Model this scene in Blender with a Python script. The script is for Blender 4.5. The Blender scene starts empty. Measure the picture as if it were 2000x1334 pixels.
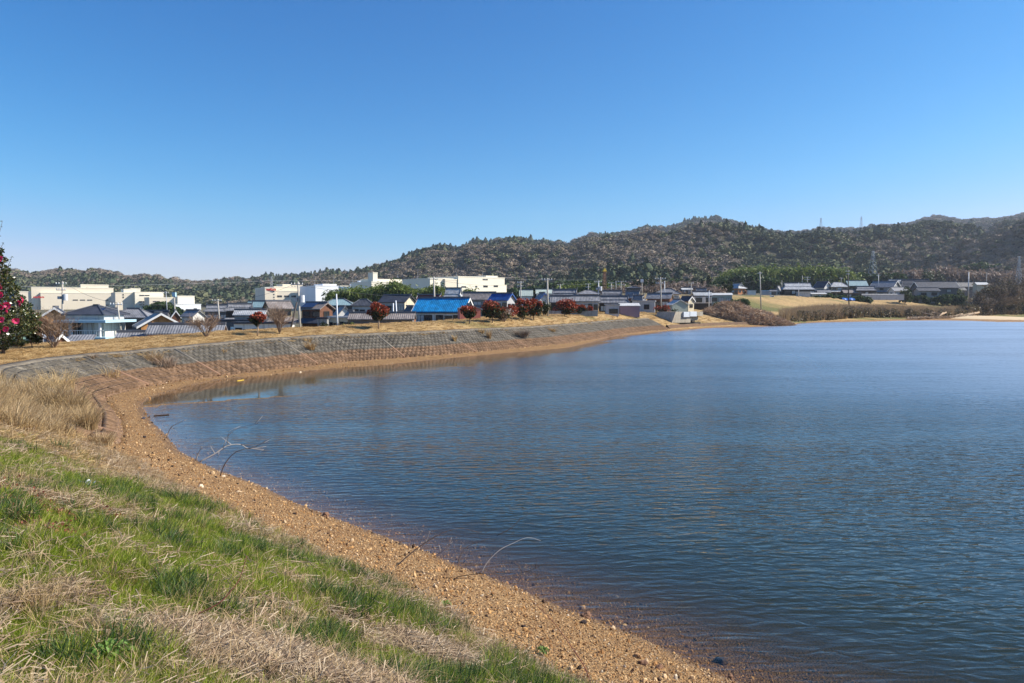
import bpy, bmesh, math, random
import numpy as np
from mathutils import Vector, Matrix, Euler, noise
random.seed(7); np.random.seed(7)
SC = bpy.context.scene
COL = SC.collection
R = math.radians

# ------------------------------------------------------------------ camera, sky, sun, exposure
EYE = 5.0                                   # metres above the pond's surface
FPX = 1389.0
PITCH = math.atan(72 / FPX)
cam = bpy.data.cameras.new('camera'); cam.lens = 25.0; cam.sensor_width = 36.0
cam.clip_start = 0.05; cam.clip_end = 20000
camo = bpy.data.objects.new('camera', cam); COL.objects.link(camo)
camo.location = (0, 0, EYE); camo.rotation_euler = (math.pi / 2 - PITCH, 0, 0)
SC.camera = camo

SUN_AZ, SUN_EL = R(86), R(37)               # azimuth clockwise from +Y (the view direction)
world = bpy.data.worlds.new('World'); SC.world = world; world.use_nodes = True
wn = world.node_tree.nodes; wl = world.node_tree.links
wbg = wn['Background']
sky = wn.new('ShaderNodeTexSky'); sky.sky_type = 'NISHITA'; sky.sun_disc = False
sky.sun_elevation = SUN_EL; sky.sun_rotation = SUN_AZ
sky.altitude = 100; sky.air_density = 1.0; sky.dust_density = 0.25; sky.ozone_density = 3.2
# white balance of the sky: the camera's deeper azure (red channel steeper, never brighter than the physical sky)
sep = wn.new('ShaderNodeSeparateColor'); comb = wn.new('ShaderNodeCombineColor'); wl.new(sky.outputs[0], sep.inputs[0])
def wmath(op, a, b):
    n = wn.new('ShaderNodeMath'); n.operation = op
    for i, v in enumerate((a, b)):
        if hasattr(v, 'links'): wl.new(v, n.inputs[i])
        else: n.inputs[i].default_value = v
    return n.outputs[0]
SKY_STR = 0.074
r_ = wmath('MULTIPLY', sep.outputs[0], 0.125)
r_ = wmath('MULTIPLY', wmath('POWER', r_, 2.6), 2.3 / 0.125)
wl.new(wmath('MINIMUM', r_, sep.outputs[0]), comb.inputs[0])
g_ = wmath('MULTIPLY', wmath('POWER', wmath('MULTIPLY', sep.outputs[1], 0.125), 1.32), 1.2 / 0.125)
wl.new(wmath('MINIMUM', g_, sep.outputs[1]), comb.inputs[1])
wl.new(wmath('MULTIPLY', sep.outputs[2], 1.30), comb.inputs[2])
wl.new(comb.outputs[0], wbg.inputs[0]); wbg.inputs[1].default_value = SKY_STR
sun = bpy.data.lights.new('sun', 'SUN'); sun.energy = 5.0; sun.angle = R(0.5); sun.color = (1.0, 0.93, 0.82)
suno = bpy.data.objects.new('sun', sun); COL.objects.link(suno)
SUN_DIR = Vector((math.sin(SUN_AZ) * math.cos(SUN_EL), math.cos(SUN_AZ) * math.cos(SUN_EL), math.sin(SUN_EL)))
suno.rotation_euler = SUN_DIR.to_track_quat('Z', 'Y').to_euler()
suno.location = (0, 0, 60)
SC.view_settings.view_transform = 'Standard'; SC.view_settings.look = 'None'
SC.view_settings.gamma = 1.0; SC.view_settings.exposure = 0.72; SC.view_settings.use_curve_mapping = False
SC.render.engine = 'CYCLES'
SC.cycles.max_bounces = 6; SC.cycles.diffuse_bounces = 2; SC.cycles.glossy_bounces = 2
SC.cycles.transmission_bounces = 3; SC.cycles.transparent_max_bounces = 8
SC.cycles.caustics_reflective = False; SC.cycles.caustics_refractive = False

# ------------------------------------------------------------------ surveying: sight lines of the photograph to places on the ground
CP, SP = math.cos(PITCH), math.sin(PITCH)
def sight(px, py):
    a = (px - 1000) / FPX; b = (667 - py) / FPX
    return Vector((a, CP + b * SP, -SP + b * CP))
def at_z(px, py, z=0.0):
    v = sight(px, py); t = (z - EYE) / v.z
    return Vector((v.x * t, v.y * t, z))
def at_d(px, py, d):
    v = sight(px, py); t = d / v.y
    return Vector((v.x * t, d, EYE + v.z * t))

# ------------------------------------------------------------------ tagging and linking
def tag(o, label=None, cat=None, group=None, kind=None):
    if label: o['label'] = label
    if cat: o['category'] = cat
    if group: o['group'] = group
    if kind: o['kind'] = kind
    return o
def thing(name, loc, rz=0.0, label=None, cat=None, group=None):
    o = bpy.data.objects.new(name, None); COL.objects.link(o)
    o.empty_display_size = 0.3
    o.location = loc; o.rotation_euler = (0, 0, rz)
    return tag(o, label, cat, group)
def link(name, me, parent=None, mat=None, loc=None, rz=None):
    if mat is not None and not me.materials: me.materials.append(mat)
    o = bpy.data.objects.new(name, me); COL.objects.link(o)
    if parent: o.parent = parent
    if loc is not None: o.location = loc
    if rz is not None: o.rotation_euler = (0, 0, rz)
    return o
def mesh_np(name, verts, faces, smooth=False):
    """verts (n,3); faces (m,k) array with k 3 or 4, or list"""
    me = bpy.data.meshes.new(name)
    verts = np.asarray(verts, dtype=np.float32)
    if isinstance(faces, list) and (not faces or len(set(map(len, faces))) > 1):
        me.from_pydata([tuple(map(float, v)) for v in verts], [], [tuple(map(int, f)) for f in faces])
    else:
        faces = np.asarray(faces, dtype=np.int32)
        m, k = faces.shape
        me.vertices.add(len(verts)); me.vertices.foreach_set('co', verts.ravel())
        me.loops.add(m * k); me.loops.foreach_set('vertex_index', faces.ravel())
        me.polygons.add(m)
        me.polygons.foreach_set('loop_start', np.arange(0, m * k, k, dtype=np.int32))
        me.polygons.foreach_set('loop_total', np.full(m, k, dtype=np.int32))
        me.update(calc_edges=True)
    if smooth:
        me.polygons.foreach_set('use_smooth', np.ones(len(me.polygons), dtype=bool))
    me.update()
    return me
def attr(me, name, vals):
    a = me.attributes.new(name, 'FLOAT', 'POINT'); a.data.foreach_set('value', np.asarray(vals, dtype=np.float32))

class MB:
    """collects boxes, prisms and tubes; link() gives ONE mesh object"""
    def __init__(s): s.v = []; s.f = []
    def add(s, vs, fs):
        b = len(s.v); s.v.extend([tuple(v) for v in vs]); s.f.extend([tuple(i + b for i in f) for f in fs]); return s
    def box(s, x0, x1, y0, y1, z0, z1):
        return s.add([(x0,y0,z0),(x1,y0,z0),(x1,y1,z0),(x0,y1,z0),(x0,y0,z1),(x1,y0,z1),(x1,y1,z1),(x0,y1,z1)],
                     [(0,3,2,1),(4,5,6,7),(0,1,5,4),(1,2,6,5),(2,3,7,6),(3,0,4,7)])
    def prism(s, poly, axis, a, b):
        """extrude a 2-D polygon along axis 'x' or 'y' (poly is the other two coordinates) from a to b"""
        n = len(poly)
        mk = (lambda p, t: (t, p[0], p[1])) if axis == 'x' else ((lambda p, t: (p[0], t, p[1])) if axis == 'y' else (lambda p, t: (p[0], p[1], t)))
        vs = [mk(p, a) for p in poly] + [mk(p, b) for p in poly]
        fs = [tuple(range(n)), tuple(range(2 * n - 1, n - 1, -1))] + [(i, i + n, (i + 1) % n + n, (i + 1) % n) for i in range(n)]
        return s.add(vs, fs)
    def tube(s, pts, rads, sides=4):
        pts = [Vector(p) for p in pts]; n = len(pts)
        if not hasattr(rads, '__len__'): rads = [rads] * n
        b = len(s.v)
        for i, p in enumerate(pts):
            t = (pts[min(i + 1, n - 1)] - pts[max(i - 1, 0)])
            t = t.normalized() if t.length > 1e-9 else Vector((0, 0, 1))
            u = t.cross(Vector((0.13, 0.21, 0.97)) if abs(t.z) < 0.9 else Vector((1, 0, 0))).normalized(); w = t.cross(u)
            for k in range(sides):
                a = 2 * math.pi * k / sides
                s.v.append(tuple(p + (u * math.cos(a) + w * math.sin(a)) * rads[i]))
        for i in range(n - 1):
            for k in range(sides):
                s.f.append((b + i * sides + k, b + i * sides + (k + 1) % sides, b + (i + 1) * sides + (k + 1) % sides, b + (i + 1) * sides + k))
        s.f.append(tuple(b + k for k in range(sides))[::-1]); s.f.append(tuple(b + (n - 1) * sides + k for k in range(sides)))
        return s
    def mesh(s, name, mat=None, smooth=False):
        me = bpy.data.meshes.new(name); me.from_pydata(s.v, [], s.f)
        bm = bmesh.new(); bm.from_mesh(me); bmesh.ops.recalc_face_normals(bm, faces=bm.faces); bm.to_mesh(me); bm.free()
        if smooth: me.polygons.foreach_set('use_smooth', np.ones(len(me.polygons), dtype=bool))
        if mat: me.materials.append(mat)
        return me
    def link(s, name, mat, parent=None, loc=None, rz=None, smooth=False):
        return link(name, s.mesh(name, mat, smooth), parent, None, loc, rz)

# ------------------------------------------------------------------ numpy noise
def vnoise(x, y, seed=0):
    xi = np.floor(x); yi = np.floor(y); fx = x - xi; fy = y - yi
    def h(a, b):
        n = np.sin(a * 127.1 + b * 311.7 + seed * 74.7) * 43758.5453
        return n - np.floor(n)
    ux = fx * fx * (3 - 2 * fx); uy = fy * fy * (3 - 2 * fy)
    return (h(xi, yi) * (1 - ux) + h(xi + 1, yi) * ux) * (1 - uy) + (h(xi, yi + 1) * (1 - ux) + h(xi + 1, yi + 1) * ux) * uy
def fbm(x, y, o=4, seed=0):
    t = 0; a = 0.5
    for i in range(o):
        t = t + a * vnoise(x * 2 ** i, y * 2 ** i, seed + i * 3.1); a *= 0.5
    return t / (1 - 0.5 ** o)
def sstep(a, b, x):
    t = np.clip((x - a) / (b - a), 0, 1); return t * t * (3 - 2 * t)

# ------------------------------------------------------------------ materials
def newmat(name):
    m = bpy.data.materials.new(name); m.use_nodes = True
    nt = m.node_tree; b = nt.nodes['Principled BSDF']
    b.inputs['Specular IOR Level'].default_value = 0.25
    return m, nt, nt.nodes, nt.links, b
def mixc(nt, fac, a, b, mode='MIX'):
    n = nt.nodes.new('ShaderNodeMix'); n.data_type = 'RGBA'; n.blend_type = mode
    for i, v in ((0, fac), (6, a), (7, b)):
        if hasattr(v, 'links'): nt.links.new(v, n.inputs[i])
        else: n.inputs[i].default_value = v if i == 0 else (v[0], v[1], v[2], 1)
    return n.outputs[2]
def noise_n(nt, scale, detail=3, coord='Object', rough=0.5, vec=None, dist=0.0):
    n = nt.nodes.new('ShaderNodeTexNoise'); n.inputs['Scale'].default_value = scale; n.inputs['Detail'].default_value = detail
    n.inputs['Roughness'].default_value = rough; n.inputs['Distortion'].default_value = dist
    if vec is None:
        if coord == 'Position':
            g = nt.nodes.new('ShaderNodeNewGeometry'); vec = g.outputs['Position']
        else:
            c = nt.nodes.new('ShaderNodeTexCoord'); vec = c.outputs[coord]
    nt.links.new(vec, n.inputs['Vector'])
    return n.outputs['Fac']
def ramp(nt, src, stops):
    r = nt.nodes.new('ShaderNodeValToRGB'); e = r.color_ramp.elements
    while len(e) < len(stops): e.new(0.5)
    for i, (p, c) in enumerate(stops):
        e[i].position = p; e[i].color = (c[0], c[1], c[2], 1) if hasattr(c, '__len__') else (c, c, c, 1)
    nt.links.new(src, r.inputs[0]); return r.outputs[0]
def mathn(nt, op, a, b=None, clamp=False):
    n = nt.nodes.new('ShaderNodeMath'); n.operation = op; n.use_clamp = clamp
    for i, v in enumerate((a, b)):
        if v is None: continue
        if hasattr(v, 'links'): nt.links.new(v, n.inputs[i])
        else: n.inputs[i].default_value = v
    return n.outputs[0]
def attrn(nt, name):
    n = nt.nodes.new('ShaderNodeAttribute'); n.attribute_name = name; return n.outputs['Fac']
def bumpn(nt, h, strength, dist, target):
    n = nt.nodes.new('ShaderNodeBump'); n.inputs['Strength'].default_value = strength; n.inputs['Distance'].default_value = dist
    nt.links.new(h, n.inputs['Height']); nt.links.new(n.outputs[0], target.inputs['Normal']); return n
MATS = {}
def plain(name, col, rough=0.7, var=0.25, scale=3.0, bump=0.0, metal=0.0, spec=0.25, dirt=None):
    """weathered solid: two tones of noise, optional streaks of dirt, fine relief"""
    if name in MATS: return MATS[name]
    m, nt, N, L, b = newmat(name)
    lo = tuple(c * (1 - var) for c in col); hi = tuple(min(c * (1 + var), 0.92) for c in col)
    n1 = noise_n(nt, scale, 5, rough=0.65)
    c = ramp(nt, n1, [(0.3, lo), (0.7, hi)])
    if dirt:
        g = nt.nodes.new('ShaderNodeMapping'); tc = nt.nodes.new('ShaderNodeTexCoord'); L.new(tc.outputs['Object'], g.inputs[0])
        g.inputs['Scale'].default_value = (2.5, 2.5, 0.25)
        d = noise_n(nt, 1.2, 4, vec=g.outputs[0])
        c = mixc(nt, ramp(nt, d, [(0.5, 0.0), (0.72, 0.7)]), c, dirt)
    L.new(c, b.inputs['Base Color']); b.inputs['Roughness'].default_value = rough
    b.inputs['Metallic'].default_value = metal; b.inputs['Specular IOR Level'].default_value = spec
    if bump: bumpn(nt, noise_n(nt, scale * 6, 4), 0.6, bump, b)
    MATS[name] = m; return m
def tile_mat(name, col, pitch=0.3, gloss=0.45, var=0.25, depth=0.05):
    """roof tiles: rolls along the slope, course steps, sun-bleached patches"""
    if name in MATS: return MATS[name]
    m, nt, N, L, b = newmat(name)
    n1 = noise_n(nt, 1.3, 5); n2 = noise_n(nt, 9, 2)
    c = mixc(nt, ramp(nt, n1, [(0.35, 0.0), (0.65, 1.0)]), tuple(x * (1 - var) for x in col), tuple(x * (1 + var) for x in col))
    c = mixc(nt, 0.45, c, ramp(nt, n2, [(0.3, 0.35), (0.7, 0.75)]), 'OVERLAY')
    L.new(c, b.inputs['Base Color']); b.inputs['Roughness'].default_value = gloss + .1; b.inputs['Specular IOR Level'].default_value = 0.3
    tc = nt.nodes.new('ShaderNodeTexCoord'); sx = nt.nodes.new('ShaderNodeSeparateXYZ'); L.new(tc.outputs['Object'], sx.inputs[0])
    w1 = mathn(nt, 'SINE', mathn(nt, 'MULTIPLY', sx.outputs[0], 2 * math.pi / pitch))
    w2 = mathn(nt, 'FRACT', mathn(nt, 'MULTIPLY', sx.outputs[2], 1 / 0.16))
    h = mathn(nt, 'ADD', mathn(nt, 'MULTIPLY', w1, 0.5), mathn(nt, 'MULTIPLY', w2, 0.5))
    bumpn(nt, h, 0.7, depth, b)
    MATS[name] = m; return m
def leaf_mat(name, cols, trans=0.35, rough=0.55, inst=False):
    """each leaf or blade picks its own tone"""
    if name in MATS: return MATS[name]
    m, nt, N, L, b = newmat(name)
    g = nt.nodes.new('ShaderNodeNewGeometry'); v = g.outputs['Random Per Island']
    if inst:
        oi = nt.nodes.new('ShaderNodeObjectInfo')
        v = mathn(nt, 'FRACT', mathn(nt, 'ADD', mathn(nt, 'MULTIPLY', v, 0.5), mathn(nt, 'MULTIPLY', oi.outputs['Random'], 1.0)))
    k = len(cols); st = [((i + 0.5) / k, c) for i, c in enumerate(cols)]
    c = ramp(nt, v, st)
    L.new(c, b.inputs['Base Color']); b.inputs['Roughness'].default_value = rough; b.inputs['Specular IOR Level'].default_value = 0.3
    t = nt.nodes.new('ShaderNodeBsdfTranslucent'); L.new(c, t.inputs[0])
    mx = nt.nodes.new('ShaderNodeMixShader'); mx.inputs[0].default_value = trans
    L.new(b.outputs[0], mx.inputs[1]); L.new(t.outputs[0], mx.inputs[2]); L.new(mx.outputs[0], nt.nodes['Material Output'].inputs[0])
    MATS[name] = m; return m

# ------------------------------------------------------------------ scattering one kind of small thing nobody could count
def source(meshes, name):
    c = bpy.data.collections.new(name)
    for i, me in enumerate(meshes):
        o = bpy.data.objects.new('%s_%02d' % (name, i), me); c.objects.link(o)
    return c
def scatter(name, pts, src, scl, rot=None, pick=None, nsrc=1, label=None, cat=None, parent=None, structure=False):
    n = len(pts)
    me = bpy.data.meshes.new(name); me.vertices.add(n); me.vertices.foreach_set('co', np.asarray(pts, dtype=np.float32).ravel())
    scl = np.asarray(scl, dtype=np.float32)
    if scl.ndim == 1: scl = np.repeat(scl[:, None], 3, axis=1)
    a = me.attributes.new('scl', 'FLOAT_VECTOR', 'POINT'); a.data.foreach_set('vector', scl.ravel())
    if rot is None:
        rot = np.zeros((n, 3)); rot[:, 2] = np.random.rand(n) * 6.283
    a = me.attributes.new('rot', 'FLOAT_VECTOR', 'POINT'); a.data.foreach_set('vector', np.asarray(rot, dtype=np.float32).ravel())
    if pick is None: pick = np.random.randint(0, nsrc, n)
    a = me.attributes.new('pick', 'INT', 'POINT'); a.data.foreach_set('value', np.asarray(pick, dtype=np.int32))
    o = bpy.data.objects.new(name, me); COL.objects.link(o)
    if parent: o.parent = parent
    ng = bpy.data.node_groups.new('scatter_' + name, 'GeometryNodeTree')
    ng.interface.new_socket('Geometry', in_out='INPUT', socket_type='NodeSocketGeometry')
    ng.interface.new_socket('Geometry', in_out='OUTPUT', socket_type='NodeSocketGeometry')
    gi = ng.nodes.new('NodeGroupInput'); go = ng.nodes.new('NodeGroupOutput')
    ci = ng.nodes.new('GeometryNodeCollectionInfo'); ci.inputs['Collection'].default_value = src
    ci.inputs['Separate Children'].default_value = True; ci.inputs['Reset Children'].default_value = True
    ip = ng.nodes.new('GeometryNodeInstanceOnPoints'); ip.inputs['Pick Instance'].default_value = True
    def na(nm, dt):
        a = ng.nodes.new('GeometryNodeInputNamedAttribute'); a.data_type = dt; a.inputs['Name'].default_value = nm; return a.outputs['Attribute']
    ng.links.new(gi.outputs[0], ip.inputs['Points']); ng.links.new(ci.outputs[0], ip.inputs['Instance'])
    ng.links.new(na('pick', 'INT'), ip.inputs['Instance Index']); ng.links.new(na('rot', 'FLOAT_VECTOR'), ip.inputs['Rotation'])
    ng.links.new(na('scl', 'FLOAT_VECTOR'), ip.inputs['Scale']); ng.links.new(ip.outputs[0], go.inputs[0])
    md = o.modifiers.new('scatter', 'NODES'); md.node_group = ng
    return tag(o, label, cat, kind='stuff')
# ------------------------------------------------------------------ the lie of the land
SHORE_PX = [(1429,1327),(1360,1297),(1300,1267),(1240,1240),(1165,1210),(1090,1183),(1020,1151),(955,1126),(890,1102),(841,1081),(792,1063),
 (701,1029),(646,1008),(575,980),(500,945),(432,921),(391,902),(351,880),(328,853),(297,823),(283,800),(281,788),(286,783),(302,775),
 (324,768),(364,756),(405,747),(445,740),(500,736),(575,728),(650,720),(755,713),(860,702),(965,692),(1070,683),(1112,679),(1157,669),
 (1196,658),(1245,653),(1315,646),(1400,640),(1460,639),(1527,636),(1550,635),(1565,631),(1595,630),(1700,628),(1755,626.5),(1825,626),
 (1904,627),(1947,629),(2000,629)]
def smooth_poly(P, step):
    """closed Catmull-Rom through P (n,k) resampled; first two columns are x, y"""
    P = np.asarray(P, float); n = len(P); out = []
    for i in range(n):
        p0, p1, p2, p3 = P[i - 1], P[i], P[(i + 1) % n], P[(i + 2) % n]
        m = max(1, int(np.hypot(*(p2 - p1)[:2]) / step(p1)))
        for j in range(m):
            t = j / m
            q = 0.5 * ((2 * p1) + (-p0 + p2) * t + (2 * p0 - 5 * p1 + 4 * p2 - p3) * t * t + (-p0 + 3 * p1 - 3 * p2 + p3) * t ** 3)
            ql = p1 + (p2 - p1) * t
            out.append(np.concatenate([0.6 * q[:2] + 0.4 * ql[:2], ql[2:]]))
    return np.array(out)
shore0 = [tuple(at_z(x, y, 0.0)[:2]) for x, y in SHORE_PX] + [(200,205),(262,150),(255,60),(165,-4),(64,-22),(26,-8.5),(14,0.2),(8.6,4.4),(5.2,7.3)]
stepf = lambda p: 0.35 if abs(p[0]) < 30 and 0 < p[1] < 45 else (1.2 if p[1] < 140 and p[1] > 0 else 5)
SHORE = smooth_poly(shore0, stepf)
# toe line of the bank: x, y, then heights at 0, 4.2, 5, 8.5, 13, 20, 35 m behind it
NEAR = [1.15, 3.1, 3.28, 3.42, 3.42, 3.2, 1.2]
def tz(px, py, *h):
    if h[0] < 0.19: py -= 3.5 if py > 680 else (2.5 if py > 665 else 1.2); h = (h[0], h[1] - .1, h[2] - .1) + h[3:]
    p = at_z(px, py, h[0]); return (p.x, p.y) + h
TOE0 = []
npx = [(x, y) for x, y in SHORE_PX[:16]]
q = [np.array(at_z(x, y, 0.0)[:2]) for x, y in npx]
for i, p in enumerate(q):
    d = q[min(i + 1, len(q) - 1)] - q[max(i - 1, 0)]; d /= np.hypot(*d)
    nrm = np.array([-d[1], d[0]])
    if nrm @ (np.array([0, 0]) - p) < 0: nrm = -nrm
    if i % 2 == 0: TOE0.append(tuple(p + nrm * 3.25) + tuple(NEAR))
TOE0 += [(-12.6, 21.2, 0.75, 2.7, 2.9, 3.1, 3.1, 2.6, 0.6), (-13.9, 24.8, 0.3, 2.1, 2.35, 2.85, 2.9, 2.2, 0.2),
         (-16.8, 30.0, 0.2, 1.8, 2.1, 2.7, 2.75, 2.0, 0.0), (-19.6, 34.2, 0.18, 1.78, 1.9, 2.5, 2.6, 1.6, -0.3),
         (-21.7, 37.6, 0.18, 1.75, 1.85, 2.4, 2.45, 1.4, -0.4), (-22.0, 41.5, 0.18, 1.78, 1.85, 2.35, 2.4, 1.2, -0.4),
         tz(362, 744, 0.18, 1.85, 1.92, 2.4, 2.4, 1.2, -0.4), tz(500, 728, 0.18, 2.0, 2.07, 2.5, 2.5, 1.2, -0.4),
         tz(600, 717, 0.18, 2.1, 2.17, 2.65, 2.65, 1.2, -0.3), tz(700, 707, 0.18, 2.15, 2.22, 2.8, 2.8, 1.3, -0.2),
         tz(860, 696, 0.18, 2.15, 2.22, 2.95, 2.95, 1.5, 0.3), tz(1000, 683.5, 0.18, 2.15, 2.22, 3.08, 3.1, 2.0, 1.0),
         tz(1100, 673, 0.18, 2.12, 2.2, 3.2, 3.25, 2.6, 2.0), tz(1175, 660.5, 0.18, 2.1, 2.2, 3.25, 3.4, 3.0, 2.6),
         tz(1245, 649.5, 0.18, 2.1, 2.2, 3.35, 3.5, 3.3, 3.2), tz(1315, 642.5, 0.2, 2.1, 2.2, 3.3, 3.6, 3.6, 3.6),
         tz(1400, 636.5, 0.3, 1.5, 1.6, 2.6, 3.2, 3.6, 3.9), tz(1527, 632.5, 0.3, 1.2, 1.4, 2.0, 2.6, 3.4, 4.2),
         tz(1590, 627, 0.3, 0.9, 1.1, 1.9, 2.6, 3.3, 4.3), tz(1700, 624.5, 0.3, 0.9, 1.1, 1.9, 2.6, 3.3, 4.3),
         tz(1825, 621, 0.35, 0.9, 1.1, 1.9, 2.6, 3.3, 4.3), tz(1904, 618.5, 0.4, 0.9, 1.1, 1.9, 2.6, 3.3, 4.3),
         tz(2000, 617.5, 0.4, 0.9, 1.1, 1.9, 2.6, 3.3, 4.3),
         (300, 300, .4, 1, 1.2, 2, 2.6, 3.3, 4.3), (335, 150, .4, 1, 1.2, 2, 2.6, 3.3, 4.3), (300, 35, .5, 1, 1.2, 2, 2.6, 3.3, 3.5),
         (180, -22, 0.8, 2, 2.4, 3, 3.2, 3, 2.0)] + [(66, -27) + tuple(NEAR), (25, -12.3) + tuple(NEAR), (12.2, -2.6) + tuple(NEAR), (6.6, 2.0) + tuple(NEAR), (3.6, 4.8) + tuple(NEAR)]
TOE0 = [tuple(t[:5]) + tuple(v - (0.17 if t[2] < 0.25 else 0) for v in t[5:7]) + tuple(t[7:]) for t in TOE0]
TOE = smooth_poly(TOE0, stepf)
SB = np.array([0, 4.2, 5.0, 8.5, 13, 20, 35.0])

def near_poly(P, poly):
    """distance and fractional index of the closest point of the closed polyline"""
    A = poly[:, :2]; B = np.roll(A, -1, axis=0); D = B - A; LL = (D ** 2).sum(1)
    dist = np.empty(len(P)); idx = np.empty(len(P))
    for c in range(0, len(P), 20000):
        q = P[c:c + 20000]
        dx = q[:, 0:1] - A[None, :, 0]; dy = q[:, 1:2] - A[None, :, 1]
        t = np.clip((dx * D[None, :, 0] + dy * D[None, :, 1]) / LL[None], 0, 1)
        d2 = (dx - t * D[None, :, 0]) ** 2 + (dy - t * D[None, :, 1]) ** 2
        k = d2.argmin(1); r = np.arange(len(q))
        dist[c:c + 20000] = np.sqrt(d2[r, k]); idx[c:c + 20000] = k + t[r, k]
    return dist, idx
def inside_poly(P, poly):
    A = poly[:, :2]; B = np.roll(A, -1, axis=0); ins = np.zeros(len(P), bool)
    x, y = P[:, 0], P[:, 1]
    for (ax, ay), (bx, by) in zip(A, B):
        if ay == by: continue
        c = ((ay > y) != (by > y)) & (x < (bx - ax) * (y - ay) / (by - ay) + ax)
        ins ^= c
    return ins
def toe_far(u):
    return np.interp(u * FPX + 1000, [1100, 1175, 1245, 1315, 1400, 1527, 1590, 1700, 1825, 1904, 2000, 2300], [86, 101, 122, 140, 162, 182, 204, 228, 249, 272, 290, 290])
def plain_z(x, y):
    d = np.maximum(y, 1); u = x / d
    left = -0.4 + 0.006 * np.clip(d - 100, 0, 500)
    e = d - toe_far(u)
    right = np.interp(e, [-30, 0, 20, 40, 78, 150, 420], [2.4, 2.6, 3.4, 5.0, 8.1, 10.0, 15])
    st = 0.6; q = right / st; fr = q - np.floor(q)
    rt = (np.floor(q) + sstep(0.7, 1.0, fr)) * st
    right = np.where((e > 18) & (e < 85) & (u > 0.3), rt, right)
    w = sstep(-0.12, 0.2, u)
    back = sstep(0, 60, y)
    return (left * (1 - w) + right * w) * back + (1 - back) * 1.2
def land(x, y, detail=True):
    """height, distance to shoreline (negative in the pond), distance behind the toe (negative before it), toe index"""
    shp = np.shape(x); P = np.stack([np.ravel(x), np.ravel(y)], 1).astype(float)
    n = len(P); z = np.zeros(n); sd = np.full(n, 999.0); td = np.full(n, 999.0); ti = np.zeros(n)
    m = (np.abs(P[:, 0]) < 420) & (P[:, 1] > -90) & (P[:, 1] < 420)
    Q = P[m]
    if len(Q):
        ds, _ = near_poly(Q, SHORE); dt, it = near_poly(Q, TOE)
        ins = inside_poly(Q, SHORE); int_ = inside_poly(Q, TOE)
        ds = np.where(ins, -ds, ds); dt = np.where(int_, -dt, dt)
        k = it.astype(int) % len(TOE); f = (it - np.floor(it))[:, None]
        hh = TOE[k, 2:] * (1 - f) + TOE[(k + 1) % len(TOE), 2:] * f
        zz = np.where(ins, -np.minimum(-ds * 0.17 + 0.02, 0.5 - ds * 0.06), 0)
        zz = np.maximum(zz, -2.6)
        bt = np.clip(ds, 0, None) / np.maximum(np.clip(ds, 0, None) + np.clip(-dt, 0, None), 1e-3)
        zb = hh[:, 0] * bt
        s = np.clip(dt, 0, 35); zo = np.zeros(len(Q))
        for j in range(6):
            mm = (s >= SB[j]) & (s <= SB[j + 1]); ff = (s - SB[j]) / (SB[j + 1] - SB[j])
            zo = np.where(mm, hh[:, j] * (1 - ff) + hh[:, j + 1] * ff, zo)
        pz = plain_z(Q[:, 0], Q[:, 1])
        w = sstep(18, 40, dt); zo = zo * (1 - w) + pz * w
        zz = np.where(ins, zz, np.where(int_, zb, zo))
        z[m] = zz; sd[m] = ds; td[m] = dt; ti[m] = it
    z[~m] = plain_z(P[~m, 0], P[~m, 1])
    if detail:
        rr = np.hypot(P[:, 0], P[:, 1])
        amp = np.where(sd < 0, 0.03, np.where(td < 0, 0.05, 0.11)) * np.clip(sd + 0.3, 0, 1)
        z = z + amp * (fbm(P[:, 0] * 0.9, P[:, 1] * 0.9, 4, 5) - 0.5) * 2 + np.where(rr < 40, 0.025 * (fbm(P[:, 0] * 6, P[:, 1] * 6, 2, 9) - 0.5), 0) * np.clip(sd + .3, 0, 1)
    return z.reshape(shp), sd.reshape(shp), td.reshape(shp), ti.reshape(shp)
def H1(x, y): return float(land(np.array([x]), np.array([y]))[0][0])
def on_ground(px, py, dmin=2.0, dmax=330.0):
    """where the sight line through a place in the photograph first meets the land"""
    v = sight(px, py); ts = np.geomspace(dmin, dmax, 1500)
    z = land(v.x / v.y * ts, ts)[0]; zr = EYE + v.z / v.y * ts
    k = np.nonzero(zr <= z)[0]
    k = k[0] if len(k) else len(ts) - 1
    return Vector((v.x / v.y * ts[k], ts[k], z[k]))

# which stretch of the toe carries the revetment
i_rev0 = int(near_poly(np.array([[-13.2, 23.0]]), TOE)[1][0]); i_rev1 = int(near_poly(np.array([at_z(1312, 642.5, 0.2)[:2]]), TOE)[1][0])
rev_zone = lambda ti: (ti > i_rev0) & (ti < i_rev1)

# ---- ground sheet: rings around the camera, finer near it
def ring_mesh(nang_in, nr):
    a_in = np.linspace(R(-44), R(44), nang_in)
    a_out = np.linspace(R(44), R(316), 110)[1:-1]
    ang = np.concatenate([a_in, a_out]); na = len(ang)
    r = np.concatenate([np.geomspace(0.7, 330, nr), np.geomspace(330, 9000, 50)[1:]])
    A, RR = np.meshgrid(ang, r)
    x = np.sin(A) * RR; y = np.cos(A) * RR
    return x, y, na, len(r)
gx, gy, na, nr_ = ring_mesh(430, 560)
gz, gsd, gtd, gti = land(gx, gy)
rz = rev_zone(gti)
gz = gz - 0.16 * np.where(rz, sstep(-0.4, 0.1, gtd) * (1 - sstep(4.5, 4.75, gtd)), 0)
gz = gz - 0.0 * gx
gr = np.hypot(gx, gy)
gz = np.where(gr > 2500, gz - (gr - 2500) * 0.01, gz)
idx = np.arange(nr_ * na).reshape(nr_, na)
i0 = idx[:-1, :]; i1 = idx[1:, :]
quads = np.stack([i0, np.roll(i0, -1, 1), np.roll(i1, -1, 1), i1], -1).reshape(-1, 4)[:, ::-1]
V = np.stack([gx.ravel(), gy.ravel(), gz.ravel()], 1)
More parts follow.
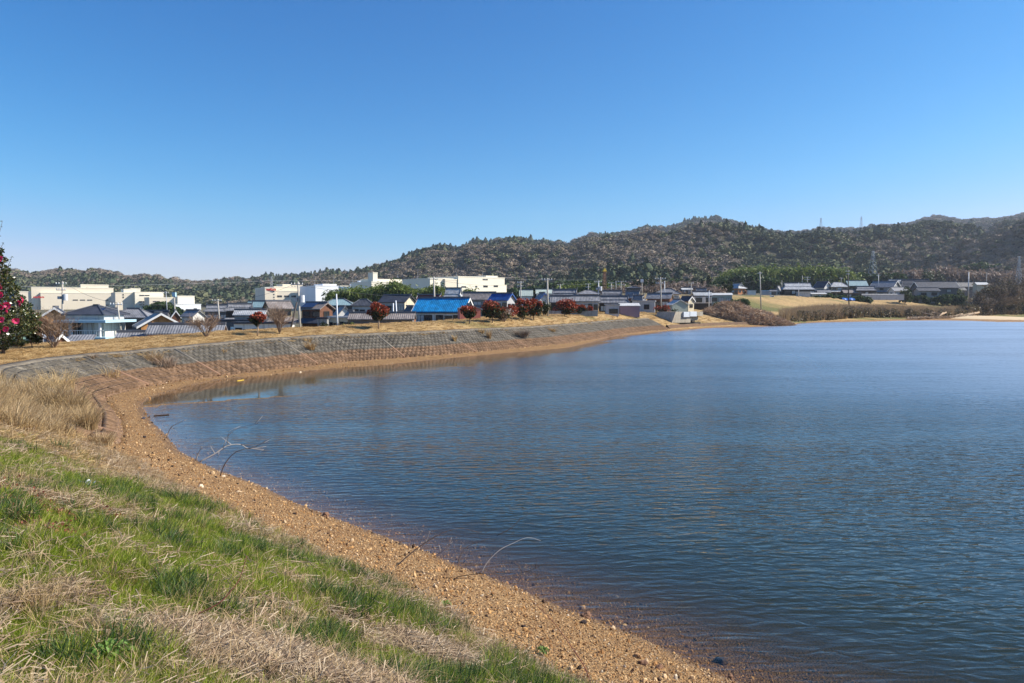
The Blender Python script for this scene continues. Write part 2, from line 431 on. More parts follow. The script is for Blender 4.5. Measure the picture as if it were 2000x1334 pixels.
tdf = gtd.ravel(); sdf = gsd.ravel()
beach = (tdf[quads].max(1) < 0.4)
# straw and green masks (kinds of plant cover, used for soil tone and for what grows there)
def cover(x, y, sd, td, ti):
    """green 0..1, straw 0..1"""
    d = np.hypot(x, y)
    n = fbm(x * 0.8, y * 0.8, 4, 21); n2 = fbm(x * 0.35, y * 0.35, 3, 31)
    nearb = 1 - sstep(12.0, 15.0, y + 3 * (n - 0.5))
    g = nearb * sstep(0.22, 0.38, n)
    g = g * (0.25 + 0.75 * sstep(0.3, 1.7, td + 1.6 * (n - 0.5)))
    heap = ((x + 1.45) / 0.95) ** 2 + ((y - 4.35) / 0.55) ** 2
    heap2 = ((x + 0.75) / 0.5) ** 2 + ((y - 6.3) / 0.35) ** 2
    h = 1 - sstep(0.7, 1.25, np.minimum(heap, heap2) + 0.9 * (n - 0.5))
    g = g * (1 - h) * (1 - 0.75 * sstep(0.68, 0.76, fbm(x * 1.7, y * 1.1, 3, 88)))
    right = sstep(0.28, 0.34, x / np.maximum(y, 1)) * sstep(150, 190, y)
    g = np.maximum(g, right * sstep(0.45, 0.6, fbm(x * 0.02, y * 0.09, 3, 44)) * 0.8)
    g = np.maximum(g, sstep(0.55, 0.66, fbm(x * 0.25, y * 0.25, 3, 51)) * sstep(70, 90, y) * (1 - sstep(150, 170, y)) * 0.55)
    return g, h
gg, gh = cover(gx, gy, gsd, gtd, gti)
def sub_mesh(name, mask, smooth=True):
    f = quads[mask]; used = np.unique(f); remap = np.zeros(len(V), np.int32); remap[used] = np.arange(len(used))
    me = mesh_np(name, V[used], remap[f], smooth)
    attr(me, 'green', gg.ravel()[used]); attr(me, 'heap', gh.ravel()[used]); attr(me, 'td', tdf[used]); yx, yy__ = V[used, 0], np.maximum(V[used, 1], 1.0); ee = yy__ - toe_far(yx / yy__); attr(me, 'yard', sstep(26, 45, tdf[used]) * (1 - (sstep(0.26, 0.32, yx / yy__) * (ee < 88)))); attr(me, 'sd', np.clip(sdf[used], -20, 50))
    return me

# gravel: ochre decomposed granite, darker and wet at the waterline
m, nt, N, L, b = newmat('ochre_gravel')
sdn = attrn(nt, 'sd')
v1 = N.new('ShaderNodeTexVoronoi'); v1.inputs['Scale'].default_value = 26; g_ = N.new('ShaderNodeNewGeometry'); L.new(g_.outputs['Position'], v1.inputs['Vector'])
n1 = noise_n(nt, 1.1, 5, 'Position'); n2 = noise_n(nt, 40, 3, 'Position')
base = ramp(nt, n1, [(0.3, (0.22, 0.115, 0.04)), (0.5, (0.38, 0.215, 0.08)), (0.7, (0.46, 0.29, 0.125))])
st = ramp(nt, v1.outputs['Color'], [(0.15, (0.20, 0.09, 0.03)), (0.5, (0.52, 0.30, 0.12)), (0.85, (0.66, 0.44, 0.22))])
base = mixc(nt, 0.6, base, st)
base = mixc(nt, ramp(nt, n2, [(0.38, 0.85), (0.58, 0.0)]), base, (0.09, 0.045, 0.02))
wet = ramp(nt, mathn(nt, 'ADD', sdn, mathn(nt, 'MULTIPLY', n1, 0.5)), [(0.28, 1.0), (0.75, 0.0)])
base = mixc(nt, mathn(nt, 'MULTIPLY', wet, 0.6), base, (0.12, 0.07, 0.035))
L.new(base, b.inputs['Base Color'])
L.new(ramp(nt, wet, [(0, 0.9), (1, 0.45)]), b.inputs['Roughness'])
h = mathn(nt, 'ADD', mathn(nt, 'MULTIPLY', v1.outputs['Distance'], -0.9), n2)
bumpn(nt, h, 1.0, 0.05, b)
M_GRAVEL = m
# soil and turf under the plants
m, nt, N, L, b = newmat('dry_turf')
gn = attrn(nt, 'green'); hn = attrn(nt, 'heap'); tn = attrn(nt, 'td')
n1 = noise_n(nt, 0.7, 6, 'Position', 0.7); n2 = noise_n(nt, 14, 4, 'Position', 0.7); n3 = noise_n(nt, 0.03, 4, 'Position')
straw = ramp(nt, n2, [(0.3, (0.26, 0.165, 0.065)), (0.5, (0.46, 0.315, 0.135)), (0.72, (0.60, 0.44, 0.22))])
straw = mixc(nt, ramp(nt, n1, [(0.4, 0.55), (0.65, 0.0)]), straw, (0.22, 0.13, 0.06))
grn = ramp(nt, n2, [(0.3, (0.035, 0.05, 0.012)), (0.7, (0.11, 0.15, 0.03))])
c = mixc(nt, gn, straw, grn)
yn = attrn(nt, 'yard')
c = mixc(nt, yn, c, ramp(nt, n1, [(0.35, (0.075, 0.075, 0.035)), (0.6, (0.15, 0.125, 0.075))]))
c = mixc(nt, hn, c, ramp(nt, n2, [(0.3, (0.06, 0.045, 0.03)), (0.7, (0.30, 0.22, 0.13))]))
L.new(c, b.inputs['Base Color']); b.inputs['Roughness'].default_value = 0.95
bumpn(nt, n2, 0.9, 0.06, b)
M_TURF = m
o = link('gravel_shore', sub_mesh('gravel_shore', beach), mat=M_GRAVEL); tag(o, kind='structure')
o = link('ground', sub_mesh('ground', ~beach), mat=M_TURF); tag(o, kind='structure')

# ------------------------------------------------------------------ pond water: one sheet, murky with depth, rippled except in the lee of the far bank
def water_grid():
    ang = np.linspace(R(-40), R(60), 420); r = np.geomspace(6.5, 420, 330)
    A, RR = np.meshgrid(ang, r); return np.sin(A) * RR, np.cos(A) * RR, len(ang), len(r)
wx, wy, wa, wr = water_grid()
wz, wsd, wtd, wti = land(wx, wy, False)
i = np.arange(wa * wr).reshape(wr, wa)
wq = np.stack([i[:-1, :-1], i[:-1, 1:], i[1:, 1:], i[1:, :-1]], -1).reshape(-1, 4)
keep = wsd.ravel()[wq].min(1) < 0.25
wq = wq[keep]; used = np.unique(wq); rm = np.zeros(wa * wr, np.int32); rm[used] = np.arange(len(used))
WV = np.stack([wx.ravel()[used], wy.ravel()[used], np.zeros(len(used))], 1)
me = mesh_np('pond_water', WV, rm[wq], True)
attr(me, 'depth', np.clip(-wsd.ravel()[used], 0, 30))
lee_c = at_z(600, 730, 0)
xx, yy = WV[:, 0], WV[:, 1]
farbank = (wti.ravel()[used] > int(near_poly(np.array([[-19.5, 34.0]]), TOE)[1][0])) & (wti.ravel()[used] < i_rev1)
dd = np.clip(-wsd.ravel()[used], 0, 60)
width = np.interp(xx, [-20, -14, 0, 12, 30], [8.5, 9, 5.0, 2.0, 1.0])
lee = np.where(farbank, 1 - sstep(width * 0.55, width * 1.35, dd + 4.0 * (fbm(xx * 0.12, yy * 0.35, 3, 77) - 0.5)), 0)
attr(me, 'open', sstep(4, 75, dd + 0.4 * yy))
nearcalm = (1 - sstep(0.4, 5.0, dd)) * (yy < 45)
attr(me, 'ripple', np.clip(1 - 0.93 * lee - 0.5 * nearcalm, 0.03, 1))
m = bpy.data.materials.new('pond_water'); m.use_nodes = True; nt = m.node_tree; N = nt.nodes; L = nt.links
N.remove(N['Principled BSDF']); out = N['Material Output']
pos = N.new('ShaderNodeNewGeometry').outputs['Position']
def mapped(rot, sc):
    mp = N.new('ShaderNodeMapping'); mp.inputs['Rotation'].default_value = (0, 0, rot); mp.inputs['Scale'].default_value = sc
    L.new(pos, mp.inputs[0]); return mp.outputs[0]
wv1 = N.new('ShaderNodeTexWave'); wv1.wave_type = 'BANDS'; wv1.bands_direction = 'Y'
L.new(mapped(R(-14), (0.25, 1, 1)), wv1.inputs['Vector']); wv1.inputs['Scale'].default_value = 0.62
wv1.inputs['Distortion'].default_value = 9; wv1.inputs['Detail'].default_value = 1.0; wv1.inputs['Detail Scale'].default_value = 0.9
wv2 = N.new('ShaderNodeTexWave'); wv2.wave_type = 'BANDS'; wv2.bands_direction = 'Y'
L.new(mapped(R(-30), (0.35, 1, 1)), wv2.inputs['Vector']); wv2.inputs['Scale'].default_value = 1.15
wv2.inputs['Distortion'].default_value = 12; wv2.inputs['Detail'].default_value = 1.0; wv2.inputs['Detail Scale'].default_value = 1.3
na_ = noise_n(nt, 4.6, 2.0, vec=mapped(R(-22), (0.45, 1.2, 1)), rough=0.45, dist=0.5)
nb_ = noise_n(nt, 0.45, 3, vec=mapped(R(10), (0.5, 1.1, 1)))
nc_ = noise_n(nt, 0.05, 3, vec=mapped(R(5), (0.4, 1.6, 1)))
h = mathn(nt, 'ADD', mathn(nt, 'MULTIPLY', wv1.outputs['Fac'], 0.14), mathn(nt, 'MULTIPLY', wv2.outputs['Fac'], 0.12))
h = mathn(nt, 'ADD', h, mathn(nt, 'MULTIPLY', na_, 1.15))
h = mathn(nt, 'ADD', h, mathn(nt, 'MULTIPLY', nb_, 1.6))
gust = ramp(nt, nc_, [(0.36, 0.35), (0.62, 1.0)])
h = mathn(nt, 'MULTIPLY', h, mathn(nt, 'MULTIPLY', attrn(nt, 'ripple'), gust))
bp = N.new('ShaderNodeBump'); bp.inputs['Strength'].default_value = 1.0; bp.inputs['Distance'].default_value = 0.048; L.new(h, bp.inputs['Height'])
# Schlick reflectance from either side of the surface, so sunlight also gets down to the bed
vd = N.new('ShaderNodeVectorMath'); vd.operation = 'DOT_PRODUCT'; L.new(bp.outputs[0], vd.inputs[0]); L.new(N.new('ShaderNodeNewGeometry').outputs['Incoming'], vd.inputs[1])
ca = mathn(nt, 'SUBTRACT', 1.0, mathn(nt, 'ABSOLUTE', vd.outputs['Value']), True)
fres = mathn(nt, 'ADD', 0.02, mathn(nt, 'MULTIPLY', 0.98, mathn(nt, 'POWER', ca, 5.0)), True)
gl = N.new('ShaderNodeBsdfGlossy'); L.new(mathn(nt, 'ADD', 0.035, mathn(nt, 'MULTIPLY', mathn(nt, 'MULTIPLY', attrn(nt, 'open'), attrn(nt, 'ripple')), 0.31)), gl.inputs['Roughness']); gl.inputs['Color'].default_value = (1, 1, 1, 1); L.new(bp.outputs[0], gl.inputs['Normal'])
tr = N.new('ShaderNodeBsdfTransparent'); tr.inputs[0].default_value = (0.86, 0.80, 0.66, 1)
df = N.new('ShaderNodeBsdfDiffuse'); df.inputs[0].default_value = (0.022, 0.030, 0.018, 1)
dep = mathn(nt, 'SUBTRACT', 1.0, mathn(nt, 'EXPONENT', mathn(nt, 'MULTIPLY', attrn(nt, 'depth'), -0.42)), True)
mx1 = N.new('ShaderNodeMixShader'); L.new(dep, mx1.inputs[0]); L.new(tr.outputs[0], mx1.inputs[1]); L.new(df.outputs[0], mx1.inputs[2])
mx2 = N.new('ShaderNodeMixShader'); L.new(fres, mx2.inputs[0]); L.new(mx1.outputs[0], mx2.inputs[1]); L.new(gl.outputs[0], mx2.inputs[2])
L.new(mx2.outputs[0], out.inputs[0])
M_WATER = m
o = link('pond_water', me, mat=m); tag(o, kind='structure')

# ------------------------------------------------------------------ hills with their woods
SKY = [(-300,520),(-150,535),(0,528),(20,528),(39,527),(60,532),(72,534),(84,529),(109,525),(135,526),(165,525),(213,525),(234,531),(259,539),(281,533),(315,537.5),(348,544),
 (382,550),(423,546),(450,544),(467,540),(485,544),(525,537),(548,540),(582,535.5),(620,535),(643,531),(665,533),(688,533),(715,526),(742,520),(780,507),
 (820,490),(860,482),(900,487),(925,473),(960,475),(1000,467),(1040,474),(1080,476),(1110,478),(1150,460),(1190,458),(1230,452),(1260,443),(1300,450),
 (1350,433),(1380,430),(1420,432),(1450,440),(1480,445),(1530,455),(1570,453),(1600,448),(1640,452),(1680,447),(1720,440),(1760,440),(1800,428),(1830,427),
 (1870,433),(1900,430),(1940,428),(2000,418),(2100,410),(2300,430),(2600,470)]
SKY = np.array(SKY, float)
hu = np.linspace(-1.15, 1.3, 560); ht = np.linspace(0, 1.25, 90)
def hill_params(u):
    px = u * FPX + 1000
    Y0 = np.interp(px, [-300, 350, 640, 760, 1000, 1300, 1600, 2000], [1000, 1150, 1250, 1400, 1450, 1900, 2200, 2000])
    Yf = np.interp(px, [-300, 380, 640, 900, 1200, 1500, 1800, 2300], [560, 600, 620, 560, 430, 420, 430, 430])
    sy = np.interp(px, SKY[:, 0], SKY[:, 1])
    return Y0, Yf, sy
def hill_z(u, tt):
    Y0, Yf, sy = hill_params(u)
    Y = Yf + (Y0 - Yf) * tt
    treeh = 5.5
    ang = (595 - sy) / FPX
    zs = EYE + ang * Y0 - treeh
    x = u * Y
    pz = plain_z(x, Y)
    base = pz + (zs - pz) * np.clip(tt, 0, 1) ** 1.15
    rid = 1 - np.abs(2 * fbm(x / 420 + 3.3, Y / 520, 4, 12) - 1) * 2.2
    rid2 = fbm(x / 150, Y / 170, 4, 15) - 0.5
    env = np.sin(np.pi * np.clip(tt, 0, 1)) ** 0.8
    z = base + (zs - pz) * env * (0.50 * (rid - 0.35) + 0.34 * rid2) - 0.0
    lim = EYE + ang * 0.955 * Y - treeh
    z = np.where(tt < 0.97, np.minimum(z, lim - (1 - tt) * 2), z)
    z = np.where(tt > 1, zs - (tt - 1) * 260 * (0.5 + ang * 3), z)
    z = np.maximum(z, pz - 0.5 - 4 * (tt < 0.02))
    return x, Y, z
U, T = np.meshgrid(hu, ht)
hx, hy, hz = hill_z(U, T)
i = np.arange(hx.size).reshape(hx.shape)
hq = np.stack([i[:-1, :-1], i[:-1, 1:], i[1:, 1:], i[1:, :-1]], -1).reshape(-1, 4)
me = mesh_np('hills', np.stack([hx.ravel(), hy.ravel(), hz.ravel()], 1), hq, True)
m, nt, N, L, b = newmat('forest_floor')
n1 = noise_n(nt, 0.02, 6, 'Position', 0.6)
L.new(ramp(nt, n1, [(0.35, (0.035, 0.04, 0.02)), (0.6, (0.085, 0.065, 0.045))]), b.inputs['Base Color']); b.inputs['Roughness'].default_value = 0.95
o = link('hills', me, mat=m); tag(o, kind='structure')

def blob(seed, kind, n=70):
    """a tree crown seen from afar: a lumpy core with ragged sprays of foliage on it"""
    rg = np.random.RandomState(seed)
    bm = bmesh.new(); bmesh.ops.create_icosphere(bm, subdivisions=2, radius=0.40)
    for v in bm.verts:
        d = v.co.normalized(); k = 0.8 + 0.4 * rg.rand()
        if kind == 'cone':
            v.co = Vector((v.co.x * k * (0.85 - v.co.z), v.co.y * k * (0.85 - v.co.z), v.co.z * 1.5 + 0.1))
        else: v.co = v.co * k * (0.9 if kind != 'bare' else 0.85)
    me = bpy.data.meshes.new('crown'); bm.to_mesh(me); bm.free()
    vs = [tuple(v.co) for v in me.vertices]; fs = [tuple(p.vertices) for p in me.polygons]
    for j in range(n):
        d = rg.normal(size=3); d /= np.linalg.norm(d); d[2] = abs(d[2]) * 0.95 - 0.12
        if kind == 'cone':
            hgt = rg.rand() ** 1.4; c = np.array([d[0], d[1], 0]) * (0.46 * (1 - hgt)) + np.array([0, 0, hgt * 1.15 - 0.35])
        else: c = d * (0.38 + 0.18 * rg.rand())
        a = rg.normal(size=3); a /= np.linalg.norm(a); bb = np.cross(a, rg.normal(size=3)); bb /= np.linalg.norm(bb) + 1e-6
        s = (0.09 if kind == 'bare' else 0.15) * (0.6 + 0.8 * rg.rand()); w = s * (0.5 if kind == 'bare' else 0.8); s *= 1.5 if kind == 'bare' else 1
        k = len(vs); vs += [tuple(c - a * s), tuple(c + bb * w), tuple(c + a * s), tuple(c - bb * w)]; fs.append((k, k + 1, k + 2, k + 3))
    bpy.data.meshes.remove(me)
    me = bpy.data.meshes.new('crown'); me.from_pydata(vs, [], fs)
    return me
def forest_mat(name, cols):
    m, nt, N, L, b = newmat(name)
    oi = N.new('ShaderNodeObjectInfo'); g = N.new('ShaderNodeNewGeometry')
    c = ramp(nt, oi.outputs['Random'], [((i + .5) / len(cols), c) for i, c in enumerate(cols)])
    c = mixc(nt, 0.35, c, ramp(nt, g.outputs['Random Per Island'], [(0.0, 0.3), (1.0, 0.7)]), 'OVERLAY')
    L.new(c, b.inputs['Base Color']); b.inputs['Roughness'].default_value = 0.85; b.inputs['Specular IOR Level'].default_value = 0.1
    MATS[name] = m
    return m
FM = [forest_mat('evergreen_crowns', [(0.085, 0.10, 0.05), (0.125, 0.135, 0.065), (0.17, 0.17, 0.085), (0.105, 0.115, 0.06)]),
      forest_mat('cedar_crowns', [(0.05, 0.07, 0.038), (0.065, 0.085, 0.045), (0.085, 0.095, 0.05)]),
      forest_mat('bare_crowns', [(0.21, 0.17, 0.13), (0.25, 0.205, 0.155), (0.22, 0.17, 0.12), (0.18, 0.16, 0.105)]),
      forest_mat('bamboo_crowns', [(0.10, 0.13, 0.03), (0.15, 0.17, 0.045), (0.07, 0.10, 0.025), (0.19, 0.19, 0.06)])]
FOREST_BARE_LIGHT = None
srcs = []
for k, kind in enumerate(('round', 'cone', 'bare', 'round')):
    for j in range(3):
        me = blob(100 + k * 10 + j, kind, 90); me.materials.append(FM[k]); srcs.append(me)
FOREST = source(srcs, 'forest_crown')
def species(x, y, rg):
    n = fbm(x / 150, y / 230, 4, 61) + 0.05 * rg.normal(size=len(x)); n2 = fbm(x / 90, y / 120, 3, 71) + 0.08 * rg.normal(size=len(x))
    k = np.where(n > 0.54, 2, np.where(n2 > 0.54, 1, 0))
    k = np.where(rg.rand(len(x)) < 0.26, rg.choice([0, 2, 2], len(x)), k)
    return k
rg = np.random.RandomState(5)
nF = 88000
fu = rg.uniform(-0.80, 0.80, nF); ft = rg.rand(nF) ** 0.85 * 1.03
keepf = rg.rand(nF) < np.clip(0.35 + 0.9 * sstep(-0.4, 0.3, fu), 0, 1); fu = fu[keepf]; ft = ft[keepf]
fx, fy, fz = hill_z(fu, ft)
sp = species(fx, fy, rg)
sc_ = np.clip(rg.lognormal(math.log(7.8), .28, len(fx)), 5, 17) * np.interp(fy, [400, 2000], [0.75, 1.15])
sc3 = np.stack([sc_ * rg.uniform(0.85, 1.15, len(fx)), sc_ * rg.uniform(0.85, 1.15, len(fx)), sc_ * np.where(sp == 1, 0.8, 0.75)], 1)
scatter('hillside_forest', np.stack([fx, fy, fz + sc_ * 0.32], 1), FOREST, sc3, pick=sp * 3 + rg.randint(0, 3, len(fx)),
        label='mixed evergreen and bare brown woods covering the hills behind the village', cat='forest')
# ------------------------------------------------------------------ the concrete block revetment on the inner face of the bank
M_BLOCK, nt, N, L, b = newmat('stained_concrete')
pz_ = N.new('ShaderNodeNewGeometry'); sx = N.new('ShaderNodeSeparateXYZ'); L.new(pz_.outputs['Position'], sx.inputs[0])
n1 = noise_n(nt, 0.8, 5, 'Position', 0.65); n2 = noise_n(nt, 9, 4, 'Position', 0.7); n3 = noise_n(nt, 2.2, 4, 'Position')
grey = ramp(nt, n1, [(0.3, (0.085, 0.072, 0.055)), (0.55, (0.15, 0.13, 0.10)), (0.78, (0.26, 0.23, 0.18))])
grey = mixc(nt, ramp(nt, n2, [(0.42, 0.75), (0.62, 0.0)]), grey, (0.075, 0.07, 0.06))
mud = ramp(nt, n3, [(0.3, (0.105, 0.062, 0.034)), (0.7, (0.20, 0.122, 0.070))])
mud = mixc(nt, ramp(nt, n2, [(0.5, 0.0), (0.75, 0.5)]), mud, (0.32, 0.21, 0.14))
hz_ = mathn(nt, 'ADD', sx.outputs[2], mathn(nt, 'MULTIPLY', n1, 0.25))
L.new(mixc(nt, ramp(nt, mathn(nt, 'MULTIPLY', hz_, 0.5), [(0.53, 1.0), (0.575, 0.0)]), grey, mud), b.inputs['Base Color'])
_lk = b.inputs['Base Color'].links[0].from_socket; _g = N.new('ShaderNodeNewGeometry'); _oi = N.new('ShaderNodeObjectInfo')
_rv = mathn(nt, 'FRACT', mathn(nt, 'ADD', _g.outputs['Random Per Island'], _oi.outputs['Random']))
L.new(mixc(nt, 0.55, _lk, ramp(nt, _rv, [(0.0, 0.28), (0.5, 0.5), (1.0, 0.70)]), 'OVERLAY'), b.inputs['Base Color'])
b.inputs['Roughness'].default_value = 0.92; bumpn(nt, n2, 0.8, 0.02, b)
M_COPE = plain('coping_concrete', (0.17, 0.145, 0.11), 0.9, 0.4, 1.6, 0.01, dirt=(0.12, 0.10, 0.08))
M_RIB, nt, N, L, b = newmat('joint_beam_concrete')
n2 = noise_n(nt, 5, 4, 'Position', 0.7)
pz_ = N.new('ShaderNodeNewGeometry'); sx = N.new('ShaderNodeSeparateXYZ'); L.new(pz_.outputs['Position'], sx.inputs[0])
c = mixc(nt, ramp(nt, mathn(nt, 'MULTIPLY', sx.outputs[2], 0.5), [(0.5, 1.0), (0.56, 0.0)]), ramp(nt, n2, [(.3, (0.14, 0.12, 0.09)), (.7, (0.27, 0.235, 0.18))]), ramp(nt, n2, [(.3, (0.26, 0.16, 0.10)), (.7, (0.18, 0.095, 0.055))]))
L.new(c, b.inputs['Base Color']); b.inputs['Roughness'].default_value = 0.9

tk = np.arange(i_rev0, i_rev1 + 1); TP = TOE[tk % len(TOE)]
seg = np.hypot(*np.diff(TP[:, :2], axis=0).T); arc = np.concatenate([[0], np.cumsum(seg)]); ALEN = arc[-1]
def toe_at(s):
    x = np.interp(s, arc, TP[:, 0]); y = np.interp(s, arc, TP[:, 1]); z0 = np.interp(s, arc, TP[:, 2]); z1 = np.interp(s, arc, TP[:, 3])
    return x, y, z0, z1
def frame_at(s, w=0.9):
    x0, y0, _, _ = toe_at(s - w); x1, y1, _, _ = toe_at(s + w); x, y, z0, z1 = toe_at(s)
    tx, ty = x1 - x0, y1 - y0; l = np.hypot(tx, ty) + 1e-9; tx /= l; ty /= l
    nx, ny = -ty, tx                                        # outward (away from the pond); fixed below
    return x, y, z0, z1, tx, ty, nx, ny
_f = frame_at(np.array([ALEN * 0.5]))
OUTW = 1.0 if inside_poly(np.array([[_f[0][0] - _f[6][0] * 2, _f[1][0] - _f[7][0] * 2]]), TOE)[0] else -1.0
RW = 4.2                                                   # width of the face, measured level
def slope_pt(s, q, lift=0.0):
    """s along the toe, q = 0 foot .. 1 top; lift along the face's normal"""
    x, y, z0, z1, tx, ty, nx, ny = frame_at(np.asarray(s, float)); nx = nx * OUTW; ny = ny * OUTW
    q = np.asarray(q, float); rise = z1 - z0; sl = np.hypot(rise, RW)
    wig = 0.015 * np.sin(s * 1.7)
    return np.stack([x + nx * (RW * q - lift * rise / sl), y + ny * (RW * q - lift * rise / sl), z0 + rise * q + lift * RW / sl + wig], -1)
rev = thing('revetment', tuple(slope_pt(ALEN * 0.45, 0.0)), 0, 'brown stained concrete block revetment facing the left bank of the pond', 'embankment wall')
RINV = Matrix.Translation(-Vector(rev.location))
roff = np.array(rev.location)
# backing sheet, recessed joints show it
ss = np.arange(0, ALEN, 0.6); qq = np.array([-0.06, 0, 0.25, 0.5, 0.75, 1.0, 1.12])
S_, Q_ = np.meshgrid(ss, qq, indexing='ij')
P_ = slope_pt(S_.ravel(), Q_.ravel(), -0.05) - roff
i = np.arange(S_.size).reshape(S_.shape)
f_ = np.stack([i[:-1, :-1], i[1:, :-1], i[1:, 1:], i[:-1, 1:]], -1).reshape(-1, 4)
link('backing_slab', mesh_np('backing_slab', P_, f_, True), rev, M_BLOCK)
# one block: frame standing proud, pocket sunk into it (unit cell: u along, v up the slope)
def block_mesh():
    a = 0.475; h = 0.09
    o = [(-a, -a), (a, -a), (a, a), (-a, a)]; t = [(-a + .04, -a + .03), (a - .04, -a + .03), (a - .04, a - .03), (-a + .04, a - .03)]
    ii = [(-.33, -.36), (.30, -.36), (.30, .22), (-.33, .22)]; bb = [(-.30, -.26), (.26, -.26), (.26, .19), (-.30, .19)]
    vs = [(x, y, -0.05) for x, y in o] + [(x, y, h) for x, y in t] + [(x, y, h) for x, y in ii] + [(x, y, h - 0.15) for x, y in bb]
    fs = []
    for r0, r1 in ((0, 4), (4, 8), (8, 12)):
        for k in range(4): fs.append((r0 + k, r0 + (k + 1) % 4, r1 + (k + 1) % 4, r1 + k))
    fs.append((12, 13, 14, 15))
    return np.array(vs), fs
bv, bf = block_mesh()
bme = mesh_np('block', bv, bf); bme.materials.append(M_BLOCK)
PITCH_U = 0.47; NROW = 8
joint_s = []
s = 3.0
while s < ALEN - 2: joint_s.append(s); s += 6.3 if s < 26 else 9.87
mid_st = []; cells = []; cell_w = []
edges = [0.0] + joint_s + [ALEN - .2]
for e0, e1 in zip(edges[:-1], edges[1:]):
    e0 += .125; e1 -= .125; mm_ = (e0 + e1) / 2
    st_ = max(float(np.linalg.norm(np.diff(slope_pt(np.array([mm_ - .3, mm_ + .3]), np.array([.5, .5])), axis=0)) / .6), .6)
    n_ = max(1, int(round((e1 - e0) * st_ / PITCH_U))); w_ = (e1 - e0) / n_
    for i in range(n_):
        for r in range(NROW): cells.append((e0 + (i + .5) * w_, (r + .5) / NROW)); mid_st.append(PITCH_U / w_)
cells = np.array(cells)
ctr = slope_pt(cells[:, 0], cells[:, 1]); pu = slope_pt(cells[:, 0] + 0.1, cells[:, 1]) - slope_pt(cells[:, 0] - 0.1, cells[:, 1])
pv = slope_pt(cells[:, 0], cells[:, 1] + 0.02) - slope_pt(cells[:, 0], cells[:, 1] - 0.02)
lu = np.linalg.norm(pu, axis=1); eu = pu / lu[:, None]; stretch = lu / 0.2 / np.array(mid_st)
pv -= eu * (pv * eu).sum(1)[:, None]; lv = np.linalg.norm(pv, axis=1); ev = pv / lv[:, None]; en = np.cross(eu, ev)
flip = en[:, 2] < 0; eu[flip] *= -1; en[flip] *= -1
vlen = lv / 0.04 / NROW
ctr = ctr + en * (np.random.rand(len(ctr))[:, None] * 0.03 - 0.015)
order = np.argsort(np.linalg.norm(ctr - np.array([0, 0, EYE]), axis=1)); big = order[:300]; rest = order[300:]
for k in big:
    o = link('block', bme, rev)
    M = Matrix(((eu[k, 0] * PITCH_U * stretch[k], ev[k, 0] * vlen[k], en[k, 0], ctr[k, 0] - roff[0]),
                (eu[k, 1] * PITCH_U * stretch[k], ev[k, 1] * vlen[k], en[k, 1], ctr[k, 1] - roff[1]),
                (eu[k, 2] * PITCH_U * stretch[k], ev[k, 2] * vlen[k], en[k, 2], ctr[k, 2] - roff[2]), (0, 0, 0, 1)))
    o.matrix_local = M
k = rest
W_ = (ctr[k][:, None, :] + eu[k][:, None, :] * (bv[None, :, 0:1] * (PITCH_U * stretch[k])[:, None, None]) + ev[k][:, None, :] * (bv[None, :, 1:2] * vlen[k][:, None, None]) + en[k][:, None, :] * bv[None, :, 2:3]) - roff
F_ = (np.array(bf)[None] + (np.arange(len(k)) * len(bv))[:, None, None]).reshape(-1, 4)
tag(link('block_field', mesh_np('block_field', W_.reshape(-1, 3), F_), rev, M_BLOCK), kind='stuff')
# beams running down the slope every few metres, a berm beam, a coping along the top and a foot beam
def sweep(name, s0, s1, q0, q1, h, mat, step=0.6, parent=rev, down=0.06):
    ss = np.arange(s0, s1 + 1e-6, step)
    a = slope_pt(ss, np.full(len(ss), q0), -down) - roff; b_ = slope_pt(ss, np.full(len(ss), q0), h) - roff
    c = slope_pt(ss, np.full(len(ss), q1), h) - roff; d = slope_pt(ss, np.full(len(ss), q1), -down) - roff
    n = len(ss); vs = np.concatenate([a, b_, c, d]); fs = []
    for i in range(n - 1):
        for r in range(3): fs.append((r * n + i, r * n + i + 1, (r + 1) * n + i + 1, (r + 1) * n + i))
    fs += [(0, n, 2 * n, 3 * n), (n - 1, 4 * n - 1, 3 * n - 1, 2 * n - 1)]
    return link(name, mesh_np(name, vs, fs), parent, mat)
sweep('coping', 0, ALEN, 1.0, 1.09, 0.08, M_COPE)
for j in joint_s:
    vs = []
    for sg in (-0.11, 0.11):
        for q_ in (0.0, 1.0):
            for l_ in (-0.05, 0.10): vs.append(slope_pt(j + sg, q_ - 0.004 * (q_ > .5) , l_) - roff)
    fs = [(0, 1, 3, 2), (4, 6, 7, 5), (0, 4, 5, 1), (2, 3, 7, 6), (1, 5, 7, 3), (0, 2, 6, 4)]
    link('joint_beam', mesh_np('joint_beam', np.array(vs), fs), rev, M_RIB)

# low brown foot wall running on below the sluice and the bramble mound
j0, j1 = i_rev1, int(near_poly(np.array([at_z(1500, 633.5, .25)[:2]]), TOE)[1][0]); fw = TOE[np.arange(j0, j1 + 1) % len(TOE)]
tx_ = np.gradient(fw[:, 0]); ty_ = np.gradient(fw[:, 1]); tl = np.hypot(tx_, ty_); ox, oy = -ty_ / tl * OUTW, tx_ / tl * OUTW; vs = []
for off, z in ((-.1, 0.0), (.75, 1.0), (1.0, 1.0), (1.05, 0.1)): vs.append(np.stack([fw[:, 0] + ox * off, fw[:, 1] + oy * off, np.full(len(fw), z)], 1))
vs = np.concatenate(vs) - roff; n_ = len(fw); fs = [(r * n_ + i, r * n_ + i + 1, (r + 1) * n_ + i + 1, (r + 1) * n_ + i) for r in range(3) for i in range(n_ - 1)]
link('foot_wall', mesh_np('foot_wall', vs, fs), rev, M_BLOCK)
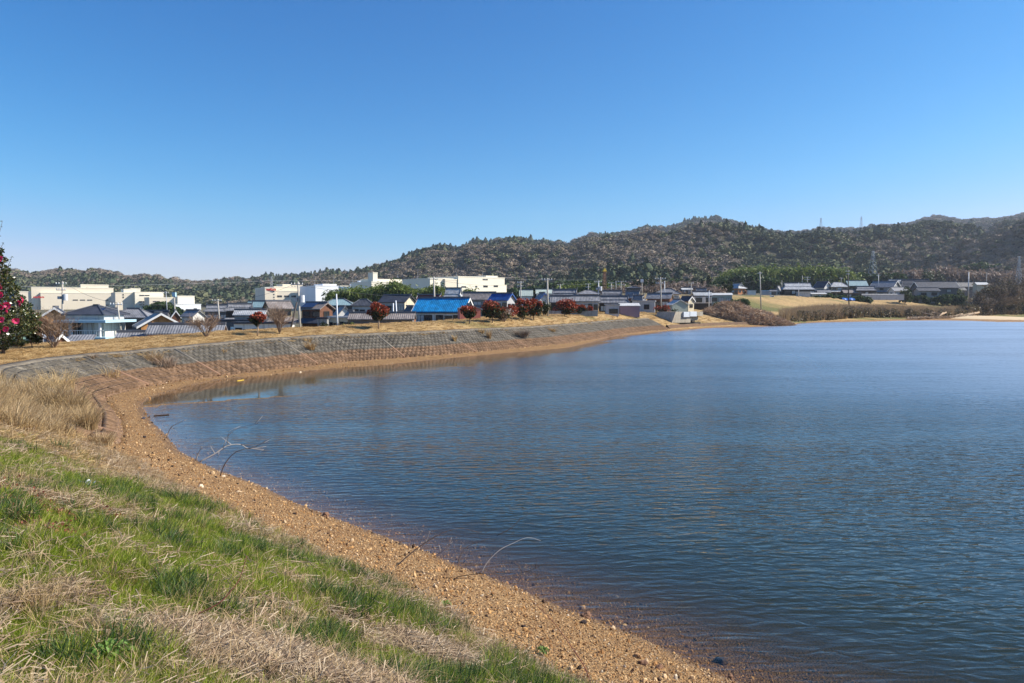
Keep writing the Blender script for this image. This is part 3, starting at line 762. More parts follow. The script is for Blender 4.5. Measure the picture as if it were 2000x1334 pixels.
# ------------------------------------------------------------------ small plants on the ground
def blade_tuft(n, h0, h1, spread, w, lean, seed, seg=2, droop=0.5):
    rg = np.random.RandomState(seed); vs = []; fs = []
    for j in range(n):
        a = rg.rand() * 6.283; r = spread * math.sqrt(rg.rand()); h = rg.uniform(h0, h1)
        bx, by = r * math.cos(a), r * math.sin(a)
        la = a + rg.normal() * 0.9; ln = lean * (0.3 + rg.rand()); wd = rg.rand() * 3.14
        wx, wy = math.cos(wd) * w / 2, math.sin(wd) * w / 2
        k = len(vs)
        for i in range(seg + 1):
            t = i / seg; off = ln * h * (t ** (1 + droop * 1.6)); z = h * (t - droop * 0.5 * ln * t * t)
            ww = 1 - t ** 2
            cx, cy = bx + math.cos(la) * off, by + math.sin(la) * off
            if i < seg: vs += [(cx - wx * ww, cy - wy * ww, z), (cx + wx * ww, cy + wy * ww, z)]
            else: vs.append((cx, cy, z))
        for i in range(seg - 1): fs.append((k + 2 * i, k + 2 * i + 1, k + 2 * i + 3, k + 2 * i + 2))
        fs.append((k + 2 * seg - 2, k + 2 * seg - 1, k + 2 * seg))
    me = bpy.data.meshes.new('tuft'); me.from_pydata(vs, [], fs); return me
def litter_tuft(n, ln0, ln1, spread, w, seed, zmax=0.05):
    """stems lying about"""
    rg = np.random.RandomState(seed); mb = MB()
    for j in range(n):
        a = rg.rand() * 6.283; r = spread * math.sqrt(rg.rand()); c = Vector((r * math.cos(a), r * math.sin(a), rg.rand() * zmax))
        d = rg.rand() * 6.283; l = rg.uniform(ln0, ln1) / 2; cv = rg.normal() * 0.25; tilt = rg.normal() * 0.18
        u = Vector((math.cos(d), math.sin(d), tilt)); s = Vector((-math.sin(d), math.cos(d), 0))
        p = [c - u * l, c + s * cv * l * 0.5 + Vector((0, 0, .01)), c + u * l]
        k = len(mb.v)
        for q in p: mb.v += [tuple(q - s * w / 2), tuple(q + s * w / 2 + Vector((0, 0, w * .5)))]
        mb.f += [(k, k + 1, k + 3, k + 2), (k + 2, k + 3, k + 5, k + 4)]
    me = bpy.data.meshes.new('litter'); me.from_pydata(mb.v, [], mb.f); return me
M_GREEN = leaf_mat('green_grass', [(0.12, 0.17, 0.012), (0.22, 0.30, 0.02), (0.32, 0.41, 0.03), (0.42, 0.49, 0.045), (0.48, 0.45, 0.12), (0.15, 0.21, 0.018)], 0.5, 0.5, True)
M_GREEN2 = leaf_mat('blue_green_grass', [(0.03, 0.075, 0.02), (0.06, 0.115, 0.03), (0.11, 0.17, 0.05)], 0.35, 0.5, True)
M_STRAW = leaf_mat('dead_grass', [(0.30, 0.20, 0.10), (0.50, 0.37, 0.20), (0.60, 0.46, 0.27), (0.22, 0.13, 0.06), (0.56, 0.40, 0.19)], 0.25, 0.7, True)
M_GOLD = leaf_mat('bank_dead_grass', [(0.42, 0.27, 0.11), (0.58, 0.40, 0.175), (0.66, 0.49, 0.25), (0.48, 0.32, 0.14), (0.30, 0.18, 0.08)], 0.25, 0.7, True)
M_LITTER = leaf_mat('dead_stems', [(0.26, 0.18, 0.11), (0.42, 0.31, 0.20), (0.56, 0.45, 0.31), (0.13, 0.085, 0.05), (0.35, 0.24, 0.15)], 0.1, 0.75, True)
def withm(me, m): me.materials.append(m); return me
G_SRC = source([withm(blade_tuft(36, .025, .07, .075, .0042, .8, s), M_GREEN) for s in range(6)] +
               [withm(blade_tuft(30, .06, .14, .06, .0055, .7, s + 20), M_GREEN) for s in range(3)] +
               [withm(blade_tuft(26, .09, .19, .05, .006, .6, s + 40), M_GREEN2) for s in range(2)], 'grass_tuft')
S_SRC = source([withm(blade_tuft(16, .06, .17, .07, .0038, .9, s + 60), M_STRAW) for s in range(4)] +
               [withm(litter_tuft(16, .07, .20, .10, .0045, s + 80), M_LITTER) for s in range(4)] +
               [withm(blade_tuft(5, .2, .42, .05, .0035, 1.1, s + 90, 4, 0.9), M_STRAW) for s in range(3)], 'straw_tuft')
def sample_view(n, umin, umax, d0, d1, rg, p=1.0):
    """points on the land, denser close by, in a fan in front of the viewer"""
    u = rg.uniform(umin, umax, n); d = d0 * (d1 / d0) ** (rg.rand(n) ** p)
    x = u * d; y = d
    z, sd, td, ti = land(x, y); g, h = cover(x, y, sd, td, ti)
    return x, y, z, sd, td, ti, g, h
rg = np.random.RandomState(11)
x, y, z, sd, td, ti, g, h = sample_view(84000, -0.80, 0.35, 2.2, 19, rg, 0.85)
# green turf
ok = (td > 0.15) & (rg.rand(len(x)) < g * 1.0) & (rg.rand(len(x)) < 0.35 + 0.65 * sstep(2, 7, y))
tall = fbm(x * 1.3, y * 1.3, 3, 91) - .06
edge = 1 - sstep(0.4, 2.6, td)
pk = np.where(rg.rand(len(x)) < np.clip((tall - 0.52) * 4 + edge * 0.45, 0, 0.75), np.where(rg.rand(len(x)) < 0.4, rg.randint(9, 11, len(x)), rg.randint(6, 9, len(x))), rg.randint(0, 6, len(x)))
k = np.nonzero(ok)[0]
scatter('grass', np.stack([x[k], y[k], z[k] - 0.01], 1), G_SRC, rg.uniform(0.75, 1.35, len(k)) * np.interp(y[k], [3, 16], [1, 1.45]), pick=pk[k], label='bright green spring grass on the near bank, cropped and patchy', cat='grass')
# straw among it and everywhere it is not green
ok = (td > 0.0) & (rg.rand(len(x)) < np.clip(0.62 - 0.54 * g + h, 0, 1) * 0.82)
k = np.nonzero(ok)[0]; pk = np.where(rg.rand(len(k)) < 0.5 - 0.45 * h[k], rg.randint(0, 4, len(k)), np.where(rg.rand(len(k)) < 0.07, rg.randint(8, 11, len(k)), rg.randint(4, 8, len(k))))
scatter('dead_grass', np.stack([x[k], y[k], z[k]], 1), S_SRC, rg.uniform(0.7, 1.3, len(k)) * np.interp(y[k], [3, 16], [1, 1.5]), pick=pk, label='dry straw coloured grass and stems along the near bank', cat='dead grass')
# a mat of cut dead stems, the heap beside the path
n = 5200; hx_ = np.concatenate([rg.normal(-1.45, 0.50, n), rg.normal(-0.75, 0.30, n // 3)]); hy_ = np.concatenate([rg.normal(4.35, 0.32, n), rg.normal(6.3, 0.24, n // 3)])
hz_, _, htd, _ = land(hx_, hy_)
r2 = np.concatenate([np.hypot((hx_[:n] + 1.45) / .9, (hy_[:n] - 4.35) / .55), np.hypot((hx_[n:] + .75) / .5, (hy_[n:] - 6.3) / .35)])
up = np.clip(1 - r2, 0, 1) * 0.09
rot = np.stack([rg.normal(0, .2, len(hx_)), rg.normal(0, .2, len(hx_)), rg.rand(len(hx_)) * 6.28], 1)
m_ = (r2 < 1.35)
scatter('straw_heap', np.stack([hx_, hy_, hz_ + up * rg.rand(len(hx_)) + .005], 1)[m_], source([withm(litter_tuft(18, .05, .17, .09, .0042, s + 180, .03), M_LITTER) for s in range(5)], 'cut_straw'), rg.uniform(0.7, 1.2, m_.sum()), rot=rot[m_], nsrc=5,
        label='flattened heap of cut brown stems lying on the green grass', cat='straw')
# the dry crest further off, coarser
B_SRC = source([withm(blade_tuft(30, .06, .17, .22, .012, 1.1, s + 120), M_GOLD) for s in range(5)] + [withm(litter_tuft(26, .15, .42, .25, .012, s + 130, .07), M_GOLD) for s in range(3)], 'bank_tuft')
u = rg.uniform(-0.85, 0.36, 90000); d = 9 * (170 / 9) ** (rg.rand(90000) ** 0.8); x = u * d; y = d
z, sd, td, ti = land(x, y); g, h = cover(x, y, sd, td, ti); rv = rev_zone(ti)
ok = (td < 22) & ((rv & (td > 4.75)) | (~rv & (td > 1.2) & (y > 13) & (td > 0.6))) & (rg.rand(len(x)) < 0.9)
k = np.nonzero(ok)[0]
scatter('bank_dead_grass', np.stack([x[k], y[k], z[k] - 0.02], 1), B_SRC, rg.uniform(0.6, 1.2, len(k)) * np.interp(y[k], [10, 40, 150], [0.8, 1.1, 1.9]), nsrc=8, label='tawny winter grass over the crest of the left bank', cat='dead grass')
# dead grass smothering the near end of the revetment and creeping over the coping
C_SRC = source([withm(blade_tuft(44, .25, .75, .28, .013, .9, s + 150, 4, .7), M_STRAW) for s in range(4)] + [withm(blade_tuft(36, .15, .45, .3, .014, 1.2, s + 155, 3, .7), M_GOLD) for s in range(3)], 'corner_tuft')
x = rg.uniform(-26, -11, 9000); y = rg.uniform(15, 34, 9000); z, sd, td, ti = land(x, y)
ok = (td > .9) & (td < 6.5) & (y < 31) & (rg.rand(9000) < np.clip(1.15 - (y - 19) / 12, .05, 1)) & (fbm(x * .9, y * .9, 3, 7) > .40)
k = np.nonzero(ok)[0]
scatter('corner_dead_grass', np.stack([x[k], y[k], z[k]], 1), C_SRC, rg.uniform(.6, 1.25, len(k)), nsrc=7, label='tangle of knee high dead grass smothering the near end of the revetment', cat='dead grass')
u = rg.uniform(-.62, .3, 26000); d = 30 * (150 / 30) ** rg.rand(26000); x = u * d; y = d; z, sd, td, ti = land(x, y)
ok = rev_zone(ti) & (td > 3.8) & (td < 5.4) & (fbm(x * .5, y * .5, 3, 17) > np.interp(y, [45, 75], [.15, .42])); k = np.nonzero(ok)[0]
scatter('coping_dead_grass', np.stack([x[k], y[k], z[k]], 1), B_SRC, rg.uniform(.7, 1.4, len(k)) * np.interp(y[k], [30, 150], [1, 1.6]), nsrc=8, label='straw spilling over the coping of the revetment', cat='dead grass')
# pebbles
def pebble(seed):
    rg = np.random.RandomState(seed); bm = bmesh.new(); bmesh.ops.create_icosphere(bm, subdivisions=1, radius=0.5)
    s = Vector((rg.uniform(.7, 1.2), rg.uniform(.6, 1), rg.uniform(.4, .75)))
    for v in bm.verts: v.co = Vector((v.co.x * s.x, v.co.y * s.y, v.co.z * s.z)) * rg.uniform(.75, 1.15)
    me = bpy.data.meshes.new('pebble'); bm.to_mesh(me); bm.free(); return me
mP, nt, N, L, b = newmat('pebbles'); oi = N.new('ShaderNodeObjectInfo')
L.new(ramp(nt, oi.outputs['Random'], [(0.03, (0.035, 0.022, 0.015)), (0.16, (0.10, 0.05, 0.025)), (0.3, (0.34, 0.17, 0.06)), (0.5, (0.52, 0.29, 0.11)), (0.75, (0.60, 0.39, 0.19)), (0.97, (0.58, 0.42, 0.25)), (1.0, (0.62, 0.52, 0.38))]), b.inputs['Base Color']); b.inputs['Roughness'].default_value = 0.85
P_SRC = source([withm(pebble(s), mP) for s in range(6)], 'pebble_src')
n = 230000; u = rg.uniform(-0.62, 0.85, n); d = 4.2 * (60 / 4.2) ** (rg.rand(n) ** 0.9); x = u * d; y = d
z, sd, td, ti = land(x, y)
ok = (td < 0.7) & (sd > -1.6); k = np.nonzero(ok)[0]
sz = np.clip(rg.lognormal(math.log(0.016), 0.6, len(k)), .009, .14) * np.interp(y[k], [5, 20, 60], [0.8, 1.2, 2.2])
scatter('pebbles', np.stack([x[k], y[k], z[k] + sz * .12], 1), P_SRC, sz, rot=rg.rand(len(k), 3) * 6.28, nsrc=6, label='loose ochre pebbles covering the drawn-down shore', cat='pebbles')
# ------------------------------------------------------------------ houses: builder
ROOF = {
 'grey': tile_mat('grey_tiles', (0.21, 0.21, 0.22), 0.3, 0.4), 'dark': tile_mat('dark_slate_tiles', (0.05, 0.055, 0.07), 0.3, 0.45),
 'pale': tile_mat('pale_grey_tiles', (0.36, 0.37, 0.38), 0.3, 0.5), 'brown': tile_mat('brown_grey_tiles', (0.22, 0.19, 0.175), 0.3, 0.5),
 'blue': tile_mat('bright_blue_tiles', (0.012, 0.23, 0.50), 0.3, 0.45, 0.3), 'navy': tile_mat('royal_blue_tiles', (0.02, 0.075, 0.26), 0.3, 0.35),
 'red': tile_mat('dark_red_tiles', (0.16, 0.028, 0.022), 0.3, 0.4), 'teal': tile_mat('pale_teal_sheet', (0.22, 0.32, 0.34), 0.5, 0.45, 0.12, 0.02),
 'mint': tile_mat('pale_mint_sheet', (0.42, 0.48, 0.42), 0.6, 0.5, 0.12, 0.02), 'sheet': tile_mat('pale_metal_sheet', (0.48, 0.48, 0.47), 0.4, 0.65, 0.12, 0.02),
 'green': tile_mat('faded_green_sheet', (0.22, 0.33, 0.24), 0.25, 0.5, 0.15, 0.03), 'orange': tile_mat('orange_sheet', (0.42, 0.10, 0.03), 0.3, 0.5, 0.2, 0.02),
 'yellow': plain('yellow_sheet', (0.55, 0.36, 0.04), 0.6, 0.1), 'awning': plain('pale_blue_sheet', (0.42, 0.60, 0.68), 0.4, 0.08)}
WALL = {
 'white': plain('white_render', (0.70, 0.68, 0.63), 0.85, 0.07, 1.2, dirt=(0.4, 0.37, 0.32)), 'cream': plain('cream_render', (0.62, 0.55, 0.40), 0.85, 0.08, 1.2, dirt=(0.36, 0.31, 0.22)),
 'grey': plain('grey_render', (0.30, 0.30, 0.29), 0.85, 0.12, 1.2, dirt=(0.16, 0.15, 0.14)), 'lgrey': plain('light_grey_siding', (0.44, 0.45, 0.46), 0.7, 0.08, 1.0, dirt=(0.28, 0.27, 0.26)),
 'dark': plain('dark_timber', (0.045, 0.038, 0.033), 0.8, 0.3, 2.5), 'brown': plain('brown_timber', (0.15, 0.07, 0.042), 0.8, 0.35, 2.5, dirt=(0.05, 0.03, 0.02)),
 'wood': plain('orange_weathered_boards', (0.50, 0.25, 0.095), 0.8, 0.25, 2.0, dirt=(0.12, 0.06, 0.03)), 'pink': plain('salmon_render', (0.56, 0.29, 0.21), 0.85, 0.12, 1.4, dirt=(0.35, 0.2, 0.15)),
 'salmon': plain('red_pink_sheet', (0.50, 0.17, 0.13), 0.7, 0.12, 1.0, dirt=(0.3, 0.10, 0.08)), 'mauve': plain('mauve_render', (0.33, 0.22, 0.25), 0.85, 0.08, 1.0),
 'sage': plain('sage_sheet', (0.36, 0.40, 0.34), 0.7, 0.08, 1.0, dirt=(0.24, 0.25, 0.2)), 'tan': plain('tan_plaster', (0.42, 0.33, 0.20), 0.85, 0.12, 1.4, dirt=(0.25, 0.18, 0.1)),
 'dgrey': plain('dark_grey_siding', (0.12, 0.12, 0.125), 0.75, 0.15, 1.5), 'orangew': plain('orange_plaster', (0.46, 0.20, 0.09), 0.8, 0.15, 1.5)}
M_TRIM = plain('white_trim', (0.72, 0.72, 0.70), 0.6, 0.06)
M_FRAME = plain('window_frame_metal', (0.30, 0.29, 0.27), 0.5, 0.1)
M_DFRAME = plain('dark_window_frame', (0.04, 0.035, 0.03), 0.6, 0.1)
mg, nt, N, L, b = newmat('window_glass'); b.inputs['Base Color'].default_value = (0.02, 0.025, 0.03, 1); b.inputs['Roughness'].default_value = 0.08; b.inputs['Specular IOR Level'].default_value = 0.6
M_GLASS = mg
mc, nt, N, L, b = newmat('curtained_glass'); b.inputs['Base Color'].default_value = (0.42, 0.44, 0.44, 1); b.inputs['Roughness'].default_value = 0.2; b.inputs['Specular IOR Level'].default_value = 0.5
M_CURT = mc
M_RIDGE = plain('ridge_tiles', (0.12, 0.125, 0.14), 0.5, 0.2)
_wm = {}
def window_meshes(w, h, fr, gl):
    key = (round(w, 1), round(h, 1), fr.name, gl.name)
    if key not in _wm:
        w, h = key[0], key[1]; t = 0.06
        a = MB(); a.box(-w/2, w/2, -0.07, 0.02, -h/2, -h/2 + t); a.box(-w/2, w/2, -0.07, 0.02, h/2 - t, h/2)
        a.box(-w/2, -w/2 + t, -0.07, 0.02, -h/2 + t, h/2 - t); a.box(w/2 - t, w/2, -0.07, 0.02, -h/2 + t, h/2 - t)
        if w > 1: a.box(-0.03, 0.03, -0.06, 0.02, -h/2 + t, h/2 - t)
        g = MB().box(-w/2 + t, w/2 - t, -0.03, 0.01, -h/2 + t, h/2 - t)
        _wm[key] = (a.mesh('window', fr), g.mesh('pane', gl))
    return _wm[key]
def add_window(root, x, y, z, w, h, rz=0.0, fr=None, gl=None):
    a, g = window_meshes(w, h, fr or M_FRAME, gl or M_GLASS)
    o = link('window', a, root, None, (x, y, z), rz); p = link('pane', g, o); return o
def gable_roof(root, L, D, ze, zr, mat, th=0.16, x0=None, ov=0.0, trim=None, name='roof'):
    """two thick slabs meeting at the ridge along local x"""
    x0 = -L / 2 if x0 is None else x0; x1 = x0 + L; m = MB(); hd = D / 2
    m.prism([(-hd, ze - th), (0, zr - th), (hd, ze - th), (hd, ze), (0, zr), (-hd, ze)], 'x', x0, x1)
    r = m.link(name, mat, root)
    MB().box(x0 - 0.03, x1 + 0.03, -0.17, 0.17, zr - 0.06, zr + 0.22).link('ridge', M_RIDGE, r)
    if trim:
        t = MB()
        for xa in (x0 - 0.045, x1 + 0.005):
            for sg in (-1, 1):
                t.prism([(sg * (hd + .02), ze - th - 0.12), (sg * (hd + .02), ze + 0.02), (sg * 0.001, zr + 0.02), (sg * 0.001, zr - th - 0.12)], 'x', xa, xa + 0.04)
        t.link('barge_board', trim, r)
    return r
def hip_roof(root, L, D, ze, zr, mat, th=0.14, name='roof', rl=None):
    rl = max(L - D, 0.4) / 2 if rl is None else rl / 2; a, c = L / 2, D / 2
    m = MB(); m.add([(-a, -c, ze), (a, -c, ze), (a, c, ze), (-a, c, ze), (-rl, 0, zr), (rl, 0, zr), (-a, -c, ze - th), (a, -c, ze - th), (a, c, ze - th), (-a, c, ze - th)],
      [(0, 1, 5, 4), (1, 2, 5), (2, 3, 4, 5), (3, 0, 4), (0, 6, 7, 1), (1, 7, 8, 2), (2, 8, 9, 3), (3, 9, 6, 0), (6, 9, 8, 7)])
    r = m.link(name, mat, root)
    rd = MB().box(-rl - .1, rl + .1, -0.16, 0.16, zr - 0.08, zr + 0.2)
    for sx_ in (-1, 1):
        for sy in (-1, 1): rd.tube([(sx_ * rl, 0, zr + .03), (sx_ * a * .99, sy * c * .99, ze + .05)], 0.11, 4)
    rd.link('ridge', M_RIDGE, r)
    return r
def irimoya_roof(root, L, D, ze, zr, mat, gable=None, name='roof'):
    """hipped skirt with a steep gabled top"""
    f = 0.50; zm = ze + (zr - ze) * 0.42; a, c = L / 2, D / 2; a2, c2 = a - c * f * 0.9, c * (1 - f)
    m = MB(); m.add([(-a, -c, ze), (a, -c, ze), (a, c, ze), (-a, c, ze), (-a2, -c2, zm), (a2, -c2, zm), (a2, c2, zm), (-a2, c2, zm)] + [(-a, -c, ze - .14), (a, -c, ze - .14), (a, c, ze - .14), (-a, c, ze - .14)],
      [(0, 1, 5, 4), (1, 2, 6, 5), (2, 3, 7, 6), (3, 0, 4, 7), (0, 8, 9, 1), (1, 9, 10, 2), (2, 10, 11, 3), (3, 11, 8, 0), (8, 11, 10, 9), (4, 5, 6, 7)])
    m.prism([(-c2 - 0.1, zm - 0.02), (0, zr - 0.14), (c2 + 0.1, zm - 0.02), (c2 + .1, zm + .13), (0, zr), (-c2 - .1, zm + .13)], 'x', -a2 - 0.35, a2 + 0.35)
    r = m.link(name, mat, root)
    MB().prism([(-c2 + .1, zm + .01), (c2 - .1, zm + .01), (0, zr - .2)], 'x', -a2 + 0.06, a2 - 0.06).link('gable_panel', gable or WALL['white'], r)
    rd = MB().box(-a2 - .45, a2 + .45, -0.17, 0.17, zr - 0.05, zr + 0.28)
    for sx_ in (-1, 1):
        rd.box(sx_ * (a2 + .42) - .09, sx_ * (a2 + .42) + .09, -.15, .15, zr + .28, zr + .55)
        for sy in (-1, 1):
            rd.tube([(sx_ * a2, sy * c2, zm + .08), (sx_ * a * .99, sy * c * .99, ze + .07)], 0.12, 4)
            rd.tube([(sx_ * (a2 + .3), sy * 0.05, zr + .03), (sx_ * (a2 + .3), sy * (c2 + .1), zm + .18)], 0.1, 4)
    rd.link('ridge', M_RIDGE, r)
    return r
def house(xl, xr, ry, ey, d, label, yaw=0, ratio=0.65, kind='gable', roof='grey', wall='white', cat='house', lower=None, win=(3, 2), gwall=None, trim=None, base=None, name='house', group=None, ov=0.55, band=None, glass=None, dark=True, lgap=1.45):
    cx = (xl + xr) / 2; d = d + float(np.interp(cx, [1100, 1170, 1200, 1250, 1300, 1400, 1500, 1600, 1750, 1850, 1930], [0, 5, 11, 13, 20, 24, 20, 28, 48, 74, 76]))
    Wm = (xr - xl) * d / FPX; ya = R(yaw); c, s = abs(math.cos(ya)), abs(math.sin(ya))
    L = Wm / (c + ratio * s); D = ratio * L
    zr = at_d(cx, ry, d).z; ze = at_d(cx, ey, d - D * 0.5 * c).z
    ze = min(ze, zr - 0.35); x = at_d(cx, ry, d).x
    zg = (H1(x, d) if base is None else at_d(cx, base, d - D * .5 * c).z) - 0.25
    root = thing(name, (x, d, zg), ya, label, cat, group)
    zr -= zg; ze -= zg
    if ze < 1.8: ze = 1.8; zr = max(zr, ze + 0.5)
    ov = min(ov, D * 0.1)
    hl, hd = L / 2 - ov, D / 2 - ov
    slope = (zr - ze) / (D / 2)
    wm = MB(); wt = ze + (slope * ov if kind == 'gable' else 0.0) - 0.15
    if kind == 'gable':
        wm.prism([(-hd, 0), (hd, 0), (hd, wt), (0, zr - 0.2), (-hd, wt)], 'x', -hl, hl)
    else: wm.box(-hl, hl, -hd, hd, 0, ze - 0.02 if kind != 'flat' else ze)
    w = wm.link('wall', WALL[wall], root)
    if gwall and kind == 'gable':
        for sg in (-1, 1):
            MB().prism([(-hd + .02, min(wt - .1, ze * .55)), (hd - .02, min(wt - .1, ze * .55)), (hd - .02, wt - .02), (0, zr - .24), (-hd + .02, wt - .02)], 'x', sg * hl - .0 if sg < 0 else hl, sg * (hl + 0.05)).link('gable_boards', WALL[gwall], root)
    rm = ROOF[roof]
    if kind == 'gable': gable_roof(root, L, D, ze, zr, rm, trim=trim)
    elif kind == 'hip': hip_roof(root, L, D, ze, zr, rm)
    elif kind == 'irimoya': irimoya_roof(root, L, D, ze, zr, rm)
    elif kind == 'shed':
        MB().prism([(-D/2, ze - .12), (D/2, zr - .12), (D/2, zr), (-D/2, ze)], 'x', -L/2, L/2).link('roof', rm, root)
    elif kind == 'flat':
        MB().box(-L/2, L/2, -D/2, D/2, ze, ze + 0.25).link('roof', rm, root)
    low_z = None
    if lower and ze > 4.0:
        low_z = ze - lgap; k = 1.25; lz0 = low_z - 0.72; m = MB()
        a, cc = hl + k, hd + k
        m.add([(-a, -cc, lz0), (a, -cc, lz0), (a, cc, lz0), (-a, cc, lz0), (-hl, -hd, low_z), (hl, -hd, low_z), (hl, hd, low_z), (-hl, hd, low_z),
               (-a, -cc, lz0 - .12), (a, -cc, lz0 - .12), (a, cc, lz0 - .12), (-a, cc, lz0 - .12)],
              [(0, 1, 5, 4), (1, 2, 6, 5), (2, 3, 7, 6), (3, 0, 4, 7), (0, 8, 9, 1), (1, 9, 10, 2), (2, 10, 11, 3), (3, 11, 8, 0), (8, 11, 10, 9)])
        m.link('lower_roof', ROOF[lower], root)
    if band:
        MB().box(-hl - .03, hl + .03, -hd - .03, hd + .03, (low_z or ze - 2.2) + 0.12, ze - 0.35).link('plaster_band', WALL[band], root)
    rgw = random.Random(int(xl * 7 + ry)); nf, ns = win
    levels = []
    if low_z: levels = [low_z + (lgap - .1) * .45, low_z - 1.9]
    elif ze > 4.3: levels = [ze - 1.35, ze - 4.1] if ze > 5.0 else [ze - 1.35]
    else: levels = [max(ze - 1.2, 0.9)]
    fr = M_DFRAME if dark else M_FRAME
    py = 0.065 if band else 0.03
    for zl in levels:
        if zl < 0.6: continue
        for i in range(nf):
            xx_ = -hl + (2 * hl) * (i + 0.5) / nf + rgw.uniform(-.2, .2)
            ww = min(rgw.choice([1.2, 1.7, 2.4]), 2 * hl / nf * 0.8); hh = rgw.choice([0.9, 1.1, 1.3]) if not (low_z and zl > low_z) else min(.85, lgap * .55)
            if ww > 0.35: add_window(root, xx_, -hd - py, zl, ww, hh, 0, fr, glass or (M_CURT if rgw.random() < .3 else M_GLASS))
        for sg, rr_ in ((1, R(90)), (-1, R(-90))):
            for i in range(ns):
                yy_ = -hd + 2 * hd * (i + .5) / ns
                add_window(root, sg * (hl + py + (0.02 if gwall else 0)), yy_, zl, min(1.2, 2 * hd / ns * .6), 0.9, rr_, fr, M_GLASS)
    root['wtop'] = ze
    return root, L, D, ze, zr, hl, hd

# ------------------------------------------------------------------ left group, behind the crest
# 1 white modern house with a balcony and solar panels
p = at_d(176, 640, 96); zg = H1(p.x, 96) - .3
wh = thing('house', (p.x, 96, zg), R(-6), 'white two storey house with a railed balcony and pale blue slab edges', 'house')
z1 = at_d(176, 661, 93).z - zg; z2 = at_d(176, 629, 93).z - zg
MB().box(-3.2, 3.0, -1.2, 4.5, 0, z1 - .1).link('wall', WALL['white'], wh)
MB().box(-3.3, 2.0, 0.2, 4.5, z1 + .1, z2 - .12).link('wall', WALL['white'], wh)
MB().box(-3.6, 3.6, -2.0, 4.6, z1 - .1, z1 + .1).link('balcony_slab', ROOF['awning'], wh)
MB().box(-3.8, 3.6, -1.9, 4.6, z2 - .12, z2 + .22).link('roof_slab', ROOF['awning'], wh)
bl = MB(); 
for i in range(19): bl.box(-3.2 + i * .34, -3.17 + i * .34, -1.85, -1.82, z1 + .1, z1 + 0.95)
bl.box(-3.3, 3.2, -1.87, -1.80, z1 + .95, z1 + 1.03); bl.link('railing', M_TRIM, wh)
for xx_ in (-3.1, 2.6): MB().box(xx_ - .12, xx_ + .12, -1.75, -1.5, z1 + .1, z2 - .12).link('post', M_TRIM, wh)
for xx_, gl_ in ((-2.0, M_GLASS), (-0.5, M_CURT), (1.1, M_CURT)): add_window(wh, xx_, 0.17, z1 + 1.15, 1.35, 1.9, 0, M_FRAME, gl_)
add_window(wh, 1.0, -1.23, z1 - .8, 1.1, 0.9)
hip_roof(wh, 6.2, 5.6, z2 + 0.95, z2 + 2.15, ROOF['dark']).location = (-0.9, 2.6, 0)
MB().box(-3.7, 1.9, 0.2, 4.4, z2 + .22, z2 + .9).link('wall', WALL['lgrey'], wh)
sp = MB(); 
for i in range(3): sp.add([(-1.9 + i * 1.0, 1.1, z2 + 1.45), (-1.0 + i * 1.0, 1.1, z2 + 1.45), (-1.0 + i * 1.0, 1.9, z2 + 1.8), (-1.9 + i * 1.0, 1.9, z2 + 1.8), (-1.9 + i * 1.0, 1.1, z2 + 1.40), (-1.0 + i * 1.0, 1.1, z2 + 1.40), (-1.0 + i * 1.0, 1.9, z2 + 1.75), (-1.9 + i * 1.0, 1.9, z2 + 1.75)], [(0,1,2,3),(4,7,6,5),(0,4,5,1),(1,5,6,2),(2,6,7,3),(3,7,4,0)])
sp.link('solar_panel', plain('solar_cell', (0.02, 0.03, 0.07), 0.15, 0.1, spec=0.8), wh)
HL = []
def hs(*a, **k): r = house(*a, **k); HL.append(r); return r
hs(131, 183, 654, 669, 74, 'small outhouse with striped grey roof tiles, just below the white balcony house', 12, .6, 'shed', 'grey', 'brown', win=(1, 0), cat='outhouse', name='outhouse')
hs(66, 152, 600, 622, 100, 'brown timber house with a dark roof behind the bare shrub near the pink camellia', -62, .8, 'gable', 'dark', 'wood', win=(2, 1), trim=M_TRIM)
hs(30, 82, 664, 675, 60, 'low shed with a faded green sheet roof below the camellia', 4, .5, 'shed', 'green', 'dark', win=(0, 0), cat='shed', name='shed')
hs(82, 132, 652, 668, 66, 'little red brown lean-to under white edged eaves beside the satellite dish', -25, .7, 'gable', 'brown', 'brown', win=(1, 0), trim=M_TRIM, cat='shed', name='shed')
hs(195, 232, 603, 615, 140, 'grey roofed house peeping up behind the leaning concrete pole', 20, .8, 'irimoya', 'pale', 'dgrey')
hs(222, 300, 603, 620, 122, 'large house with a broad hipped grey roof, right behind the leaning pole', 5, .7, 'hip', 'grey', 'dgrey', lower='dark', win=(3, 1))
hs(286, 330, 607, 615, 150, 'long dark ridge roof between the hipped grey house and the white gable', 3, .4, 'gable', 'dark', 'dgrey')
hs(330, 356, 606, 620, 140, 'small brown gable with bright white barge boards, under the factory tower', -62, .9, 'gable', 'brown', 'brown', trim=M_TRIM, win=(1, 0))
hs(246, 372, 611, 637, 100, 'grey tiled house whose gable end is orange weathered boards', -58, .8, 'gable', 'grey', 'dark', gwall='wood', trim=M_TRIM, win=(2, 0))
hs(228, 292, 648, 658, 84, 'low dark annex with small grey roofs left of the salmon house', 14, .6, 'gable', 'grey', 'dark', win=(2, 0), cat='outhouse', name='outhouse')
hs(292, 440, 633, 651, 84, 'long single storey salmon pink house with a grey tiled roof', 9, .33, 'gable', 'grey', 'pink', win=(5, 1), dark=False, glass=M_CURT)
hs(352, 402, 606, 618, 132, 'white and brown house showing between the twigs of the second bare shrub', -30, .8, 'gable', 'grey', 'white', lower='brown')
hs(400, 450, 596, 608, 165, 'grey roofed house at the foot of the woods, left of the white ridged one', 8, .6, 'irimoya', 'grey', 'dgrey')
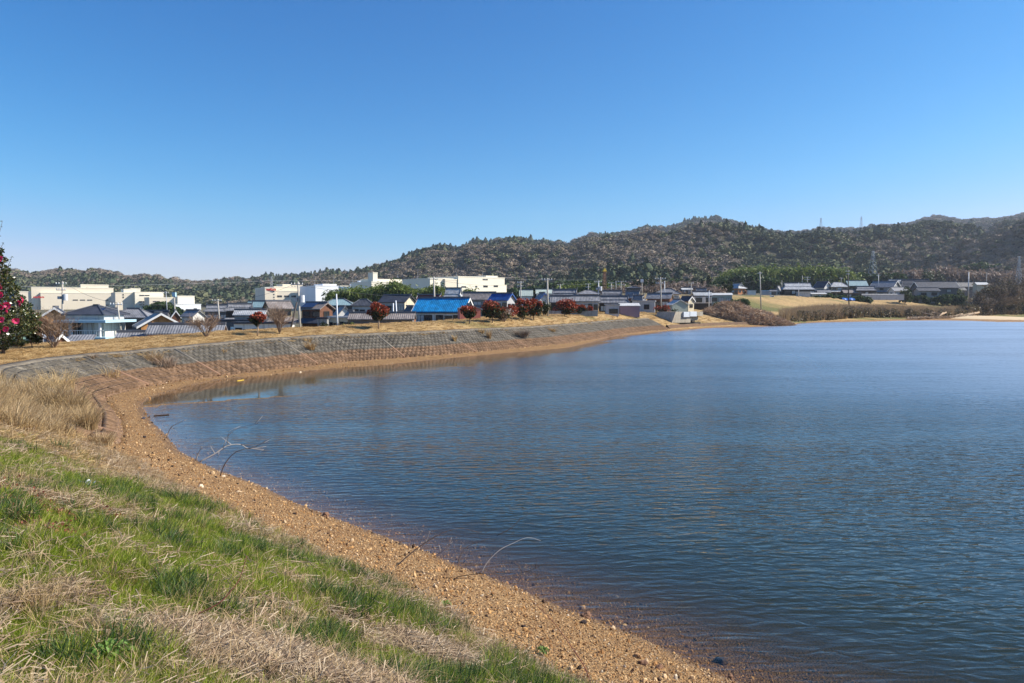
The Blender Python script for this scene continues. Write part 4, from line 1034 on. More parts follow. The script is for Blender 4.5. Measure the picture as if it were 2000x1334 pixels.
hs(438, 500, 594, 606, 142, 'old tiled house with a white topped gable, left of the red leaved tree', 14, .7, 'irimoya', 'grey', 'dark', lower='grey')
hs(484, 528, 588, 600, 185, 'house with a pale blue green sheet roof in front of the tan factory', 3, .5, 'gable', 'teal', 'white')
hs(458, 522, 605, 615, 118, 'low house with a pale grey roof straight behind the red leaved tree', 5, .5, 'gable', 'pale', 'grey', win=(3, 0))
hs(512, 574, 588, 602, 124, 'two storey house with a dark gable and tan walls behind the golden shrub', 38, .75, 'gable', 'brown', 'tan', lower='brown', trim=M_DFRAME)
hs(420, 520, 618, 627, 108, 'dark veranda roofed terrace above the white clinic building', 0, .25, 'flat', 'dark', 'dgrey', cat='terrace', name='terrace', win=(4, 0))
hs(458, 576, 627, 630, 98, 'low white building with a flat dark roof edge and small square windows', 2, .3, 'flat', 'dark', 'white', win=(7, 2), cat='building', name='building')
o = house(430, 462, 631, 636, 112, 'yellow awning over the parked white car', 0, .5, 'flat', 'yellow', 'dark', win=(0, 0), cat='carport', name='carport')
hs(451, 463, 638, 641, 106, 'narrow pale lilac blue shed wall beside the white car', 5, .5, 'flat', 'awning', 'lgrey', win=(0, 0), cat='shed', name='shed')
# 19 dark house with solar roof
r = hs(585, 654, 591, 603, 112, 'dark two storey house with a solar panelled roof and red brown timber side', -28, .8, 'gable', 'brown', 'brown', lower='dark', win=(2, 1))
root, L, D, ze, zr, hl, hd = r
sl = MB(); sl.add([(-hl, -hd - .3, ze + .25), (hl * .4, -hd - .3, ze + .25), (hl * .4, -.5, zr - .1 + .06), (-hl, -.5, zr - .1 + .06), (-hl, -hd - .3, ze + .18), (hl * .4, -hd - .3, ze + .18), (hl * .4, -.5, zr - .12), (-hl, -.5, zr - .12)], [(0,1,2,3),(4,7,6,5),(0,4,5,1),(1,5,6,2),(2,6,7,3),(3,7,4,0)])
sl.link('solar_panel', MATS['solar_cell'], root)
hs(620, 642, 618, 622, 104, 'square grey wing in front of the red brown timber house', 0, .8, 'flat', 'dark', 'grey', cat='outhouse', name='outhouse', win=(1, 0))
hs(640, 692, 616, 619, 106, 'cream flat topped house with dark windows behind the tall white pole', -14, .6, 'flat', 'sheet', 'cream', win=(4, 2))
hs(628, 696, 584, 596, 152, 'house with a pale blue hipped roof below the bamboo', 3, .7, 'hip', 'teal', 'dgrey')
hs(646, 692, 598, 616, 134, 'white plastered gable rising behind the cream house', -60, .9, 'gable', 'grey', 'white', win=(0, 0))
hs(665, 706, 607, 622, 116, 'small gable of orange boards left of the round red tree', -58, .9, 'gable', 'grey', 'brown', gwall='wood', trim=M_TRIM, win=(1, 0))
hs(686, 734, 585, 597, 150, 'light grey two storey house with a dark hipped roof, beside the black roofed one', 3, .7, 'hip', 'dark', 'lgrey', win=(3, 1))
hs(738, 814, 576, 590, 160, 'big modern house with a black roof and a cream sunlit gable', -24, .7, 'gable', 'dark', 'lgrey', win=(4, 1), gwall='cream')
hs(805, 872, 576, 591, 172, 'house with a dark red tiled roof behind the bright blue one', -18, .6, 'irimoya', 'red', 'white')
hs(782, 820, 598, 616, 124, 'low house with a black gable over an orange red wall', -55, .9, 'gable', 'dark', 'orangew', win=(1, 0))
hs(682, 812, 611, 623, 104, 'long low brown grey roofed house with a dark open front, behind the round red tree', 2, .35, 'gable', 'brown', 'dgrey', win=(3, 1))
# 29 blue house
r = hs(806, 928, 582, 608, 110, 'farmhouse with a vivid bright blue tiled roof and white plaster band', -16, .62, 'gable', 'blue', 'dark', lower='blue', band='white', win=(5, 1), trim=M_TRIM, lgap=.8)
root, L, D, ze, zr, hl, hd = r
mm = MB(); mm.add([(-hl - 3.2, -hd - 2.6, ze - 2.1), (hl - .5, -hd - 2.6, ze - 2.1), (hl - .5, -hd - 1.30, ze - 1.55), (-hl - 3.2, -hd - 1.30, ze - 1.55), (-hl - 3.2, -hd - 2.6, ze - 2.2), (hl - .5, -hd - 2.6, ze - 2.2), (hl - .5, -hd - 1.30, ze - 1.65), (-hl - 3.2, -hd - 1.30, ze - 1.65)], [(0,1,2,3),(4,7,6,5),(0,4,5,1),(1,5,6,2),(2,6,7,3),(3,7,4,0)])
mm.link('veranda_roof', ROOF['blue'], root)
for i in range(5): MB().box(-hl - 2.8 + i * 2.4, -hl - 2.68 + i * 2.4, -hd - 2.4, -hd - 2.28, 0, ze - 2.15).link('post', WALL['brown'], root)
MB().box(-hl - 4.4, -hl + .3, -hd - 3.9, -hd - 2.7, ze - 2.55, ze - 2.45).link('awning', ROOF['awning'], root)
r = hs(892, 940, 612, 622, 97, 'salmon red barn with clipped shoulders beside the bright blue roof', -78, 1.2, 'gable', 'brown', 'salmon', cat='barn', name='barn', win=(0, 0), ov=0.05)
hs(862, 910, 563, 583, 205, 'tall steep pale grey roof of a temple hall below the cream factory', -12, .8, 'irimoya', 'pale', 'white', cat='temple hall', name='temple_hall')
hs(902, 972, 571, 585, 160, 'long grey roofed house with slate blue grey walls right of the temple hall', -10, .5, 'gable', 'brown', 'grey', lower='grey', trim=M_TRIM)
hs(952, 1010, 573, 586, 150, 'house with royal blue roof and blue gable above the red hedge trees', -34, .7, 'gable', 'navy', 'lgrey', trim=ROOF['navy'])
hs(1014, 1041, 566, 578, 250, 'barn with a pale mint sheet roof at the foot of the hill', 0, .8, 'gable', 'mint', 'white', cat='barn', name='barn', win=(0, 0))
hs(1046, 1090, 565, 573, 255, 'long pale mint roofed barn, the right one of the pair below the wood', 0, .5, 'gable', 'mint', 'white', cat='barn', name='barn', win=(0, 0))
hs(1044, 1074, 572, 584, 142, 'white gabled house with blue barge boards left of the slim pole', -70, .9, 'gable', 'grey', 'white', trim=ROOF['navy'], win=(1, 0))
hs(1072, 1134, 566, 579, 155, 'grand grey tiled house with an ornate ridge and white gable, above the middle red bushes', -12, .6, 'irimoya', 'grey', 'dark')
hs(1074, 1116, 578, 590, 138, 'grey tiled wing in front of the grand ornate ridged house', 0, .6, 'gable', 'grey', 'dark')
hs(1126, 1172, 567, 577, 176, 'house with a pyramid shaped grey roof and blue tarpaulin edge', 0, .8, 'hip', 'grey', 'lgrey')
hs(1108, 1170, 578, 588, 140, 'broad slate roofed house with a row of small white panels under the eaves', 0, .5, 'gable', 'grey', 'lgrey', lower='grey', win=(6, 1))
hs(1166, 1232, 579, 591, 136, 'grey tiled house with white gable ornaments above the mauve garage', -8, .5, 'irimoya', 'grey', 'dark')
hs(1172, 1218, 568, 579, 164, 'grey roofed house with white ends, second row behind the mauve garage', -6, .55, 'irimoya', 'grey', 'dark')
hs(1216, 1256, 569, 582, 168, 'dark gabled grey house left of the tall concrete pole', -24, .7, 'irimoya', 'grey', 'brown')
hs(1222, 1250, 564, 570, 210, 'small dark pyramid roof furthest back above the mauve garage', 0, .9, 'hip', 'dark', 'dgrey')
hs(1181, 1210, 592, 595, 126, 'plain grey concrete store with one window beside the mauve garage', 3, .6, 'flat', 'pale', 'lgrey', win=(1, 0), cat='store', name='store')
hs(1209, 1250, 592, 597, 128, 'mauve walled garage with a pale blue grey roof edge', 1, .4, 'shed', 'sheet', 'mauve', win=(0, 0), cat='garage', name='garage')
hs(1248, 1282, 586, 589, 146, 'box shaped grey shed with a cream sunlit end, behind the red shrub', -14, .5, 'flat', 'sheet', 'lgrey', win=(1, 0), cat='shed', name='shed')
hs(1274, 1334, 564, 574, 176, 'large house with a dark hipped roof and white upper walls', -14, .75, 'hip', 'grey', 'white', lower='grey')
hs(1260, 1318, 573, 583, 154, 'grey tiled house with a brown gable end directly behind the red shrub', -26, .6, 'gable', 'grey', 'brown', lower='grey')
hs(1302, 1344, 585, 595, 138, 'pale grey gabled shed facing the pond above the sluice', -76, 1.3, 'gable', 'sheet', 'sage', win=(0, 0), cat='shed', name='shed', ov=0.2)
hs(1326, 1358, 579, 588, 158, 'small house with black roof edges and white walls right of the pale gabled shed', -52, .9, 'gable', 'dark', 'cream', trim=M_TRIM, win=(1, 1))
hs(1330, 1352, 562, 570, 215, 'little bluish roof above the black walled house', 0, .6, 'gable', 'sheet', 'lgrey')
hs(1345, 1378, 560, 567, 225, 'pale blue grey roofs furthest back left of the round green trees', 0, .6, 'irimoya', 'dark', 'grey')
hs(1352, 1390, 570, 577, 168, 'black walled house with a grey roof and white upper band', 2, .5, 'gable', 'pale', 'dark', band='white', win=(2, 1))
hs(1388, 1431, 572, 576, 184, 'long sage green sheet metal shed with a cream sunlit end', -10, .35, 'shed', 'sheet', 'sage', win=(3, 0), cat='shed', name='shed')
# right group, across the fields
hs(1422, 1458, 554, 563, 262, 'orange walled house with white edged stacked roofs behind the sage shed', -60, .9, 'irimoya', 'pale', 'orangew', lower='pale')
hs(1458, 1476, 568, 571, 262, 'white box shaped container standing by the orange walled house', 0, .5, 'flat', 'sheet', 'white', win=(0, 0), cat='container', name='container')
hs(1486, 1504, 568, 571, 266, 'pale blue container right of the tall field pole', 0, .5, 'flat', 'awning', 'awning' if False else 'lgrey', win=(0, 0), cat='container', name='container')
hs(1512, 1530, 559, 569, 272, 'small grey gabled annex left of the big temple roofed farmhouse', 50, .8, 'gable', 'grey', 'grey')
hs(1524, 1590, 553, 565, 270, 'big old farmhouse with a ridged grey roof over dark timber, nearest the field pole', -6, .55, 'irimoya', 'pale', 'dark', lower='grey', win=(5, 1))
hs(1556, 1582, 576, 578, 258, 'white and grey corrugated store in front of the old farmhouse', 0, .5, 'flat', 'sheet', 'lgrey', win=(0, 0), cat='store', name='store')
hs(1583, 1614, 573, 577, 260, 'low cream shed with a dark opening right of the corrugated store', -8, .5, 'shed', 'sheet', 'cream', win=(1, 0), cat='shed', name='shed')
hs(1590, 1624, 550, 562, 285, 'twin dark gabled house facing the fields', -62, .9, 'gable', 'dark', 'white', trim=M_TRIM, lower='grey')
hs(1618, 1654, 551, 560, 280, 'cream walled house with a pale roof left of the pole with transformers', 0, .6, 'hip', 'pale', 'tan', lower='pale')
hs(1652, 1692, 548, 558, 285, 'dark house with a rusty red and teal sheet roof behind the tall right hand pole', 0, .5, 'gable', 'teal', 'dark', win=(3, 1))
hs(1644, 1708, 566, 572, 268, 'long low dark roofed farm building beside a blue tarpaulin', 0, .3, 'gable', 'brown', 'dark')
hs(1700, 1758, 549, 561, 285, 'grey house with bold white gable lines, left of the dark round tree', -50, .8, 'gable', 'grey', 'grey', trim=M_TRIM, lower='grey')
hs(1732, 1764, 546, 553, 310, 'roof with white ends peeping up behind the bold white gabled house', -10, .6, 'irimoya', 'pale', 'white')
hs(1752, 1822, 546, 561, 295, 'house with a sweeping dark roof behind the round green tree', -20, .6, 'irimoya', 'dark', 'brown')
hs(1786, 1866, 550, 562, 256, 'wide slate roofed house with two small white windows in a grey wall', -6, .5, 'gable', 'dark', 'dgrey', win=(2, 1), glass=M_CURT, trim=M_TRIM)
hs(1788, 1832, 562, 568, 246, 'grey roofed front wing of the wide slate roofed house', 0, .5, 'gable', 'dark', 'grey', win=(2, 0), cat='outhouse', name='outhouse')
hs(1850, 1900, 551, 560, 290, 'long grey roofed house left of the metal pole at the far right', 0, .4, 'gable', 'dark', 'dgrey')
hs(1903, 1927, 551, 556, 262, 'translucent greenhouse beside the big thicket', 0, .7, 'gable', 'sheet', 'sage', win=(0, 0), cat='greenhouse', name='greenhouse')
hs(1668, 1712, 560, 567, 266, 'dark tiled house in the front row, just left of the bold white gabled one', -10, .6, 'irimoya', 'grey', 'dark', win=(3, 1))
hs(1736, 1772, 561, 568, 268, 'low tiled house half hidden by the round garden tree', 12, .6, 'gable', 'grey', 'white', win=(2, 1), trim=M_TRIM)
hs(1594, 1622, 566, 571, 268, 'little tiled outhouse in front of the twin dark gabled house', -8, .6, 'gable', 'grey', 'dark', win=(2, 0), cat='outhouse', name='outhouse')
hs(1864, 1886, 561, 567, 262, 'small dark outhouse at the right end of the wide slate roofed house', 8, .7, 'gable', 'dark', 'dgrey', win=(1, 0), cat='outhouse', name='outhouse')
hs(1502, 1518, 566, 572, 262, 'small white walled shed left of the old farmhouse', -12, .8, 'gable', 'grey', 'white', win=(1, 0), cat='shed', name='shed')
hs(1232, 1262, 578, 586, 150, 'white walled house squeezed between the mauve garage and the tall pole', -30, .8, 'irimoya', 'grey', 'white', win=(2, 1))
hs(1356, 1384, 564, 571, 196, 'grey roofed house behind the black walled one', -20, .7, 'irimoya', 'grey', 'white', win=(2, 1))
# garden wall
WD = 296
a, c = at_d(1683, 578, WD), at_d(1766, 578, WD)
gw = thing('garden_wall', (a.x, WD, H1(a.x, WD) - .2), 0, 'long pale garden wall capped with tiles before the right hand houses', 'wall')
top = at_d(1700, 574, WD).z - gw.location.z
MB().box(0, c.x - a.x, -.12, .12, 0, top - .25).link('wall_body', WALL['lgrey'], gw); MB().prism([(-.3, top - .25), (.3, top - .25), (0, top)], 'x', -.1, c.x - a.x + .1).link('wall_capping', ROOF['pale'], gw)
a, c = at_d(1072, 607, 124), at_d(1168, 607, 124)
gw = thing('garden_wall', (a.x, 124, H1(a.x, 124) - .3), R(3), 'low grey concrete garden wall running behind the red bushes', 'wall')
MB().box(0, c.x - a.x, -.1, .1, 0, a.z - gw.location.z).link('wall_body', WALL['grey'], gw)
# blue tarpaulin
TD = 284
p = at_d(1656, 577, TD); tp = MB(); n = 7
vs = [(i / (n - 1) * 5 - 2.5, j / (n - 1) * 2.5 - 1.2, 1.1 * (1 - (2 * j / (n - 1) - 1) ** 2) * (0.8 + .2 * math.sin(i * 1.9)) + 0.15 * math.sin(i * 2.1 + j)) for j in range(n) for i in range(n)]
tp.add(vs, [(j * n + i, j * n + i + 1, (j + 1) * n + i + 1, (j + 1) * n + i) for j in range(n - 1) for i in range(n - 1)])
o = tp.link('tarpaulin', plain('blue_tarp', (0.02, 0.12, 0.42), 0.45, 0.1), None, (p.x, TD, H1(p.x, TD) + .1)); tag(o, 'crumpled bright blue tarpaulin heaped by the low dark farm building', 'tarpaulin')
o['kind'] = 'thing'

# ------------------------------------------------------------------ the factory
M_FCREAM = plain('factory_cream', (0.84, 0.77, 0.61), 0.8, 0.04, 0.1); M_FTAN_SHADE = plain('factory_tan', (0.76, 0.67, 0.52), 0.8, 0.05, 0.1)  # tan doubles as the leftmost factories' shaded sides, shade put into the colour
M_FWHITE = plain('factory_white', (0.86, 0.87, 0.87), 0.7, 0.04, 0.1); M_FBLUE = plain('factory_glazing', (0.16, 0.24, 0.32), 0.3, 0.1, 0.3)
def factory(blocks, d, yaw, label):
    """blocks: px0, px1, top row, material, depth shift, list of window strips (px0, px1, y0, y1, count)"""
    x0 = min(b[0] for b in blocks); x1 = max(b[1] for b in blocks); cx = (x0 + x1) / 2
    p = at_d(cx, 600, d); zg = H1(p.x, d) - 0.5; ya = R(yaw); k = d / FPX / math.cos(ya)
    root = thing('factory', (p.x, d, zg), ya, label, 'factory')
    for bx0, bx1, ty, mat, sh, dep, strips in blocks:
        a, c = (bx0 - cx) * k, (bx1 - cx) * k
        dm = d + (a + c) / 2 * math.sin(ya); zt = at_d(cx, ty, dm).z - zg
        MB().box(a, c, sh, sh + dep, 0, zt).link('block', mat, root)
        MB().box(a - .12, c + .12, sh - .12, sh + dep + .12, zt - .02, zt + .45).link('parapet', M_FCREAM if mat is not M_FWHITE else M_FWHITE, root)
        for sx0, sx1, sy0, sy1, cnt in strips:
            za, zb = at_d(cx, sy1, dm).z - zg, at_d(cx, sy0, dm).z - zg
            for i in range(cnt):
                w = (sx1 - sx0) * k / cnt; xx_ = (sx0 - cx) * k + w * (i + .5)
                add_window(root, xx_, sh - .06, (za + zb) / 2, w * (0.92 if cnt < 3 else .7), max(zb - za, .7), 0, M_FRAME, M_GLASS)
    return root, k, cx, zg
factory([(36, 64, 568, M_FBLUE, 6, 14, []), (64, 88, 570, M_FTAN_SHADE, 4, 20, []), (86, 200, 562.5, M_FTAN_SHADE, 3, 30, [(96, 150, 588, 590, 5)]), (154, 194, 556.5, M_FTAN_SHADE, 8, 12, [(161, 165, 561, 563, 1)]),
         (98, 200, 573, M_FTAN_SHADE, 0, 2.9, [(140, 170, 585, 587, 3), (188, 192, 585, 587, 1), (188, 192, 595, 597, 1)]), (200, 226, 575, M_FCREAM, -3, 16, [(208, 222, 585, 587, 4), (208, 222, 591.5, 593.5, 4), (208, 222, 597, 599, 4)]), (226, 241, 564, M_FCREAM, 5, 20, [])],
        470, 34, 'sprawling cream factory with a red sign and stepped roofs, furthest left below the hill')
factory([(241, 268, 572, M_FTAN_SHADE, 4, 20, [(251, 253, 574, 577, 1), (251, 253, 579, 582, 1)]), (253.5, 271, 565.5, M_FCREAM, 6, 12, []), (267, 308, 571.5, M_FCREAM, 0, 22, [(273, 288, 576, 578, 2), (272, 303, 588.5, 590.5, 6), (272, 303, 594, 596, 6)])],  # left block is the shaded side of the cream one, darkened by colour
        450, 36, 'bright cream four storey factory block with rows of tiny windows')
factory([(307, 370, 582, M_FTAN_SHADE, 4, 18, [(312, 322, 588, 590, 2)]), (346, 371, 579, M_FCREAM, 0, 14, []), (340, 377, 595, M_FWHITE, -6, 8, [(366, 371, 602, 605, 1)])],
        440, 36, 'lower cream factory wing with a long roof tank, left of the bare hillside')
fr_, k_, cx_, zg_ = factory([(529, 546, 563, M_FTAN_SHADE, 0, 24, [(542, 544, 568, 570, 1), (542, 544, 574, 576, 1), (542, 544, 579.5, 581.5, 1), (542, 544, 584.5, 586.5, 1)]), (546, 627, 561, M_FTAN_SHADE, 4, 30, []), (563, 596, 556, M_FTAN_SHADE, 8, 14, [(576, 590, 558.5, 560, 3)]),
         (546, 586, 569, M_FTAN_SHADE, 1, 2.8, [(547, 581, 577, 580.5, 3)]), (585, 627, 575, M_FWHITE, -1, 4.5, [(590, 591.5, 577, 593, 1), (599, 600.5, 577, 593, 1), (608, 609.5, 577, 593, 1), (617, 618.5, 577, 593, 1)])],
        430, 33, 'tan factory block with a red script sign and white ribbed loading bays')
factory([(627, 730, 560, M_FWHITE, 0, 26, []), (642, 664, 556, M_FWHITE, 3, 14, []), (700, 727, 555, M_FWHITE, 5, 10, []), (666, 683, 559.5, M_FBLUE, -.4, .38, []), (709, 713, 549, M_FWHITE, 8, 3, [])],
        420, 36, 'long bright white factory hall behind the bamboo')
factory([(739, 830, 552, M_FCREAM, 3, 26, [(790, 802, 556, 559, 2)]), (744.5, 752, 533, M_FCREAM, 5, 6, []), (752, 826, 546, M_FCREAM, 12, 14, []), (816, 845, 550, M_FCREAM, 0, 20, [(823, 825, 556, 558, 1), (823, 825, 562, 564, 1), (838, 842, 555, 559, 1)])],
        400, 38, 'cream factory hall with a square chimney tower in the middle of the complex')
factory([(852, 897, 545, M_FCREAM, 2, 26, [(863, 872, 560.5, 563.5, 1), (883, 892, 560, 563, 1)]), (875, 896.5, 546.5, M_FTAN_SHADE, .5, 1.4, []), (897, 985, 542.5, M_FCREAM, 0, 28, [(903, 911.5, 559.5, 562.5, 1), (928, 932, 558.5, 561.5, 1), (943, 952, 557.5, 561, 1), (963, 972, 556.5, 560, 1), (942, 952, 545, 546.5, 2)]),
         (962, 985, 539.6, M_FCREAM, 6, 20, []), (986, 996, 557.5, M_FCREAM, 3, 14, [])],
        385, 42, 'pale cream factory hall with four dark windows, rightmost of the complex')
# red script sign on the tan block
def script_sign(txt, p, size, ya, label):
    cu = bpy.data.curves.new('factory_sign', 'FONT'); cu.body = txt; cu.size = size; cu.extrude = 0.12; cu.shear = 0.3; cu.align_x = 'CENTER'; cu.offset = 0.03 * size
    tmp = bpy.data.objects.new('tmp', cu); COL.objects.link(tmp); dg = bpy.context.evaluated_depsgraph_get(); me = bpy.data.meshes.new_from_object(tmp.evaluated_get(dg)); bpy.data.objects.remove(tmp)
    me.materials.clear(); me.materials.append(plain('red_sign_paint', (0.62, 0.03, 0.02), 0.5, 0.05))
    o = link('factory_sign', me); o.location = p; o.rotation_euler = (R(90), 0, ya); tag(o, label, 'sign'); return o
pp = Vector(((537.5 - cx_) * k_, -0.3, 0)); pp.rotate(Euler((0, 0, R(33)))); pp += fr_.location
script_sign('muRata', (pp.x, pp.y, at_d(537, 567.3, pp.y).z), 2.0, R(24), 'red lettered sign on the corner of the tan factory block')
pq = at_d(75, 583, 462)
script_sign('muRata', (at_d(75, 583, 440).x, 440, at_d(75, 582, 440).z), 1.9, R(26), 'red lettered sign on the leftmost factory, half hidden by the bare shrub')
# ------------------------------------------------------------------ trees and shrubs
M_BARK = plain('bark', (0.13, 0.095, 0.07), 0.9, 0.3, 6)
M_PALEBARK = plain('pale_bark', (0.34, 0.25, 0.17), 0.85, 0.25, 6)
M_TWIG = leaf_mat('bare_twigs', [(0.26, 0.18, 0.12), (0.38, 0.27, 0.18), (0.20, 0.13, 0.09)], 0.0, 0.8)
M_TWIGG = leaf_mat('grey_brown_twigs', [(0.20, 0.15, 0.11), (0.30, 0.23, 0.17), (0.13, 0.10, 0.07), (0.36, 0.28, 0.20)], 0.0, 0.8)
M_RED = leaf_mat('red_leaves', [(0.20, 0.028, 0.014), (0.34, 0.055, 0.025), (0.44, 0.10, 0.04), (0.13, 0.022, 0.012), (0.24, 0.06, 0.025)], 0.3, 0.45)
M_ORANGE = leaf_mat('rusty_leaves', [(0.34, 0.07, 0.03), (0.22, 0.05, 0.02), (0.38, 0.045, 0.03), (0.12, 0.07, 0.02)], 0.3, 0.5)
M_DGREEN = leaf_mat('dark_leaves', [(0.02, 0.03, 0.008), (0.04, 0.055, 0.014), (0.07, 0.08, 0.02), (0.012, 0.02, 0.006)], 0.2, 0.4)
M_EVER = leaf_mat('evergreen_leaves', [(0.02, 0.045, 0.012), (0.04, 0.075, 0.02), (0.07, 0.105, 0.03), (0.012, 0.03, 0.01)], 0.2, 0.5)
M_CEDAR = leaf_mat('cedar_leaves', [(0.02, 0.04, 0.014), (0.05, 0.06, 0.02), (0.09, 0.06, 0.03)], 0.15, 0.6)
M_YGREEN = leaf_mat('bamboo_leaves', [(0.09, 0.13, 0.02), (0.16, 0.20, 0.035), (0.24, 0.26, 0.06), (0.05, 0.08, 0.015)], 0.35, 0.5)
M_PINK = leaf_mat('pink_petals', [(0.70, 0.03, 0.14), (0.85, 0.08, 0.24), (0.58, 0.015, 0.08)], 0.3, 0.5)

def leaf_quads(c, size, rg, flat=0.0, aspect=0.5, axis=None):
    """one folded-free leaf (rhombus) at each centre; returns verts (n*4,3), faces"""
    n = len(c); a = rg.normal(size=(n, 3)) if axis is None else axis + 0.35 * rg.normal(size=(n, 3)); a /= np.linalg.norm(a, axis=1)[:, None]
    b = np.cross(a, rg.normal(size=(n, 3))); b /= np.linalg.norm(b, axis=1)[:, None] + 1e-9
    s = (size * (0.6 + 0.8 * rg.rand(n)))[:, None] / 2; w = s * aspect
    v = np.stack([c - a * s, c + b * w, c + a * s, c - b * w], 1).reshape(-1, 3)
    return v, np.arange(n * 4).reshape(n, 4)
def crown_points(n, rx, ry, rz, rg, lumps=14, shape='round', hollow=0.45):
    """points in lumps spread through a crown; z from 0 (bottom) to 2*rz"""
    L_ = []
    while len(L_) < lumps:
        p = rg.uniform(-1, 1, 3)
        if np.linalg.norm(p) > 1 or np.linalg.norm(p) < 0.35: continue
        L_.append(p * 0.72)
    L_ = np.array(L_); k = rg.randint(0, lumps, n); d = rg.normal(size=(n, 3)); d /= np.linalg.norm(d, axis=1)[:, None]
    r = (hollow + (1 - hollow) * rg.rand(n) ** 0.6)[:, None] * (0.30 + 0.16 * rg.rand(lumps))[k][:, None]
    q = L_[k] + d * r
    if shape == 'cone':
        t = (q[:, 2] + 1.1) / 2.2; f = np.clip(1.12 - t, 0.06, 1); q[:, 0] *= f * 1.1; q[:, 1] *= f * 1.1
    if shape == 'goblet':
        t = np.clip((q[:, 2] + 1) / 1.1, 0.15, 1); q[:, 0] *= t ** 0.7; q[:, 1] *= t ** 0.7
    return np.stack([q[:, 0] * rx, q[:, 1] * ry, (q[:, 2] + 1) * rz], 1)
def limbs(mb, base, targets, r0, rg, sides=5):
    for t in targets:
        t = Vector(t); base = Vector(base); mid = base.lerp(t, 0.5) + Vector((rg.normal() * .08, rg.normal() * .08, .05)) * (t - base).length
        mb.tube([base, mid, t], [r0, r0 * .6, r0 * .2], sides)
def leafy_tree(px, top, base, wpx, d, label, cat, mats, leaf, nleaf, name, group=None, shape='round', trunk=0.18, crown_low=0.28, bark=None, seed=None, redsplit=False, lumps=16, onbase=False, sidew=1.0):
    seed = seed if seed is not None else int(px * 3 + top); rg = np.random.RandomState(seed)
    if onbase:
        g = on_ground(px, base); d = g.y + 0.3; x = g.x; z0 = H1(x, d)
    else:
        p = at_d(px, top, d); x = p.x; z0 = H1(x, d)
    zt = at_d(px, top, d).z; Ht = zt - z0; rx = wpx * d / FPX / 2 * 1.12; cz0 = Ht * crown_low; rzz = (Ht - cz0) / 2
    root = thing(name, (x, d, z0 - .05), rg.rand() * 6, label, cat, group)
    t = MB(); lean = rg.normal(0, .04, 2) * Ht
    t.tube([(0, 0, 0), (lean[0] * .4, lean[1] * .4, cz0 * .6), (lean[0], lean[1], cz0 + rzz * .5)], [trunk, trunk * .8, trunk * .5], 7)
    pts = crown_points(nleaf, rx, rx * 0.95 * sidew, rzz, rg, lumps, shape); pts[:, 2] += cz0
    tg = pts[rg.randint(0, nleaf, 9)] * np.array([.75, .75, 1]); tg[:, 2] = cz0 + (tg[:, 2] - cz0) * .8
    limbs(t, (lean[0], lean[1], cz0 + .1 * rzz), tg, trunk * .45, rg, 4)
    t.link('trunk', bark or M_BARK, root, smooth=True)
    v, f = leaf_quads(pts, leaf, rg, aspect=0.6)
    me = mesh_np('crown', v, f)
    for m_ in mats: me.materials.append(m_)
    if len(mats) > 1:
        if redsplit:   # young red leaves sit at the shoot tips: outside and on top
            q = (pts - [0, 0, cz0 + rzz * .8]) / [rx, rx, rzz]; out = np.linalg.norm(q, axis=1) * .7 + .5 * q[:, 2] + rg.normal(0, .22, nleaf)
            mi = (out < redsplit).astype(np.int32)
        else: mi = rg.randint(0, len(mats), nleaf).astype(np.int32)
        me.polygons.foreach_set('material_index', mi); me.update()
    link('crown', me, root)
    return root
def branch_mesh(H, W, n_main, rg, levels=3, r0=0.05, up=0.75, kids=4, sides=3, goblet=True):
    mb = MB()
    def grow(p, dr, ln, r, lv):
        q = [p]; cur = Vector(p); dd = Vector(dr)
        for i in range(3):
            dd = (dd + Vector((rg.normal() * .14, rg.normal() * .14, .05 + rg.normal() * .08))).normalized(); cur = cur + dd * ln / 3; q.append(cur.copy())
        mb.tube(q, [r, r * .8, r * .6, r * .35], sides)
        if lv > 0:
            for k in range(kids):
                t = rg.uniform(.35, 1.0); i = min(int(t * 3), 2); pp = q[i].lerp(q[i + 1], t * 3 - i)
                nd = (dd + Vector((rg.normal(), rg.normal(), rg.normal() * .5 + .1)) * .55).normalized()
                grow(pp, nd, ln * rg.uniform(.45, .7), r * .5, lv - 1)
    for k in range(n_main):
        a = 6.283 * k / n_main + rg.normal() * .4; s = (W / H) * rg.uniform(.3, 1.0)
        dr = Vector((math.cos(a) * s, math.sin(a) * s, up)).normalized()
        grow(Vector((math.cos(a) * .08 * W * .2, math.sin(a) * .08 * W * .2, 0)), dr, H * rg.uniform(.45, .6), r0, levels)
    return mb
def bare_shrub(px, top, base, wpx, label, name='bare_shrub', cat='shrub', n=9, levels=3, r0=0.05, mat=None, seed=1, d=None, kids=4, group=None):
    rg = np.random.RandomState(seed)
    if d is None: g = on_ground(px, base); d = g.y + 0.2
    x = at_d(px, base, d).x; z0 = H1(x, d); Ht = at_d(px, top, d).z - z0; W = wpx * d / FPX / 2
    root = thing(name, (x, d, z0 - .05), 0, label, cat, group)
    mb = branch_mesh(Ht, W, n, rg, levels, r0, kids=kids)
    v = np.array(mb.v); v[:, 2] *= Ht / max(v[:, 2].max(), .1); s_ = W / max(np.percentile(np.abs(v[:, :2]), 97), .1); v[:, :2] *= s_
    me = bpy.data.meshes.new('branches'); me.from_pydata([tuple(q) for q in v], [], mb.f); me.materials.append(mat or M_TWIG)
    link('branches', me, root); return root, Ht, W

